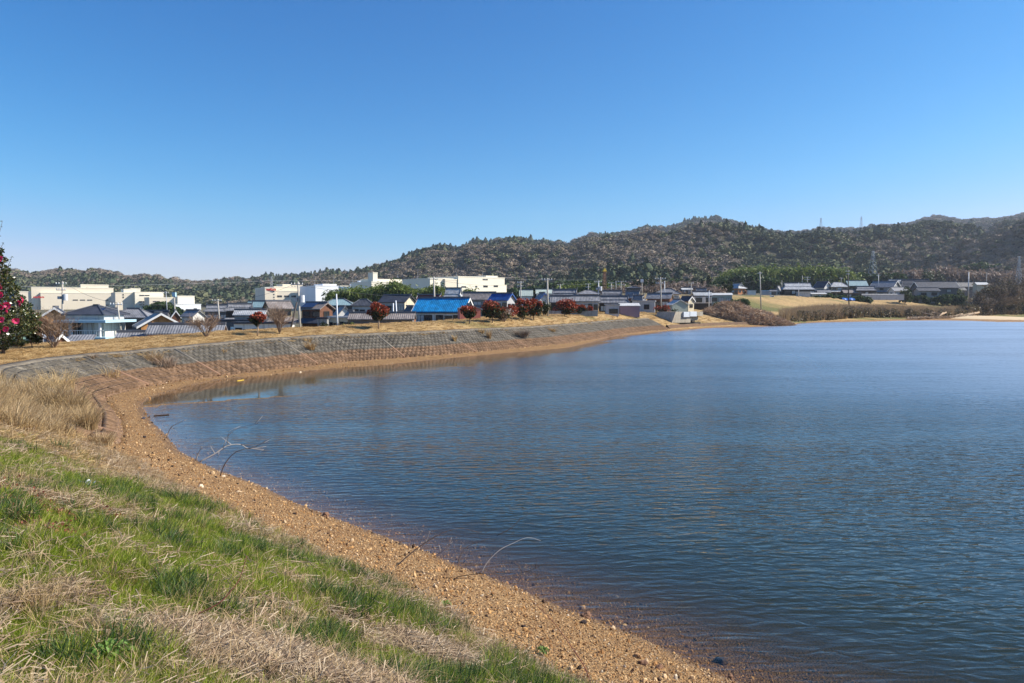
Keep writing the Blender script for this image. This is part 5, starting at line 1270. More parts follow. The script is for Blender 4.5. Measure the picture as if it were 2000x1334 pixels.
RG = 'red leaved trees along the crest'
leafy_tree(500, 607, 657, 36, 0, 'red leaved tree with a slim pale trunk in front of the white clinic', 'tree', [M_RED, M_DGREEN], .22, 1500, 'red_leaved_tree', RG, onbase=True, trunk=.07, crown_low=.36, redsplit=.55, bark=M_PALEBARK, shape='goblet')
leafy_tree(738, 590, 643, 44, 0, 'round headed dark red tree standing alone left of the bright blue roof', 'tree', [M_RED, M_DGREEN], .22, 2400, 'red_leaved_tree', RG, onbase=True, trunk=.09, crown_low=.30, redsplit=.62, bark=M_PALEBARK)
leafy_tree(916, 593, 634, 42, 0, 'red and dark green tree in front of the salmon barn', 'tree', [M_RED, M_DGREEN], .24, 2200, 'red_leaved_tree', RG, onbase=True, trunk=.09, crown_low=.22, redsplit=.68, shape='goblet')
leafy_tree(961, 585, 631, 50, 0, 'dark green tree with orange red leaves on its right side', 'tree', [M_ORANGE, M_DGREEN], .26, 2600, 'red_leaved_tree', RG, onbase=True, trunk=.09, crown_low=.18, redsplit=.75)
leafy_tree(999, 588, 629, 32, 0, 'thin rusty tree, half bare, between two fuller red trees', 'tree', [M_ORANGE], .20, 700, 'red_leaved_tree', RG, onbase=True, trunk=.06, crown_low=.22, bark=M_PALEBARK)
leafy_tree(1022, 579, 627, 42, 0, 'tall full red tree, left one of the pair joined together', 'tree', [M_RED, M_DGREEN], .26, 2600, 'red_leaved_tree', RG, onbase=True, trunk=.09, crown_low=.12, redsplit=.62)
leafy_tree(1043, 577, 625, 36, 0, 'full red tree, right one of the joined pair beside the slim pole', 'tree', [M_RED, M_DGREEN], .26, 2400, 'red_leaved_tree', RG, onbase=True, trunk=.09, crown_low=.12, redsplit=.7)
leafy_tree(1103, 583, 618, 48, 0, 'broad low dome of red leaves right of the slim pole', 'tree', [M_RED, M_DGREEN], .28, 2600, 'red_leaved_tree', RG, onbase=True, trunk=.1, crown_low=.08, redsplit=.5)
leafy_tree(1136, 592, 616, 26, 0, 'small red bush at the right end of the row of red trees', 'bush', [M_RED, M_DGREEN], .28, 1200, 'red_leaved_tree', RG, onbase=True, trunk=.07, crown_low=.12, redsplit=.7)
leafy_tree(1152, 596, 616, 16, 0, 'tiny orange red bush at the very end of the red row', 'bush', [M_ORANGE, M_RED], .28, 500, 'red_leaved_bush', RG, onbase=True, trunk=.06, crown_low=.12)
leafy_tree(1294, 593, 608, 32, 152, 'low dark red shrub at the foot of the tall concrete pole', 'shrub', [M_RED, M_DGREEN], .30, 900, 'red_leaved_shrub', None, crown_low=.05, redsplit=.62, trunk=.06)
leafy_tree(1318, 598, 608, 13, 152, 'small round dark green bush before the pale gabled shed', 'bush', [M_DGREEN], .28, 500, 'green_bush', None, crown_low=.05, trunk=.06)
leafy_tree(1062, 586, 622, 26, 112, 'dark green shrub behind the slim pole among the red trees', 'shrub', [M_DGREEN], .3, 900, 'green_shrub', None, crown_low=.05, trunk=.08)
leafy_tree(978, 604, 630, 40, 92, 'olive green undergrowth bush between the rusty trees', 'bush', [M_DGREEN], .24, 1100, 'green_bush', None, crown_low=.02, trunk=.06)

# bare shrubs on the crest
bare_shrub(106, 588, 681, 76, 'tall vase shaped bare shrub in front of the white balcony house', n=16, levels=3, r0=.035, seed=4, kids=5)
bare_shrub(402, 604, 659, 66, 'wide bare shrub with fine pinkish twigs before the salmon house', n=11, levels=3, r0=.035, mat=M_TWIG, seed=6, kids=5)
bare_shrub(546, 588, 653, 48, 'upright golden brown bare shrub right of the clinic wall', n=14, levels=3, r0=.035, seed=8, kids=5)
bare_shrub(985, 596, 630, 34, 'bare grey shrub tangled among the rusty trees', n=9, levels=2, r0=.04, seed=9, kids=5)

# the camellia close by on the left and the red shrub beside it
rg = np.random.RandomState(3)
g0 = on_ground(6, 693); CD = g0.y
root = thing('camellia_tree', (g0.x, CD, g0.z - .05), 0, 'camellia tree with shocking pink flowers cut by the left edge', 'tree')
mpp = CD / FPX
prof = [(686, 4), (672, 22), (655, 48), (640, 60), (620, 64), (600, 50), (580, 40), (560, 28), (540, 20), (520, 14), (500, 9), (486, 4)]
n = 17000; yy_ = rg.uniform(486, 684, n); ww_ = np.interp(yy_, [q[0] for q in prof[::-1]], [q[1] for q in prof[::-1]])
keep_ = rg.rand(n) < (ww_ / 64) ** 1.2 + .05; yy_ = yy_[keep_]; ww_ = ww_[keep_] + 4 * np.sin(yy_ * .35); n = len(yy_)
a_ = rg.rand(n) * 6.283; r_q = (0.35 + .65 * rg.rand(n) ** .45) * (0.85 + .25 * vnoise(a_ * 2.2, yy_ * .09, 3))
lp = np.stack([np.cos(a_) * r_q * ww_ * mpp, np.sin(a_) * r_q * ww_ * mpp, (693 - yy_) * mpp + 0.05], 1)
v, f = leaf_quads(lp, 0.15, rg, aspect=.55); me = mesh_np('crown', v, f)
me.materials.append(leaf_mat('camellia_leaves', [(0.02, 0.035, 0.01), (0.035, 0.06, 0.014), (0.07, 0.085, 0.02), (0.012, 0.018, 0.006), (0.16, 0.15, 0.05)], .15, .25)); link('crown', me, root)
mb = MB(); mb.tube([(0, 0, 0), (.05, 0, .6), (-.05, .02, 1.6), (0, 0, 3.2)], [.10, .08, .05, .02], 7)
for q in lp[rg.randint(0, n, 26)]: mb.tube([(0, 0, .4 + q[2] * .4), tuple(q * np.array([.5, .5, .85])), tuple(q)], [.03, .018, .006], 4)
mb.link('trunk', M_BARK, root, smooth=True)
fl = [(28, 575), (18, 585), (45, 607), (20, 640), (46, 640), (58, 625), (6, 612), (34, 648), (22, 592), (8, 522), (14, 548), (12, 505), (5, 535), (10, 534), (9, 562), (16, 560), (22, 558), (8, 570), (52, 584), (50, 590), (34, 597), (40, 594), (30, 601), (14, 604), (25, 607), (24, 620), (42, 622), (36, 629), (13, 650), (3, 632), (3, 592), (2, 554)]
def flower(seed):
    rg2 = np.random.RandomState(seed); m = MB()
    for k in range(11):
        a = k * 2.4; ln = .085 * rg2.uniform(.8, 1.2); o_ = Vector((math.cos(a), math.sin(a), 0)) * .012; tip = Vector((math.cos(a) * ln, math.sin(a) * ln, .03 + rg2.rand() * .04)); s = Vector((-math.sin(a), math.cos(a), 0)) * ln * .42
        m.add([o_, o_ + tip * .6 + s, o_ + tip, o_ + tip * .6 - s], [(0, 1, 2, 3)])
    return m.mesh('flower', M_PINK)
fm = [flower(s) for s in range(3)]
for i, (fx_, fy_) in enumerate(fl):
    w_ = float(np.interp(fy_, [q[0] for q in prof[::-1]], [q[1] for q in prof[::-1]])); dx_ = fx_ - 6; dy_ = -math.sqrt(max(w_ ** 2 - dx_ ** 2, 9))
    o = link('flower', fm[i % 3], root); o.location = (dx_ * mpp, dy_ * mpp * .98, (693 - fy_) * mpp); o.rotation_euler = (R(80 + rg.normal() * 20), rg.normal() * .4, rg.normal() * .5); o.scale = (2.1,) * 3
# long shoots above it
mb = MB(); lv = []
for (ax, ay), (bx, by) in (((-14, 560), (18, 432)), ((-12, 540), (19, 473)), ((-10, 520), (2, 406)), ((20, 545), (34, 500)), ((30, 590), (52, 553))):
    A_ = Vector(((ax - 6) * mpp, -.1, (693 - ay) * mpp)); B_ = Vector(((bx - 6) * mpp, -.15, (693 - by) * mpp)); M_ = A_.lerp(B_, .5) + Vector((-.08, 0, .08)); mb.tube([A_, M_, B_], [.02, .016, .010], 4)
    for t in np.linspace(.55, 1, 7): lv.append(np.array(A_.lerp(B_, float(t))) + rg.normal(0, .035, 3))
sh_ = mb.link('shoots', M_BARK, root); v, f = leaf_quads(np.array(lv), .15, rg); me = mesh_np('leaves', v, f); me.materials.append(MATS['camellia_leaves']); link('leaves', me, sh_)
g1 = on_ground(64, 690)
leafy_tree(62, 602, 668, 44, g1.y + 3.0, 'rust red leaved shrub tucked against the right side of the camellia', 'shrub', [M_ORANGE, M_DGREEN], .15, 3600, 'red_leaved_shrub', None, crown_low=.1, redsplit=.8, trunk=.04)
# undergrowth behind at the left
leafy_tree(20, 660, 692, 70, g0.y + 6, 'dark evergreen bush in the shade below the camellia', 'bush', [M_DGREEN], .14, 1500, 'green_bush', None, crown_low=.02, trunk=.05)

# ---- masses and individual trees beyond the village
def blade_leaf_cluster(seed):
    rg2 = np.random.RandomState(seed); c = rg2.normal(0, .33, (60, 3)); ax = np.tile(np.array([[0, 0, -1.0]]), (60, 1)); v, f = leaf_quads(c, .42, rg2, aspect=.3, axis=ax + np.sign(c) * .5); return mesh_np('spray', v, f)
def dense_cluster(seed):
    rg2 = np.random.RandomState(seed); d_ = rg2.normal(size=(70, 3)); d_ /= np.linalg.norm(d_, axis=1)[:, None]; c = d_ * rg2.uniform(.25, .5, (70, 1)); v, f = leaf_quads(c, .32, rg2, aspect=.7); return mesh_np('spray', v, f)
def inst_leaf(name, cols):
    return leaf_mat(name, cols, .3, .6, True)
BAM = source([withm(blade_leaf_cluster(s), inst_leaf('bamboo_spray', [(0.06, 0.10, 0.018), (0.13, 0.18, 0.03), (0.24, 0.27, 0.06), (0.09, 0.13, 0.02)])) for s in range(4)], 'bamboo_spray')
EVG = source([withm(dense_cluster(s + 9), inst_leaf('evergreen_spray', [(0.02, 0.045, 0.012), (0.045, 0.08, 0.02), (0.08, 0.12, 0.03), (0.03, 0.055, 0.02)])) for s in range(4)], 'evergreen_spray')
BRN = source([withm(blade_leaf_cluster(s + 19), inst_leaf('bare_wood_spray', [(0.20, 0.15, 0.12), (0.28, 0.21, 0.17), (0.15, 0.11, 0.08), (0.24, 0.17, 0.12)])) for s in range(4)], 'bare_wood_spray')
def grove(name, pts, d, depth, src, size, label, cat, n, seed=0):
    """pts: (px, top row) outline; filled from the ground to the outline"""
    rg2 = np.random.RandomState(seed + int(pts[0][0])); px = rg2.uniform(pts[0][0], pts[-1][0], n); dd = d + rg2.rand(n) * depth
    tp = np.interp(px, [p[0] for p in pts], [p[1] for p in pts]) + 5 * (fbm(px / 9, px * 0, 3, seed) - .3) * 2 - (0)
    x = (px - 1000) / FPX * dd; z0 = land(x, dd, False)[0]; zt = EYE + (595 - tp) / FPX * d
    t = rg2.rand(n) ** .6; back = (dd - d) / max(depth, 1)
    z = z0 + (zt - z0 - size * .3) * np.minimum(t, 1)
    s = size * rg2.uniform(.7, 1.3, n)
    return scatter(name, np.stack([x, dd, z], 1), src, s, nsrc=4, label=label, cat=cat, rot=np.stack([rg2.normal(0, .3, n), rg2.normal(0, .3, n), rg2.rand(n) * 6.28], 1))
grove('bamboo_grove', [(646, 577), (655, 569), (690, 566), (705, 563), (715, 568), (740, 560), (760, 556), (775, 550), (790, 560), (815, 568), (832, 572)], 225, 14, BAM, 2.6, 'yellow green bamboo grove in front of the white factory hall', 'bamboo', 1500)
grove('bamboo_grove', [(822, 575), (838, 563), (852, 560), (864, 568), (872, 578)], 220, 8, BAM, 2.4, 'small bright bamboo clump beside the slim pole at the cream factory', 'bamboo', 380)
grove('bamboo_grove', [(905, 573), (915, 564), (924, 568), (930, 575)], 235, 5, BAM, 2.2, 'little olive green bamboo tuft right of the temple hall roof', 'bamboo', 120)
grove('evergreen_belt', [(286, 600), (300, 593), (315, 590), (330, 594), (352, 604)], 215, 8, EVG, 2.6, 'green shrubbery in front of the lower cream factory wing', 'trees', 260)
grove('evergreen_belt', [(1000, 566), (1040, 560), (1100, 552), (1130, 548), (1180, 552), (1215, 552), (1235, 558)], 330, 20, EVG, 4.0, 'dark evergreen belt behind the tiled roofs at the foot of the hill', 'trees', 1500)
grove('bamboo_grove', [(1085, 566), (1120, 560), (1160, 556), (1190, 560), (1225, 564)], 300, 8, BAM, 3.2, 'yellowish bamboo strip glimpsed behind the row of poles', 'bamboo', 500)
grove('bare_wood', [(1215, 560), (1260, 556), (1300, 558), (1340, 556), (1375, 556)], 330, 20, BRN, 4.0, 'brown bare woodland strip behind the tall concrete pole', 'trees', 700)
grove('bare_wood', [(1180, 572), (1215, 567), (1260, 566), (1320, 567), (1380, 566), (1410, 570)], 236, 10, BRN, 2.6, 'brown bare thicket filling the gaps behind the middle houses', 'trees', 700)
grove('evergreen_belt', [(1290, 552), (1320, 545), (1345, 552), (1370, 548)], 380, 12, EVG, 4.0, 'low evergreen strip behind the brown bare wood', 'trees', 400)
grove('bamboo_grove', [(1408, 545), (1440, 530), (1475, 526), (1510, 528), (1530, 526), (1560, 529), (1600, 526), (1640, 528), (1658, 535), (1668, 545)], 400, 25, BAM, 5.0, 'long band of sunlit yellow green bamboo behind the old farmhouses', 'bamboo', 2800)
grove('evergreen_belt', [(1424, 545), (1440, 537), (1490, 540), (1520, 548), (1540, 556)], 370, 12, EVG, 4.5, 'dark evergreen trees in front of the left end of the bamboo band', 'trees', 700)
grove('evergreen_belt', [(1655, 540), (1680, 534), (1715, 536), (1745, 532), (1765, 534)], 420, 15, EVG, 4.5, 'dark evergreen row behind the lattice tower', 'trees', 800)
grove('bare_wood', [(1740, 534), (1800, 530), (1850, 526), (1900, 532), (1960, 534), (2040, 530)], 450, 60, BRN, 5.5, 'brown bare woodland rising behind the right hand houses', 'trees', 2600)
grove('evergreen_belt', [(1868, 524), (1885, 516), (1920, 514), (1955, 517), (1985, 514), (2020, 518)], 560, 20, EVG, 6.0, 'dark green hedge like belt above the brown wood at far right', 'trees', 1100)
for a in [(1776, 519, 545, 22, 470, 'round dark evergreen on the brown slope, left of the twin crowned one'), (1816, 521, 552, 30, 440, 'broad dark evergreen above the slate roofed house'), (1832, 524, 552, 26, 445, 'second broad evergreen adjoining the one above the slate roof'),
          (1735, 533, 552, 20, 400, 'dark evergreen just right of the lattice tower'), (1752, 532, 552, 20, 405, 'dark round evergreen right of the lattice tower, in front of brown wood'),
          (1256, 541, 575, 24, 300, 'tall dense dark evergreen left of the tall concrete pole'), (1272, 545, 575, 20, 305, 'dark evergreen leaning on the tall dense one'), (1240, 545, 572, 16, 310, 'slimmer dark evergreen at the left of the dense pair'),
          (1396, 549, 582, 28, 250, 'round green tree above the sage shed, left one'), (1418, 545, 582, 26, 255, 'round dark green tree above the sage shed, right one'), (1440, 536, 570, 30, 330, 'dark tree behind the orange walled house')]:
    leafy_tree(a[0], a[1], a[2], a[3], a[4], a[5], 'tree', [M_EVER, M_DGREEN], 1.1, 900, 'evergreen_tree', 'evergreen trees behind the village', trunk=.3, crown_low=.05, lumps=18)
for a in [(1384, 535, 572, 12, 300, 'pointed rusty brown cedar left of the round green trees'), (1371, 546, 572, 9, 310, 'small pointed cedar left of the rusty one'), (1725, 529, 548, 8, 420, 'small pointed conifer on the slope by the lattice tower')]:
    leafy_tree(a[0], a[1], a[2], a[3], a[4], a[5], 'tree', [M_CEDAR], 1.0, 700, 'cedar_tree', None, trunk=.25, crown_low=.03, shape='cone', lumps=20)
leafy_tree(1769, 556, 580, 30, 298, 'round dark green garden tree before the sweeping dark roof', 'tree', [M_EVER, M_DGREEN], .8, 900, 'garden_tree', None, trunk=.2, crown_low=.02)
leafy_tree(1877, 560, 574, 15, 316, 'clipped yellow green garden tree right of the windowed grey wall', 'tree', [M_YGREEN, M_DGREEN], .5, 500, 'garden_tree', None, trunk=.2, crown_low=.1)
leafy_tree(672, 628, 640, 10, 100, 'small green garden bush by the cream flat topped house', 'bush', [M_YGREEN], .3, 200, 'garden_bush', None, crown_low=.05, trunk=.05)
leafy_tree(688, 626, 640, 9, 100, 'small palm like green bush left of the dark open garage', 'bush', [M_YGREEN], .3, 200, 'garden_bush', None, crown_low=.05, trunk=.05)
leafy_tree(632, 626, 642, 20, 100, 'grey green garden shrub before the square grey wing', 'shrub', [M_DGREEN], .3, 400, 'garden_shrub', None, crown_low=.05, trunk=.05)
leafy_tree(176, 600, 612, 26, 130, 'olive bush on the slope before the factory, above the solar roof', 'bush', [M_YGREEN, M_DGREEN], .4, 300, 'garden_bush', None, crown_low=.5, trunk=.08)

grove('hedge', [(1590, 577), (1610, 575), (1640, 577), (1680, 576), (1700, 577)], 286, 4, EVG, 1.6, 'dark garden hedge at the foot of the farmhouses beside the tarpaulin', 'hedge', 260)
grove('hedge', [(1770, 578), (1800, 575), (1820, 577), (1850, 575), (1884, 574)], 306, 4, EVG, 1.7, 'dark garden hedge before the wide slate roofed house', 'hedge', 260)
grove('hedge', [(1395, 590), (1425, 587), (1440, 583), (1460, 582)], 200, 4, EVG, 1.3, 'olive hedge and vegetable plots beside the sage green shed', 'hedge', 160)
# ---- the bramble mound right of the sluice
p = at_z(1458, 633, 1.0); mc_ = at_d(1462, 615, 176); MX, MY = mc_.x * 173 / 176, 173.0
root = thing('bramble_mound', (MX, MY, 0), 0, 'great mound of tangled brown dead brambles on the shore right of the sluice', 'brambles')
def mound_h(x, y):
    q = np.clip(1 - (np.abs(x) / 10.8) ** 2.2 - (y / 7.5) ** 2, 0, 1) ** .55
    return q * (2.9 + 1.3 * (fbm(x * .35 + 9, y * .35, 3, 8) - .5) * 2 - 0.11 * x * (x > 2))
X_, Y_ = np.meshgrid(np.linspace(-11, 11, 50), np.linspace(-8, 8, 30)); Zm = mound_h(X_, Y_)
gz_ = land(X_ + MX, Y_ + MY, False)[0]; Zs = gz_ + Zm * .72 - .15
i = np.arange(X_.size).reshape(X_.shape)
me = mesh_np('mound_earth', np.stack([X_.ravel(), Y_.ravel(), Zs.ravel()], 1), np.stack([i[:-1, :-1], i[:-1, 1:], i[1:, 1:], i[1:, :-1]], -1).reshape(-1, 4), True)
link('mound_earth', me, root, plain('mound_soil', (0.12, 0.075, 0.05), .95, .4, 1.0))
rg = np.random.RandomState(12); n = 17000; x = rg.uniform(-11, 11, n); y = rg.uniform(-8, 6, n); hm = mound_h(x, y); ok = hm > .15; x, y, hm = x[ok], y[ok], hm[ok]; n = len(x)
gzz = land(x + MX, y + MY, False)[0]; c = np.stack([x, y, gzz + hm * rg.uniform(.6, 1.14, n)], 1)
ax = rg.normal(size=(n, 3)) * np.array([1.6, 1, .7]); v, f = leaf_quads(c, 1.6, rg, aspect=.075, axis=ax)
me = mesh_np('dead_canes', v, f); me.materials.append(leaf_mat('dead_canes', [(0.32, 0.20, 0.12), (0.50, 0.35, 0.23), (0.62, 0.47, 0.33), (0.18, 0.11, 0.07), (0.42, 0.26, 0.16)], .2, .8)); link('dead_canes', me, root)
# ---- reed and scrub fringe along the far shore, thicket at the right
RSRC = source([withm(blade_tuft(46, 1.0, 2.9, 1.1, .07, .28, s + 300, 3, .5), inst_leaf('reed_stems', [(0.40, 0.28, 0.15), (0.30, 0.20, 0.11), (0.48, 0.36, 0.21), (0.20, 0.13, 0.08)])) for s in range(5)], 'reed_tuft')
SSRC = source([withm(dense_cluster(s + 40), inst_leaf('scrub_spray', [(0.10, 0.08, 0.04), (0.17, 0.125, 0.065), (0.07, 0.075, 0.03), (0.26, 0.19, 0.11)])) for s in range(4)] + [withm(branch_mesh(1.0, .8, 7, np.random.RandomState(s), 1, .018, kids=4).mesh('scrub'), M_TWIGG) for s in range(3)], 'scrub_spray')
rg = np.random.RandomState(31); n = 2100; px = rg.uniform(1542, 1925, n); u = (px - 1000) / FPX; dt = toe_far(u); e = rg.uniform(0.5, 9, n) ; y = dt + e; x = u * y
z = land(x, y, False)[0]; hgt = 2.6 * (0.2 + 1.1 * fbm(px / 16, px * 0, 4, 4)) * sstep(1538, 1556, px)
zz = z + rg.rand(n) * hgt * .85
scatter('shore_scrub', np.stack([x, y, zz], 1), SSRC, rg.uniform(1.0, 2.0, n), nsrc=7, label='dark leafless scrub fringing the far shore below the fields', cat='scrub')
n = 4200; px = rg.uniform(1530, 1990, n); u = (px - 1000) / FPX; y = toe_far(u) + rg.uniform(2.5, 24, n); x = u * y; z = land(x, y, False)[0]
scatter('reed_bed', np.stack([x, y, z], 1), RSRC, rg.uniform(.7, 1.25, n), nsrc=5, label='pale straw coloured reeds standing behind the dark scrub on the far shore', cat='reeds')
for k, (px_, top_, w_, dd_, sd_) in enumerate([(1912, 572, 50, 279, 1), (1938, 550, 66, 284, 2), (1966, 538, 70, 290, 3), (1994, 534, 70, 297, 4), (2030, 540, 80, 300, 5)]):
    lab = ['low leafless bush at the left end of the big thicket', 'spreading leafless tree second from the left in the big thicket', 'tall leafless tree in the middle of the big thicket with ivy', 'tall leafless tree at the right edge, below the power pylon', 'leafless tree cut off by the right edge of the picture'][k]
    r_, Ht, W = bare_shrub(px_, top_, 617, w_, lab, 'leafless_tree', 'tree', n=9, levels=3, r0=.34, mat=M_TWIGG, seed=50 + sd_, d=dd_, kids=5)
    rg2 = np.random.RandomState(70 + k); pts = crown_points(3400, W * 1.0, W * .8, Ht * .5, rg2, 20, hollow=.15)
    v, f = leaf_quads(pts, .8, rg2, aspect=.35); me = mesh_np('ivy', v, f); me.materials.append(leaf_mat('thicket_leaves', [(0.05, 0.055, 0.02), (0.12, 0.09, 0.05), (0.20, 0.14, 0.085), (0.03, 0.035, 0.014), (0.15, 0.10, 0.06)], .15, .7)); link('ivy', me, r_)
n = 900; px = rg.uniform(1885, 2060, n); u = (px - 1000) / FPX; y = toe_far(u) + rg.uniform(1, 14, n); x = u * y; z = land(x, y, False)[0]
scatter('thicket_scrub', np.stack([x, y, z + rg.rand(n) * 3.5], 1), SSRC, rg.uniform(1.6, 3.0, n), nsrc=7, label='dense brown undergrowth filling the big thicket at the right', cat='scrub')
# tawny tufts growing out of the revetment joints
def grass_clump(px, py, hpx, wpx, label, mat=None, n=150, name='dead_grass_clump', lean=.5, cat='grass clump', w=.02, seed=0, d=None):
    g = on_ground(px, py) if d is None else at_d(px, py, d); h = hpx * g.y / FPX; r = wpx * g.y / FPX / 2
    me = blade_tuft(n, h * .45, h * 1.05, r * .5, w, lean, seed + int(px), 4, .6); me.materials.append(mat or M_GOLD)
    o = link(name, me); o.location = (g.x, g.y, g.z - .03); tag(o, label, cat); return o
grass_clump(218, 738, 34, 60, 'fan of dead grass rising from the grey panel near the left corner', n=90, lean=.8)
grass_clump(322, 716, 34, 80, 'brown brushy clump spilling over the blocks under the wide bare shrub', M_ORANGE and M_TWIG, n=320, lean=1.1, w=.022)
grass_clump(300, 706, 26, 60, 'straw clump at the coping left of the brown brushy clump', n=220, lean=1.0)
grass_clump(606, 684, 24, 34, 'tawny tuft in the joint below the leaning stay pole', n=150, lean=.7, w=.03)
grass_clump(600, 668, 14, 30, 'straw tuft at the coping above the tawny joint tuft', n=120, lean=.9, w=.03)
grass_clump(888, 668, 16, 14, 'upright golden tuft in the block face below the salmon barn', n=120, lean=.4, w=.035)
grass_clump(955, 662, 22, 16, 'tall golden tuft in the block face right of the upright one', n=120, lean=.35, w=.035)
grass_clump(940, 652, 16, 22, 'straw tuft with a dark hollow beside the tall golden tuft', n=110, lean=.6, w=.03)
grass_clump(1018, 658, 20, 54, 'low brown bush sprawling on the blocks below the red trees', M_TWIGG, n=420, lean=1.3, w=.04)
grass_clump(1078, 648, 12, 26, 'greenish dry tuft lying in a joint right of the brown bush', n=120, lean=1.2, w=.04)
grass_clump(438, 690, 12, 16, 'small straw tuft at the coping below the white clinic', n=60, lean=.8)
grass_clump(180, 700, 16, 30, 'rusty tuft at the top of the left corner panel', M_TWIG, n=120, lean=1.0)
grass_clump(112, 762, 60, 120, 'big sheaf of rusty dead grass over the corner of the revetment', M_GOLD, n=420, lean=.9, w=.016)
for q, (a_, b_, c_, e_) in enumerate([(60, 778, 56, 90), (95, 800, 70, 100), (135, 812, 85, 110), (165, 838, 66, 90), (105, 835, 50, 80), (200, 870, 36, 70), (40, 800, 40, 80)]):
    grass_clump(a_, b_, c_, e_, ['dry grass sheaf at the far left edge of the tall grasses', 'tall dry grasses with drooping plumes, second sheaf from the left', 'tallest arching dry grasses in front of the brown wall', 'arching dry grass sheaf just above the brown wall foot', 'matted dry grass at the foot of the arching sheaves', 'short pale dry grass where the green turf meets the brown wall', 'low dry grass at the left picture edge above the green turf'][q], M_STRAW, n=480, lean=.75, w=.017, seed=q * 7)
# ------------------------------------------------------------------ poles, pylons, wires
M_POLE = plain('pole_concrete', (0.42, 0.39, 0.34), .8, .15, 2); M_DPOLE = plain('dark_pole', (0.07, 0.06, 0.055), .7, .2, 2); M_WPOLE = plain('white_pole', (0.66, 0.68, 0.70), .5, .06, 2)
M_STEEL = plain('galvanised_steel', (0.40, 0.42, 0.44), .5, .12, 2, metal=.3); M_INS = plain('insulator', (0.75, 0.75, 0.73), .3, .05); M_WIRE = plain('wire', (0.10, 0.10, 0.10), .6, .1); M_LWIRE = plain('pale_wire', (0.45, 0.46, 0.44), .6, .1)
def pole(px, top, base, d, label, arms=1, mat=None, r=.17, tr=False, px2=None, name='utility_pole', group='utility poles in the village', cap=None, cat='pole', armw=1.7):
    b_ = at_d(px2 if px2 is not None else px, base, d); zg = min(H1(b_.x, d), b_.z + 1.5); t_ = at_d(px, top, d); Ht = t_.z - zg
    root = thing(name, (b_.x, d, zg), 0, label, cat, group); dx = t_.x - b_.x
    MB().tube([(0, 0, 0), (dx, 0, Ht)], [r, r * .72], 8).link('shaft', mat or M_POLE, root, smooth=True)
    for i in range(arms):
        z = Ht * (1 - .05) - i * .95; x = dx * z / Ht; w = armw * (1 - .12 * i)
        a = MB().box(x - w / 2 - .1, x + w / 2 - .1, -.24, -.16, z - .05, z + .05).link('crossarm', M_STEEL, root)
        n = MB()
        for q in (-.45, -.2, .2, .45): n.tube([(x + q * w - .1, -.2, z + .05), (x + q * w - .1, -.2, z + .28)], [.07, .05], 6)
        n.link('insulator', M_INS, a)
    if tr:
        z = Ht * .72; x = dx * z / Ht; m = MB(); m.tube([(x + .5, -.05, z - .5), (x + .5, -.05, z + .5)], [.32, .32], 10); m.link('transformer', M_WPOLE, root)
        MB().box(x - .6, x - .15, -.35, .05, z - .3, z + .15).link('switch_box', M_STEEL, root)
    if cap: MB().box(dx - .35, dx + .35, -.3, .3, Ht - .9, Ht).link('box', cap, root)
    return root, Vector((b_.x + dx, d, t_.z))
P = {}
def pp_(k, *a, **q): P[k] = pole(*a, **q)[1]
pp_(1, 122, 549, 655, 112, 'pale utility pole rising behind the tall bare shrub', arms=2, tr=True)
pp_(2, 229, 591, 652, 98, 'leaning concrete pole right of the white balcony house', arms=1, px2=239, r=.13)
pp_(3, 340, 571, 612, 150, 'slim pole with a pale blue box on top before the lower factory wing', arms=0, px2=342, cap=ROOF['awning'])
pp_(31, 324, 569, 598, 190, 'thin dark pole on the lower factory wing', arms=1, r=.12, px2=327, mat=M_STEEL)
pp_(4, 425, 584, 618, 130, 'pale leaning pole above the wide bare shrub', arms=1, px2=430)
pp_(5, 582, 550, 652, 99, 'tall pole with transformer in front of the tan factory', arms=1, px2=587, tr=True)
r_, _q = pole(580, 590, 652, 95, 'dark stay pole leaning steeply beside the tall transformer pole', arms=0, mat=M_DPOLE, px2=561, r=.15, name='stay_pole', group=None)
pp_(6, 657, 574, 638, 103, 'slim white pole before the cream flat topped house', arms=0, mat=M_WPOLE, px2=660, r=.13)
pp_(7, 773, 587, 634, 104, 'white pole behind the long low garage roof', arms=0, mat=M_WPOLE, px2=776, r=.13)
pp_(71, 768, 592, 612, 118, 'short white chimney pipe left of the white pole', arms=0, mat=M_WPOLE, r=.14)
pp_(8, 847, 540, 590, 130, 'tall pole behind the bright blue roof, between two cream halls', arms=1, px2=850, r=.2)
pp_(9, 1017, 549, 576, 185, 'pole with crossarms over the mint barn', arms=2)
pp_(10, 1069, 543, 617, 112, 'slim tall pole standing among the red trees', arms=1, px2=1070)
pp_(11, 1094, 555, 570, 230, 'small distant pole above the grand ornate ridge', arms=1)
pp_(12, 1149, 554, 570, 225, 'small distant pole above the pyramid roof', arms=2)
pp_(13, 1169, 548, 580, 165, 'pale blue grey pole right of the pyramid roof', arms=1, mat=M_STEEL, tr=True)
pp_(14, 1194, 552, 570, 215, 'first pole of the cluster behind the tiled roofs', arms=2)
pp_(141, 1203, 549, 570, 225, 'thin second pole of the cluster behind the tiled roofs', arms=0, r=.14)
pp_(142, 1213, 549, 570, 210, 'double armed pole of the cluster behind the tiled roofs', arms=2, armw=3.2)
pp_(15, 1254, 545, 572, 190, 'slim lamp topped pole in front of the dense evergreens', arms=0, cap=M_WPOLE, r=.13)
pp_(16, 1290, 541, 607, 155, 'tall concrete pole standing over the low red shrub', arms=2, px2=1292, armw=2.4)
pp_(17, 1298, 549, 578, 185, 'thin pale pole just right of the tall concrete one', arms=0, mat=M_STEEL)
pp_(18, 1385, 567, 594, 186, 'thin white pole at the right corner of the black walled house', arms=0, mat=M_WPOLE, r=.12)
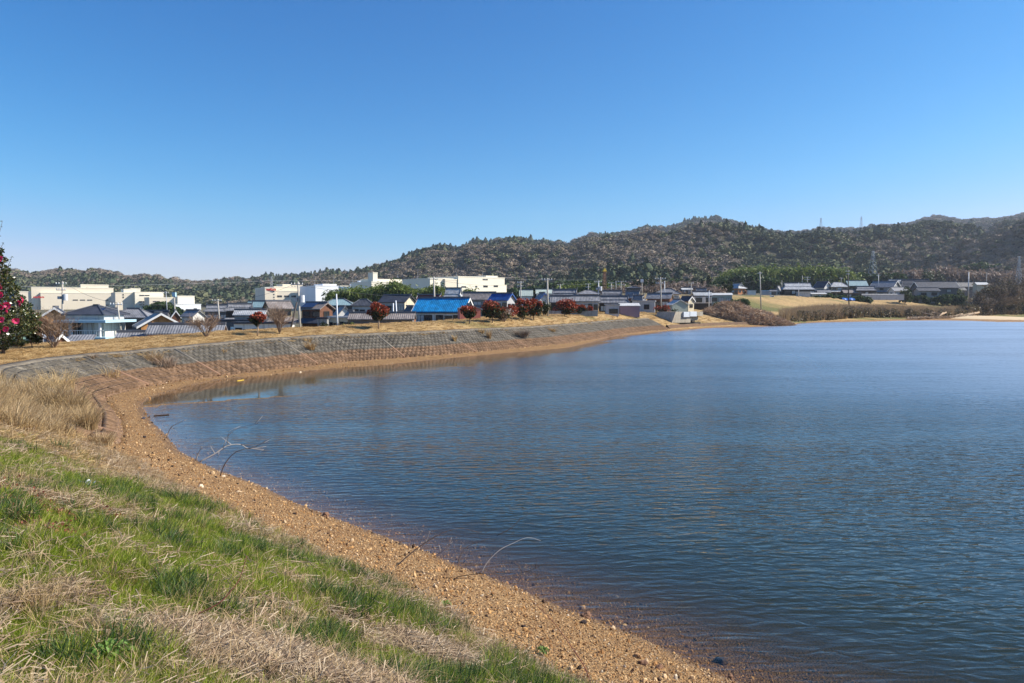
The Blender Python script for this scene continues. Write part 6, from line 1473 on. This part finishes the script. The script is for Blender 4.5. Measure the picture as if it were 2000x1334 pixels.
pp_(19, 1350, 552, 575, 225, 'small distant pole above the bluish roof', arms=1)
pp_(20, 1484, 530, 596, 205, 'tall lone pole at the field edge behind the bramble mound', arms=1, px2=1487, r=.2, armw=1.2)
pp_(21, 1567, 538, 560, 300, 'pole behind the old farmhouse, left of the double armed one', arms=0)
pp_(22, 1577, 540, 565, 300, 'double armed pole behind the right end of the old farmhouse', arms=2, armw=2.6)
pp_(23, 1560, 552, 578, 272, 'thin white pole in front of the old farmhouse', arms=0, mat=M_WPOLE, r=.15)
pp_(24, 1656, 526, 596, 240, 'tall dark pole with twin tops standing in the reeds', arms=2, mat=M_DPOLE, r=.22, px2=1659, armw=1.4)
pp_(25, 1892, 532, 570, 325, 'metal pole at the far right beside the long grey roof', arms=0, mat=M_STEEL, r=.26)
pp_(26, 1927, 532, 560, 380, 'small distant pole in front of the brown wood at far right', arms=0, r=.18)
pp_(27, 1716, 536, 555, 330, 'pale pole right of the lattice tower foot', arms=1, mat=M_STEEL)
pp_(28, 1527, 547, 575, 300, 'little pole left of the old farmhouse', arms=0, r=.16)
pp_(281, 1643, 542, 562, 320, 'distant pole beside the pale roofed cream house', arms=1)
# lightning rods on the factory: each one a thing
for i, (x_, t_, b_, d_) in enumerate([(576, 541, 556, 436), (615, 545, 561, 440), (652, 537, 556, 426), (689, 540, 558, 426), (695, 540, 558, 426), (777, 531, 546, 410), (816, 525, 546, 408), (865, 536, 545, 390), (874, 534, 545, 390), (891, 531, 544, 390), (943, 530, 542, 390), (971, 533, 541, 392), (246, 560, 572, 455), (263, 558, 566, 458)]):
    r_ = thing('lightning_rod', (at_d(x_, b_, d_ + 8).x, d_ + 8, at_d(x_, b_, d_ + 8).z - 1.0), 0, 'thin lightning rod standing on a flat factory roof', 'lightning rod', 'lightning rods on the factory roofs')
    h_ = (b_ - t_ + 0) * (d_ + 8) / FPX + 1; MB().tube([(0, 0, 0), (0, 0, h_ * .6)], .09, 5).link('mast', M_STEEL, r_); MB().tube([(0, 0, h_ * .6), (0, 0, h_)], [.06, .04], 5).link('tip', M_STEEL, r_)
def lattice(px, top, base, wpx, d, label, mat=None, arms=3, armpx=10, bar=.12, z0=None, wt=.18):
    zt = at_d(px, top, d).z; zb = at_d(px, base, d).z; Ht = zt - zb; w = wpx * d / FPX; aw = armpx * d / FPX; p = at_d(px, base, d)
    root = thing('lattice_tower', (p.x, d, zb), R(20), label, 'pylon'); m = MB(); n = 9
    wz = lambda t: w / 2 * ((1 - t) ** 1.3 * (1 - wt) + wt)
    for sx_, sy in ((-1, -1), (1, -1), (1, 1), (-1, 1)):
        m.tube([(sx_ * wz(t), sy * wz(t), t * Ht) for t in np.linspace(0, 1, n)], bar, 4)
    for k in range(n - 1):
        t0, t1 = k / (n - 1), (k + 1) / (n - 1); cs = ((-1, -1), (1, -1), (1, 1), (-1, 1))
        for q in range(4):
            a, c = cs[q], cs[(q + 1) % 4]
            m.tube([(a[0] * wz(t0), a[1] * wz(t0), t0 * Ht), (c[0] * wz(t1), c[1] * wz(t1), t1 * Ht)], bar * .6, 3); m.tube([(c[0] * wz(t0), c[1] * wz(t0), t0 * Ht), (a[0] * wz(t1), a[1] * wz(t1), t1 * Ht)], bar * .6, 3)
    m.link('lattice_body', mat or M_STEEL, root)
    for k in range(arms):
        z = Ht * (.97 - k * .11); am = MB(); am.tube([(-aw / 2, 0, z), (0, 0, z + Ht * .02), (aw / 2, 0, z)], [bar * .7, bar * 1.3, bar * .7], 4); am.tube([(-aw / 2, 0, z), (0, 0, z - Ht * .03), (aw / 2, 0, z)], bar * .6, 3); am.link('crossarm', mat or M_STEEL, root)
    return root
lattice(531, 540, 594, 9, 520, 'lattice pylon at the left end of the tan factory', armpx=9, bar=.12)
lattice(1704, 490, 556, 17, 440, 'tall lattice pylon above the bold white gabled house', armpx=8, bar=.11)
lattice(1989, 500, 560, 10, 420, 'lattice pylon with spread arms above the thicket at the right edge', armpx=12, bar=.10)
M_MAST = plain('rusty_mast_paint', (0.26, 0.14, 0.09), .7, .2, 2); r_ = lattice(1180, 530, 575, 7, 300, 'red brown lattice mast with a small yellow top above the tiled roofs', mat=M_MAST, arms=0, bar=.14, wt=.5)
MB().prism([(-.9, 9.6), (.9, 9.6), (0, 11.2)], 'y', -.6, .6).link('beacon', ROOF['yellow'], r_)
for x_, t_, b_, lab in ((1603, 426, 450, 'left pylon standing on the ridge of the far hill'), (1682, 423, 447, 'middle pylon standing on the ridge of the far hill'), (1815, 432, 462, 'right pylon just below the ridge of the far hill')):
    lattice(x_, t_, b_, 6, 2050 if x_ < 1800 else 1850, lab, armpx=6, bar=.30, arms=3)
def wire(a, b, label, sag=.02, r=.022, mat=None, group='overhead wires'):
    a, b = Vector(a), Vector(b); n = 22; pts = []
    for i in range(n + 1):
        t = i / n; p = a.lerp(b, t); p.z -= 4 * t * (1 - t) * (a - b).length * sag; pts.append(p - a)
    m = MB().tube(pts, r, 3); o = m.link('overhead_wire', mat or (M_LWIRE if r > .04 else M_WIRE), None, a); tag(o, label, 'wire', group); return o
wire(at_d(20, 560, 430), at_d(531, 548, 520), 'high wire sagging from the left to the factory pylon', .006, .10)
wire(at_d(531, 548, 520), at_d(1017, 541, 640), 'high wire running on from the factory pylon over the white hall', .006, .10)
wire(at_d(980, 545, 300), at_d(1180, 546, 300), 'pale wire across the dark hillside to the red brown mast', .006, .05)
wire(P[1], P[2], 'wire from the pole behind the bare shrub to the leaning pole', .03)
wire(P[2], P[4], 'wire from the leaning pole over the orange gable', .02)
wire(P[5] - Vector((0, 0, .5)), P[8] - Vector((0, 0, 4)), 'wire from the transformer pole to the pole behind the blue roof', .01)
wire(P[5] - Vector((.6, 0, .4)), P[4], 'wire from the transformer pole leftward to the leaning pale pole', .02)
wire(P[8] - Vector((0, 0, .5)), P[9] - Vector((0, 0, .5)), 'wire from behind the blue roof to the mint barn pole', .015)
wire(P[10] - Vector((0, 0, .4)), P[13] - Vector((0, 0, .4)), 'wire from the slim tall pole to the grey blue pole', .01)
wire(P[13] - Vector((0, 0, .4)), P[16] - Vector((0, 0, .6)), 'wire from the grey blue pole to the tall concrete pole', .02)
wire(P[16] - Vector((0, 0, .5)), P[20] - Vector((0, 0, 2.5)), 'wire from the tall concrete pole towards the lone field pole', .02)
wire(P[22] - Vector((0, 0, .5)), P[24] - Vector((0, 0, 2.5)), 'wire from the farmhouse pole to the dark pole in the reeds', .015)

# ------------------------------------------------------------------ vehicles
def car(px, py, d, yaw, label, paint, L=3.6, W=1.55, Hh=1.5, name='parked_car', cat='car', boxy=False):
    p = at_d(px, py, d); zg = p.z; root = thing(name, (p.x, d, zg), R(yaw), label, cat)
    pr = [(-L/2, .25), (L/2, .25), (L/2, .62), (L/2 - .25, .82), (L/2 - .95, .92), (L/2 - 1.35, Hh), (-L/2 + .45, Hh), (-L/2 + .05, .95)] if not boxy else [(-L/2, .35), (L/2, .35), (L/2, .9), (L/2 - .35, 1.75), (L/2 - 1.3, 1.8), (L/2 - 1.35, .85), (-L/2, .85)]
    MB().prism(pr, 'y', -W/2, W/2).link('body', paint, root)
    gl = MB(); gl.prism([(L/2 - 1.0, .95), (L/2 - 1.36, Hh - .1), (-L/2 + .6, Hh - .1), (-L/2 + .3, .98)] if not boxy else [(L/2 - .15, 1.0), (L/2 - .42, 1.6), (L/2 - 1.2, 1.6), (L/2 - 1.25, 1.0)], 'y', -W/2 - .012, W/2 + .012).link('window', M_GLASS, root)
    tm = plain('tyre', (.02, .02, .02), .9, .1); rm = M_STEEL
    wb = MB(); wb.tube([(0, -.09, 0), (0, .09, 0)], .29, 14); wme = wb.mesh('wheel', tm); rb = MB(); rb.tube([(0, -.1, 0), (0, .1, 0)], .17, 10); rme = rb.mesh('rim', rm)
    for sx_ in (-1, 1):
        for sy in (-1, 1):
            o = link('wheel', wme, root); o.location = (sx_ * (L/2 - .6), sy * (W/2 - .06), .29); link('rim', rme, o)
            h = link('headlight' if sx_ > 0 else 'tail_light', MB().box(-.02, .02, -.14, .14, -.07, .07).mesh('light', M_INS if sx_ > 0 else MATS['red_sign_paint']), root); h.location = (sx_ * (L/2 + .005), sy * (W/2 - .22), .68)
    return root
M_PAINTW = plain('white_car_paint', (.78, .80, .82), .25, .02, spec=.5); M_PAINTB = plain('dark_car_paint', (.03, .04, .06), .25, .05, spec=.5)
car(438, 657, 118, 172, 'white small car parked under the yellow awning', M_PAINTW)
car(1513, 587, 262, 180, 'white small pickup truck parked by the field road', M_PAINTW, L=3.6, name='parked_truck', cat='truck', boxy=True)
# white fence like barrier & low white container by the crest
p = at_d(660, 644, 92); b_ = thing('white_barrier', (at_d(626, 646, 90).x, 90, H1(p.x, 90) - .2), R(2), 'long low white tank like barrier behind the crest, left of the round red tree', 'barrier')
z_ = at_d(640, 640, 90).z - b_.location.z; k_ = 90 / FPX
MB().box(0, 67 * k_, -.5, .5, 0, z_ + .15).link('panel', M_PAINTW, b_); MB().box(70 * k_, 100 * k_, -.5, .5, 0, z_ - .3).link('panel', M_PAINTW, b_); MB().box(10 * k_, 30 * k_, -.54, -.5, z_ - .25, z_ - .1).link('stripe', plain('faded_print', (.5, .45, .55), .6, .2), b_)
MB().box(71 * k_, 88 * k_, -.54, -.5, z_ - .75, z_ - .45).link('stripe', plain('orange_strip', (.6, .22, .08), .6, .15), b_)
# satellite dish near the camellia
p = at_d(84, 652, 58); r_ = thing('satellite_dish', (p.x, 58, p.z - 1.6), 0, 'white round satellite dish on a thin pipe near the camellia', 'satellite dish')
m = MB(); m.tube([(0, 0, 0), (0, 0, 1.5)], .03, 6); m.link('pipe', M_STEEL, r_); dm = MB(); c_ = []
ring = 14; vs = [(0, 0, 0)] + [(math.cos(2 * math.pi * i / ring) * .20, -.05, math.sin(2 * math.pi * i / ring) * .22) for i in range(ring)] + [(math.cos(2 * math.pi * i / ring) * .20, -.03, math.sin(2 * math.pi * i / ring) * .22) for i in range(ring)] + [(0, .03, 0)]
dm.add(vs, [(0, 1 + i, 1 + (i + 1) % ring) for i in range(ring)] + [(1 + i, 1 + ring + i, 1 + ring + (i + 1) % ring, 1 + (i + 1) % ring) for i in range(ring)] + [(2 * ring + 1, 1 + ring + (i + 1) % ring, 1 + ring + i) for i in range(ring)])
o = dm.link('dish', M_PAINTW, r_, (0, 0, 1.6), R(20)); o.scale = (1.7,) * 3

# ------------------------------------------------------------------ concrete sluice on the bank
M_SL = plain('sluice_concrete', (0.42, 0.37, 0.29), .85, .2, .8, .01, dirt=(.24, .2, .15)); M_PLATE = plain('pale_gate_plate', (.62, .66, .70), .5, .06, .5)
SD = 146.0; a = at_d(1312, 626, SD); ks = SD / FPX * 1.26
sl = thing('sluice', (a.x, SD, 0), R(36), 'pale concrete sluice with three white plates, at the end of the revetment', 'sluice')
def sy_(row): return at_d(1350, row, SD + 3).z
MB().prism([(0, sy_(630)), (44 * ks, sy_(630)), (44 * ks, sy_(609)), (9 * ks, sy_(609))], 'y', 0, 5).link('wing_wall', M_SL, sl)
MB().box(44.2 * ks, 66 * ks, .4, 5, sy_(626), sy_(617.5)).link('headwall', M_SL, sl)
MB().box(5 * ks, 76 * ks, .8, 5.2, sy_(633), sy_(629.5)).link('base_slab', plain('dark_brown_concrete', (.09, .07, .05), .9, .3), sl)  # dark brown strip below the wing wall
MB().box(66.2 * ks, 73 * ks, 2.0, 5, sy_(629.4), sy_(622)).link('culvert_mouth', MATS['dark_brown_concrete'], sl)  # solid box, the darkness inside the opening is put into its colour
for x0_, x1_, y0_, y1_ in ((25, 38.5, 619, 609), (40, 56, 618, 608.5), (56.5, 71, 617, 609)):
    MB().box(x0_ * ks, x1_ * ks, -.35, .2 if x0_ < 50 else .3, sy_(y0_), sy_(y1_)).link('plate', M_PLATE if x0_ < 50 else M_SL, sl)


MB().box(-3 * ks, 72 * ks, 1.6, 6, 0, sy_(629.6)).link('apron', M_BLOCK, sl)
# ------------------------------------------------------------------ driftwood and the sand spit at the far right
M_DRIFT = plain('driftwood', (.36, .26, .17), .85, .3, 3); M_SAND = plain('sand', (.62, .47, .28), .95, .12, .8)
rg = np.random.RandomState(77)
def log(px0, py0, px1, py1, d, label, r=.28):
    a = at_d(px0, py0, d); b = at_d(px1, py1, d - 3); za = land(np.array([a.x]), np.array([a.y]))[0][0]; dz = 0
    m = MB(); mid = a.lerp(b, .5) + Vector((rg.normal() * .4, 0, rg.normal() * .25)); pts = [Vector((0, 0, 0)), mid - a, b - a]; m.tube(pts, [r, r * .8, r * .35], 7)
    for k in range(4): q = a.lerp(b, rg.uniform(.3, .9)) - a; m.tube([q, q + Vector((rg.normal() * 1.2, rg.normal() * .5, rg.uniform(.2, 1.2)))], [r * .35, r * .1], 4)
    o = m.link('driftwood_log', M_DRIFT, None, a, smooth=True); tag(o, label, 'driftwood', 'driftwood on the far shore'); return o
DD = 243
log(1803, 612, 1826, 616, DD, 'leftmost pale driftwood log on the far shore'); log(1820, 610, 1838, 613, DD, 'short driftwood log at the middle of the left tangle'); log(1848, 610, 1818, 622, DD, 'driftwood log leaning down to the left in the left tangle'); log(1842, 611, 1828, 621, DD - 1, 'thin driftwood stick beside the leaning log')
DD = 262
log(1906, 611, 1870, 622, DD, 'long driftwood trunk sloping to the water, at the right of the tangle', .36); log(1900, 612, 1858, 619, DD, 'driftwood trunk lying behind the long sloping one'); log(1912, 610, 1888, 619, DD, 'short thick driftwood butt at the foot of the big thicket', .34); log(1880, 613, 1856, 621, DD, 'slender driftwood pole at the left of the long trunk', .2)
n = 500; px = np.concatenate([rg.uniform(1775, 1850, n // 2), rg.uniform(1840, 1905, n // 2)]); u = (px - 1000) / FPX; y = toe_far(u) - rg.uniform(0, 14, n); x = u * y; z = land(x, y, False)[0]
scatter('drift_sticks', np.stack([x, y, z + .15], 1), source([withm(litter_tuft(9, .7, 2.4, .9, .10, s + 400, .35), M_DRIFT) for s in range(3)], 'drift_stick'), rg.uniform(.6, 1.2, n), nsrc=3, label='small sticks and flood debris strewn along the far right shore', cat='debris')
c = at_z(1972, 623, .3); X_, Y_ = np.meshgrid(np.linspace(-1, 1, 40), np.linspace(-1, 1, 24)); q = np.clip(1 - X_ ** 2 - Y_ ** 2, 0, 1)
sx_ = X_ * 17 + c.x + 4; sy2 = Y_ * 34 + c.y + 22; sz_ = .75 * q ** .7 + land(sx_, sy2, False)[0] * 1.0 - .12 + .04 * fbm(X_ * 6, Y_ * 6, 3)
i = np.arange(X_.size).reshape(X_.shape); me = mesh_np('sand_spit', np.stack([sx_.ravel(), sy2.ravel(), sz_.ravel()], 1), np.stack([i[:-1, :-1], i[:-1, 1:], i[1:, 1:], i[1:, :-1]], -1).reshape(-1, 4), True)
tag(link('sand_spit', me, mat=M_SAND), kind='structure')

# ------------------------------------------------------------------ foreground twigs, stones, litter
M_DTWIG = plain('dark_twig', (.07, .045, .035), .8, .3, 20); M_GTWIG = plain('grey_twig', (.42, .36, .31), .8, .2, 20); M_RTWIG = plain('red_brown_cane', (.16, .045, .035), .6, .25, 20)
def twig(pts, d0, d1, r, label, mat, branches=(), name='dead_twig', ground=True):
    """pts along the stem in the photograph; the stem runs from distance d0 at its foot to d1 at its tip"""
    n = len(pts)
    if ground: ft = on_ground(*pts[0]); d1 = ft.y + (d1 - d0) + 0.0; d0 = ft.y
    P3 = [at_d(p[0], p[1], d0 + (d1 - d0) * i / (n - 1)) for i, p in enumerate(pts)]
    o0 = P3[0].copy(); fine = []
    for i in range(n - 1):
        a, b = P3[i], P3[i + 1]; pa = P3[max(i - 1, 0)]; pb = P3[min(i + 2, n - 1)]
        for j in range(3):
            t = j / 3; fine.append(.5 * ((2 * a) + (b - pa) * t + (2 * pa - 5 * a + 4 * b - pb) * t * t + (3 * a - pa - 3 * b + pb) * t ** 3) - o0)
    fine.append(P3[-1] - o0); m = MB(); m.tube(fine, list(np.linspace(r, r * .35, len(fine))), 6)
    for br in branches:
        k = int(br[0] * (len(fine) - 1)); q = fine[k]; dd = q.y + o0.y; pts2 = [q] + [at_d(x, y, dd) - o0 for x, y in br[1:]]
        m.tube(pts2, list(np.linspace(r * .6, r * .2, len(pts2))), 5)
    o = m.link(name, mat, None, o0, smooth=True); tag(o, label, 'twig'); return o
def gd(px, py): return on_ground(px, py).y
d = gd(392, 905)
twig([(388, 903), (420, 886), (443, 871), (470, 868), (486, 876), (520, 872)], d, d + 1, .021, 'forked grey dead branch reaching out over the water at the left shore', M_GTWIG,
     branches=[(.35, (440, 862), (448, 842), (470, 832)), (.5, (430, 852)), (.45, (446, 850), (460, 838), (500, 828), (513, 812)), (.6, (500, 872), (525, 860)), (.8, (515, 878), (508, 882)), (.3, (425, 895)), (.2, (410, 870))])
twig([(430, 930), (440, 905), (462, 882), (500, 872), (530, 855)], d - .6, d, .018, 'dark thin shoot crossing in front of the forked grey branch', M_DTWIG)
twig([(382, 900), (390, 880), (395, 872)], d, d, .02, 'short pale twig just left of the forked branch', M_GTWIG, branches=[(.4, (380, 882)), (.7, (402, 878))])
d = gd(325, 858); twig([(325, 856), (333, 836), (345, 828), (364, 820)], d, d, .02, 'thin grey twig by the innermost corner of the water', M_GTWIG, branches=[(.4, (345, 842))])
d = gd(786, 1098)
twig([(775, 1105), (800, 1083), (826, 1063), (862, 1042), (900, 1032), (935, 1040)], d, d + .8, .012, 'long arching dark twig over the waterline in the foreground', M_DTWIG)
twig([(820, 1075), (830, 1062), (836, 1048), (840, 1037)], d + .3, d + .3, .013, 'pale upright twig stub left of the forked one at the waterline', M_GTWIG)
twig([(848, 1087), (866, 1075), (876, 1066), (882, 1050)], d, d, .013, 'pale forked twig at the waterline', M_GTWIG, branches=[(.3, (858, 1064)), (.75, (884, 1058))])
d = gd(942, 1122)
twig([(940, 1120), (952, 1098), (975, 1075), (1000, 1062), (1030, 1050), (1056, 1056)], d, d + .5, .009, 'tall pale twig arching right above the water', M_GTWIG, branches=[(.3, (944, 1105))])
twig([(893, 1100), (902, 1080), (915, 1066), (955, 1052)], d + .2, d + .6, .010, 'dark twig arching left of the tall pale one', M_DTWIG)
twig([(970, 1046), (998, 1032), (1015, 1015), (1034, 1004)], d + .9, d + 1.2, .008, 'faint twig tip standing furthest out over the water', M_DTWIG, ground=False)
twig([(812, 1116), (840, 1122), (870, 1132), (900, 1144), (925, 1160), (960, 1190)], d - .4, d - .7, .014, 'dark branch lying on the gravel, forking to the right', M_DTWIG, branches=[(.5, (895, 1126), (935, 1120), (985, 1122), (990, 1110)), (.35, (920, 1130))])
twig([(940, 1121), (980, 1120), (1020, 1118), (1045, 1110), (1070, 1098)], d, d + .2, .009, 'low twig running right along the waterline', M_DTWIG, branches=[(.5, (1006, 1092)), (.8, (1050, 1085))])
twig([(1158, 1345), (1140, 1300), (1110, 1255), (1078, 1212), (1035, 1170)], 4.4, 5.6, .006, 'long red brown cane leaning across the gravel at the bottom', M_RTWIG, name='bramble_cane')
twig([(350, 1225), (375, 1205), (425, 1180), (450, 1155), (468, 1130), (482, 1085)], 3.7, 4.0, .006, 'dark red cane arching over the straw heap', M_RTWIG, name='bramble_cane')
twig([(520, 1232), (560, 1246), (610, 1262), (680, 1265), (760, 1270)], 3.6, 3.7, .005, 'low reddish cane through the grass below the straw heap', M_RTWIG, name='bramble_cane')
twig([(830, 1290), (860, 1240), (900, 1180), (915, 1150)], 4.6, 4.8, .003, 'thin dry stem standing in the grass at the gravel edge', M_GTWIG, name='dry_stem')
def rock(px, py, wpx, label, mat, seed, n=1):
    g = on_ground(px, py); s = wpx * g.y / FPX; rg2 = np.random.RandomState(seed); bm = bmesh.new(); bmesh.ops.create_icosphere(bm, subdivisions=3, radius=.5)
    for v in bm.verts:
        k = .8 + .5 * noise.noise(v.co * 2.3 + Vector((seed, 0, 0))) + .15 * noise.noise(v.co * 7); v.co = Vector((v.co.x * k, v.co.y * k * .8, v.co.z * k * .62))
    me = bpy.data.meshes.new('stone'); bm.to_mesh(me); bm.free(); me.materials.append(mat)
    o = link('stone', me); o.location = (g.x, g.y, g.z + s * .12); o.scale = (s,) * 3; o.rotation_euler = (0, 0, seed); tag(o, label, 'stone', 'larger stones on the gravel shore'); return o
M_ROCKB = plain('brown_rock', (.20, .11, .065), .9, .35, 4, .01); M_ROCKO = plain('ochre_rock', (.45, .25, .11), .9, .25, 4, .01); M_ROCKD = plain('dark_rock', (.05, .035, .03), .9, .3, 4, .01)
for i, (x_, y_, w_, lab, m_) in enumerate([(1146, 1206, 28, 'flat brown slab stone propped near the waterline', M_ROCKB), (1141, 1219, 18, 'dark lump standing in for the shadow beside the propped brown slab', M_ROCKD), (1255, 1298, 24, 'brown lump left of a pair near the bottom', M_ROCKB), (1288, 1306, 22, 'brown lump right of a pair near the bottom', M_ROCKB),  # second entry paints the slab's cast shadow as a dark lump
        (1245, 1284, 20, 'flat ochre stone above the pair of brown lumps', M_ROCKO), (1408, 1296, 28, 'dark wet stone half in the water at the bottom', M_ROCKD), (1425, 1324, 22, 'broken dark stone at the bottom of the shore', M_ROCKB), (636, 1009, 20, 'brown stone at the water edge, left of a paler one', M_ROCKB), (683, 1016, 11, 'small pale grey stone lying in the shallow water', plain('pale_stone', (.42, .36, .29), .8, .2, 5)),
        (855, 1114, 15, 'ochre cobble beside the dark branch', M_ROCKO), (848, 1085, 12, 'orange cobble behind the ochre one', M_ROCKO), (780, 1064, 8, 'small dark stone near the arching twig', M_ROCKD), (727, 1042, 8, 'small dark stone at the edge of the water', M_ROCKD), (280, 818, 10, 'dark blue grey stone by the corner of the water', plain('slate_stone', (.06, .06, .08), .8, .2, 5)),
        (282, 855, 9, 'small black stone on the broad part of the gravel', M_ROCKD), (1022, 1225, 12, 'dark stone in a little hollow at the turf edge', M_ROCKD), (990, 1140, 10, 'ochre stone near the low twig', M_ROCKO), (575, 1005, 9, 'small black stone below the waterline curve', M_ROCKD)]): rock(x_, y_, w_, lab, m_, i + 1)
# broad leaved weed, scrap of white plastic, fallen petals
def rosette(px, py, wpx, label, n=22, mat=None, seed=1):
    g = on_ground(px, py); s = wpx * g.y / FPX / 2; rg2 = np.random.RandomState(seed); root = thing('broad_leaved_weed', (g.x, g.y, g.z), 0, label, 'weed'); mt = mat or leaf_mat('weed_leaves', [(.09, .19, .03), (.15, .27, .05), (.22, .34, .08)], .35, .45)
    for k in range(n):
        a = k * 2.4 + rg2.normal() * .2; ln = s * rg2.uniform(.5, 1.05); up_ = rg2.uniform(.02, .06) + .05 * (1 - ln / s); dx, dy = math.cos(a), math.sin(a); w = ln * .26; m = MB()
        sec = [(.05, .01, .25), (.35, up_, .8), (.65, up_ * 1.2, 1.0), (.88, up_ * .9, .6), (1.0, up_ * .4, .05)]
        for t, z, q in sec: m.v += [(dx * ln * t - dy * w * q / 2 * 1.6, dy * ln * t + dx * w * q / 2 * 1.6, z + .012), (dx * ln * t, dy * ln * t, z), (dx * ln * t + dy * w * q / 2 * 1.6, dy * ln * t - dx * w * q / 2 * 1.6, z + .012)]
        for i in range(4): m.f += [(i * 3, i * 3 + 1, i * 3 + 4, i * 3 + 3), (i * 3 + 1, i * 3 + 2, i * 3 + 5, i * 3 + 4)]
        me = bpy.data.meshes.new('leaf'); me.from_pydata(m.v, [], m.f); me.materials.append(mt); link('leaf', me, root)
    return root
rosette(212, 1292, 110, 'broad leaved green weed low in the grass at the bottom left', 26); rosette(1062, 1280, 36, 'small bright broad leaved weed at the edge of the gravel', 12, seed=3); rosette(868, 1188, 30, 'small broad leaved weed below the dark branch', 10, seed=4); rosette(265, 1240, 50, 'smaller broad leaved weed above the big one', 14, seed=5)
g = on_ground(160, 952); m = MB(); n = 6
m.add([(i * .05 - .12 + .01 * math.sin(j * 3), j * .035 - .06, .03 + .03 * math.sin(i * 2.1 + j * 1.7)) for j in range(n) for i in range(n)], [(j * n + i, j * n + i + 1, (j + 1) * n + i + 1, (j + 1) * n + i) for j in range(n - 1) for i in range(n - 1)])
o = m.link('plastic_scrap', plain('white_plastic', (.72, .76, .76), .35, .05), None, (g.x, g.y, g.z + .03)); tag(o, 'crumpled scrap of white plastic lying in the green grass', 'plastic scrap')
rg = np.random.RandomState(41); pts = []
for cx_, cy_, sx2, sy3, n in ((40, 885, 28, 8, 150), (112, 908, 20, 6, 90), (20, 915, 22, 6, 70), (95, 955, 30, 8, 70), (20, 940, 18, 8, 50), (205, 878, 12, 4, 40)):
    for k in range(n):
        x_, y_ = max(cx_ + rg.normal() * sx2, -20), cy_ + rg.normal() * sy3; v_ = sight(x_, y_); t_ = (3.42 - EYE) / v_.z; pts.append((v_.x * t_, v_.y * t_))
pts = np.array(pts); z = land(pts[:, 0], pts[:, 1])[0]
v, f = leaf_quads(np.zeros((1, 3)), .055, rg, aspect=.7)
scatter('fallen_petals', np.stack([pts[:, 0], pts[:, 1], z + .035 + .03 * rg.rand(len(z))], 1), source([withm(mesh_np('petal', *leaf_quads(rg.normal(0, .02, (3, 3)), .05, rg, aspect=.7)), inst_leaf('fallen_petal', [(.42, .13, .09), (.30, .08, .05), (.50, .24, .16), (.22, .08, .05)])) for s in range(3)], 'petal_src'), rg.uniform(.45, .9, len(z)), nsrc=3, label='pinkish red fallen petals and leaves strewn in the grass at left', cat='petals')
# floating sticks
for (x0_, y0_), (x1_, y1_), lab, mt in (((463, 744), (476, 742), 'short yellow stick floating in the calm water', ROOF['yellow']), ((300, 812), (330, 810), 'floating twig with a white tip by the near corner of the water', M_DTWIG)):
    a, b = at_z(x0_, y0_, .01), at_z(x1_, y1_, .01); o = MB().tube([(0, 0, 0), b - a], .035, 6).link('floating_stick', mt, None, a); tag(o, lab, 'stick')

# ------------------------------------------------------------------ the air: faint haze out to the hills
hz = MB().box(-3200, 3200, -300, 3300, -40, 420).link('haze', bpy.data.materials.new('haze'))
hm = hz.data.materials[0]; hm.use_nodes = True; hn = hm.node_tree; hn.nodes.remove(hn.nodes['Principled BSDF'])
pv = hn.nodes.new('ShaderNodeVolumePrincipled'); pv.inputs['Color'].default_value = (.80, .88, 1, 1); pv.inputs['Density'].default_value = 0.00011; pv.inputs['Anisotropy'].default_value = 0.2
hn.links.new(pv.outputs[0], hn.nodes['Material Output'].inputs['Volume']); tag(hz, kind='stuff')
SC.cycles.volume_bounces = 0
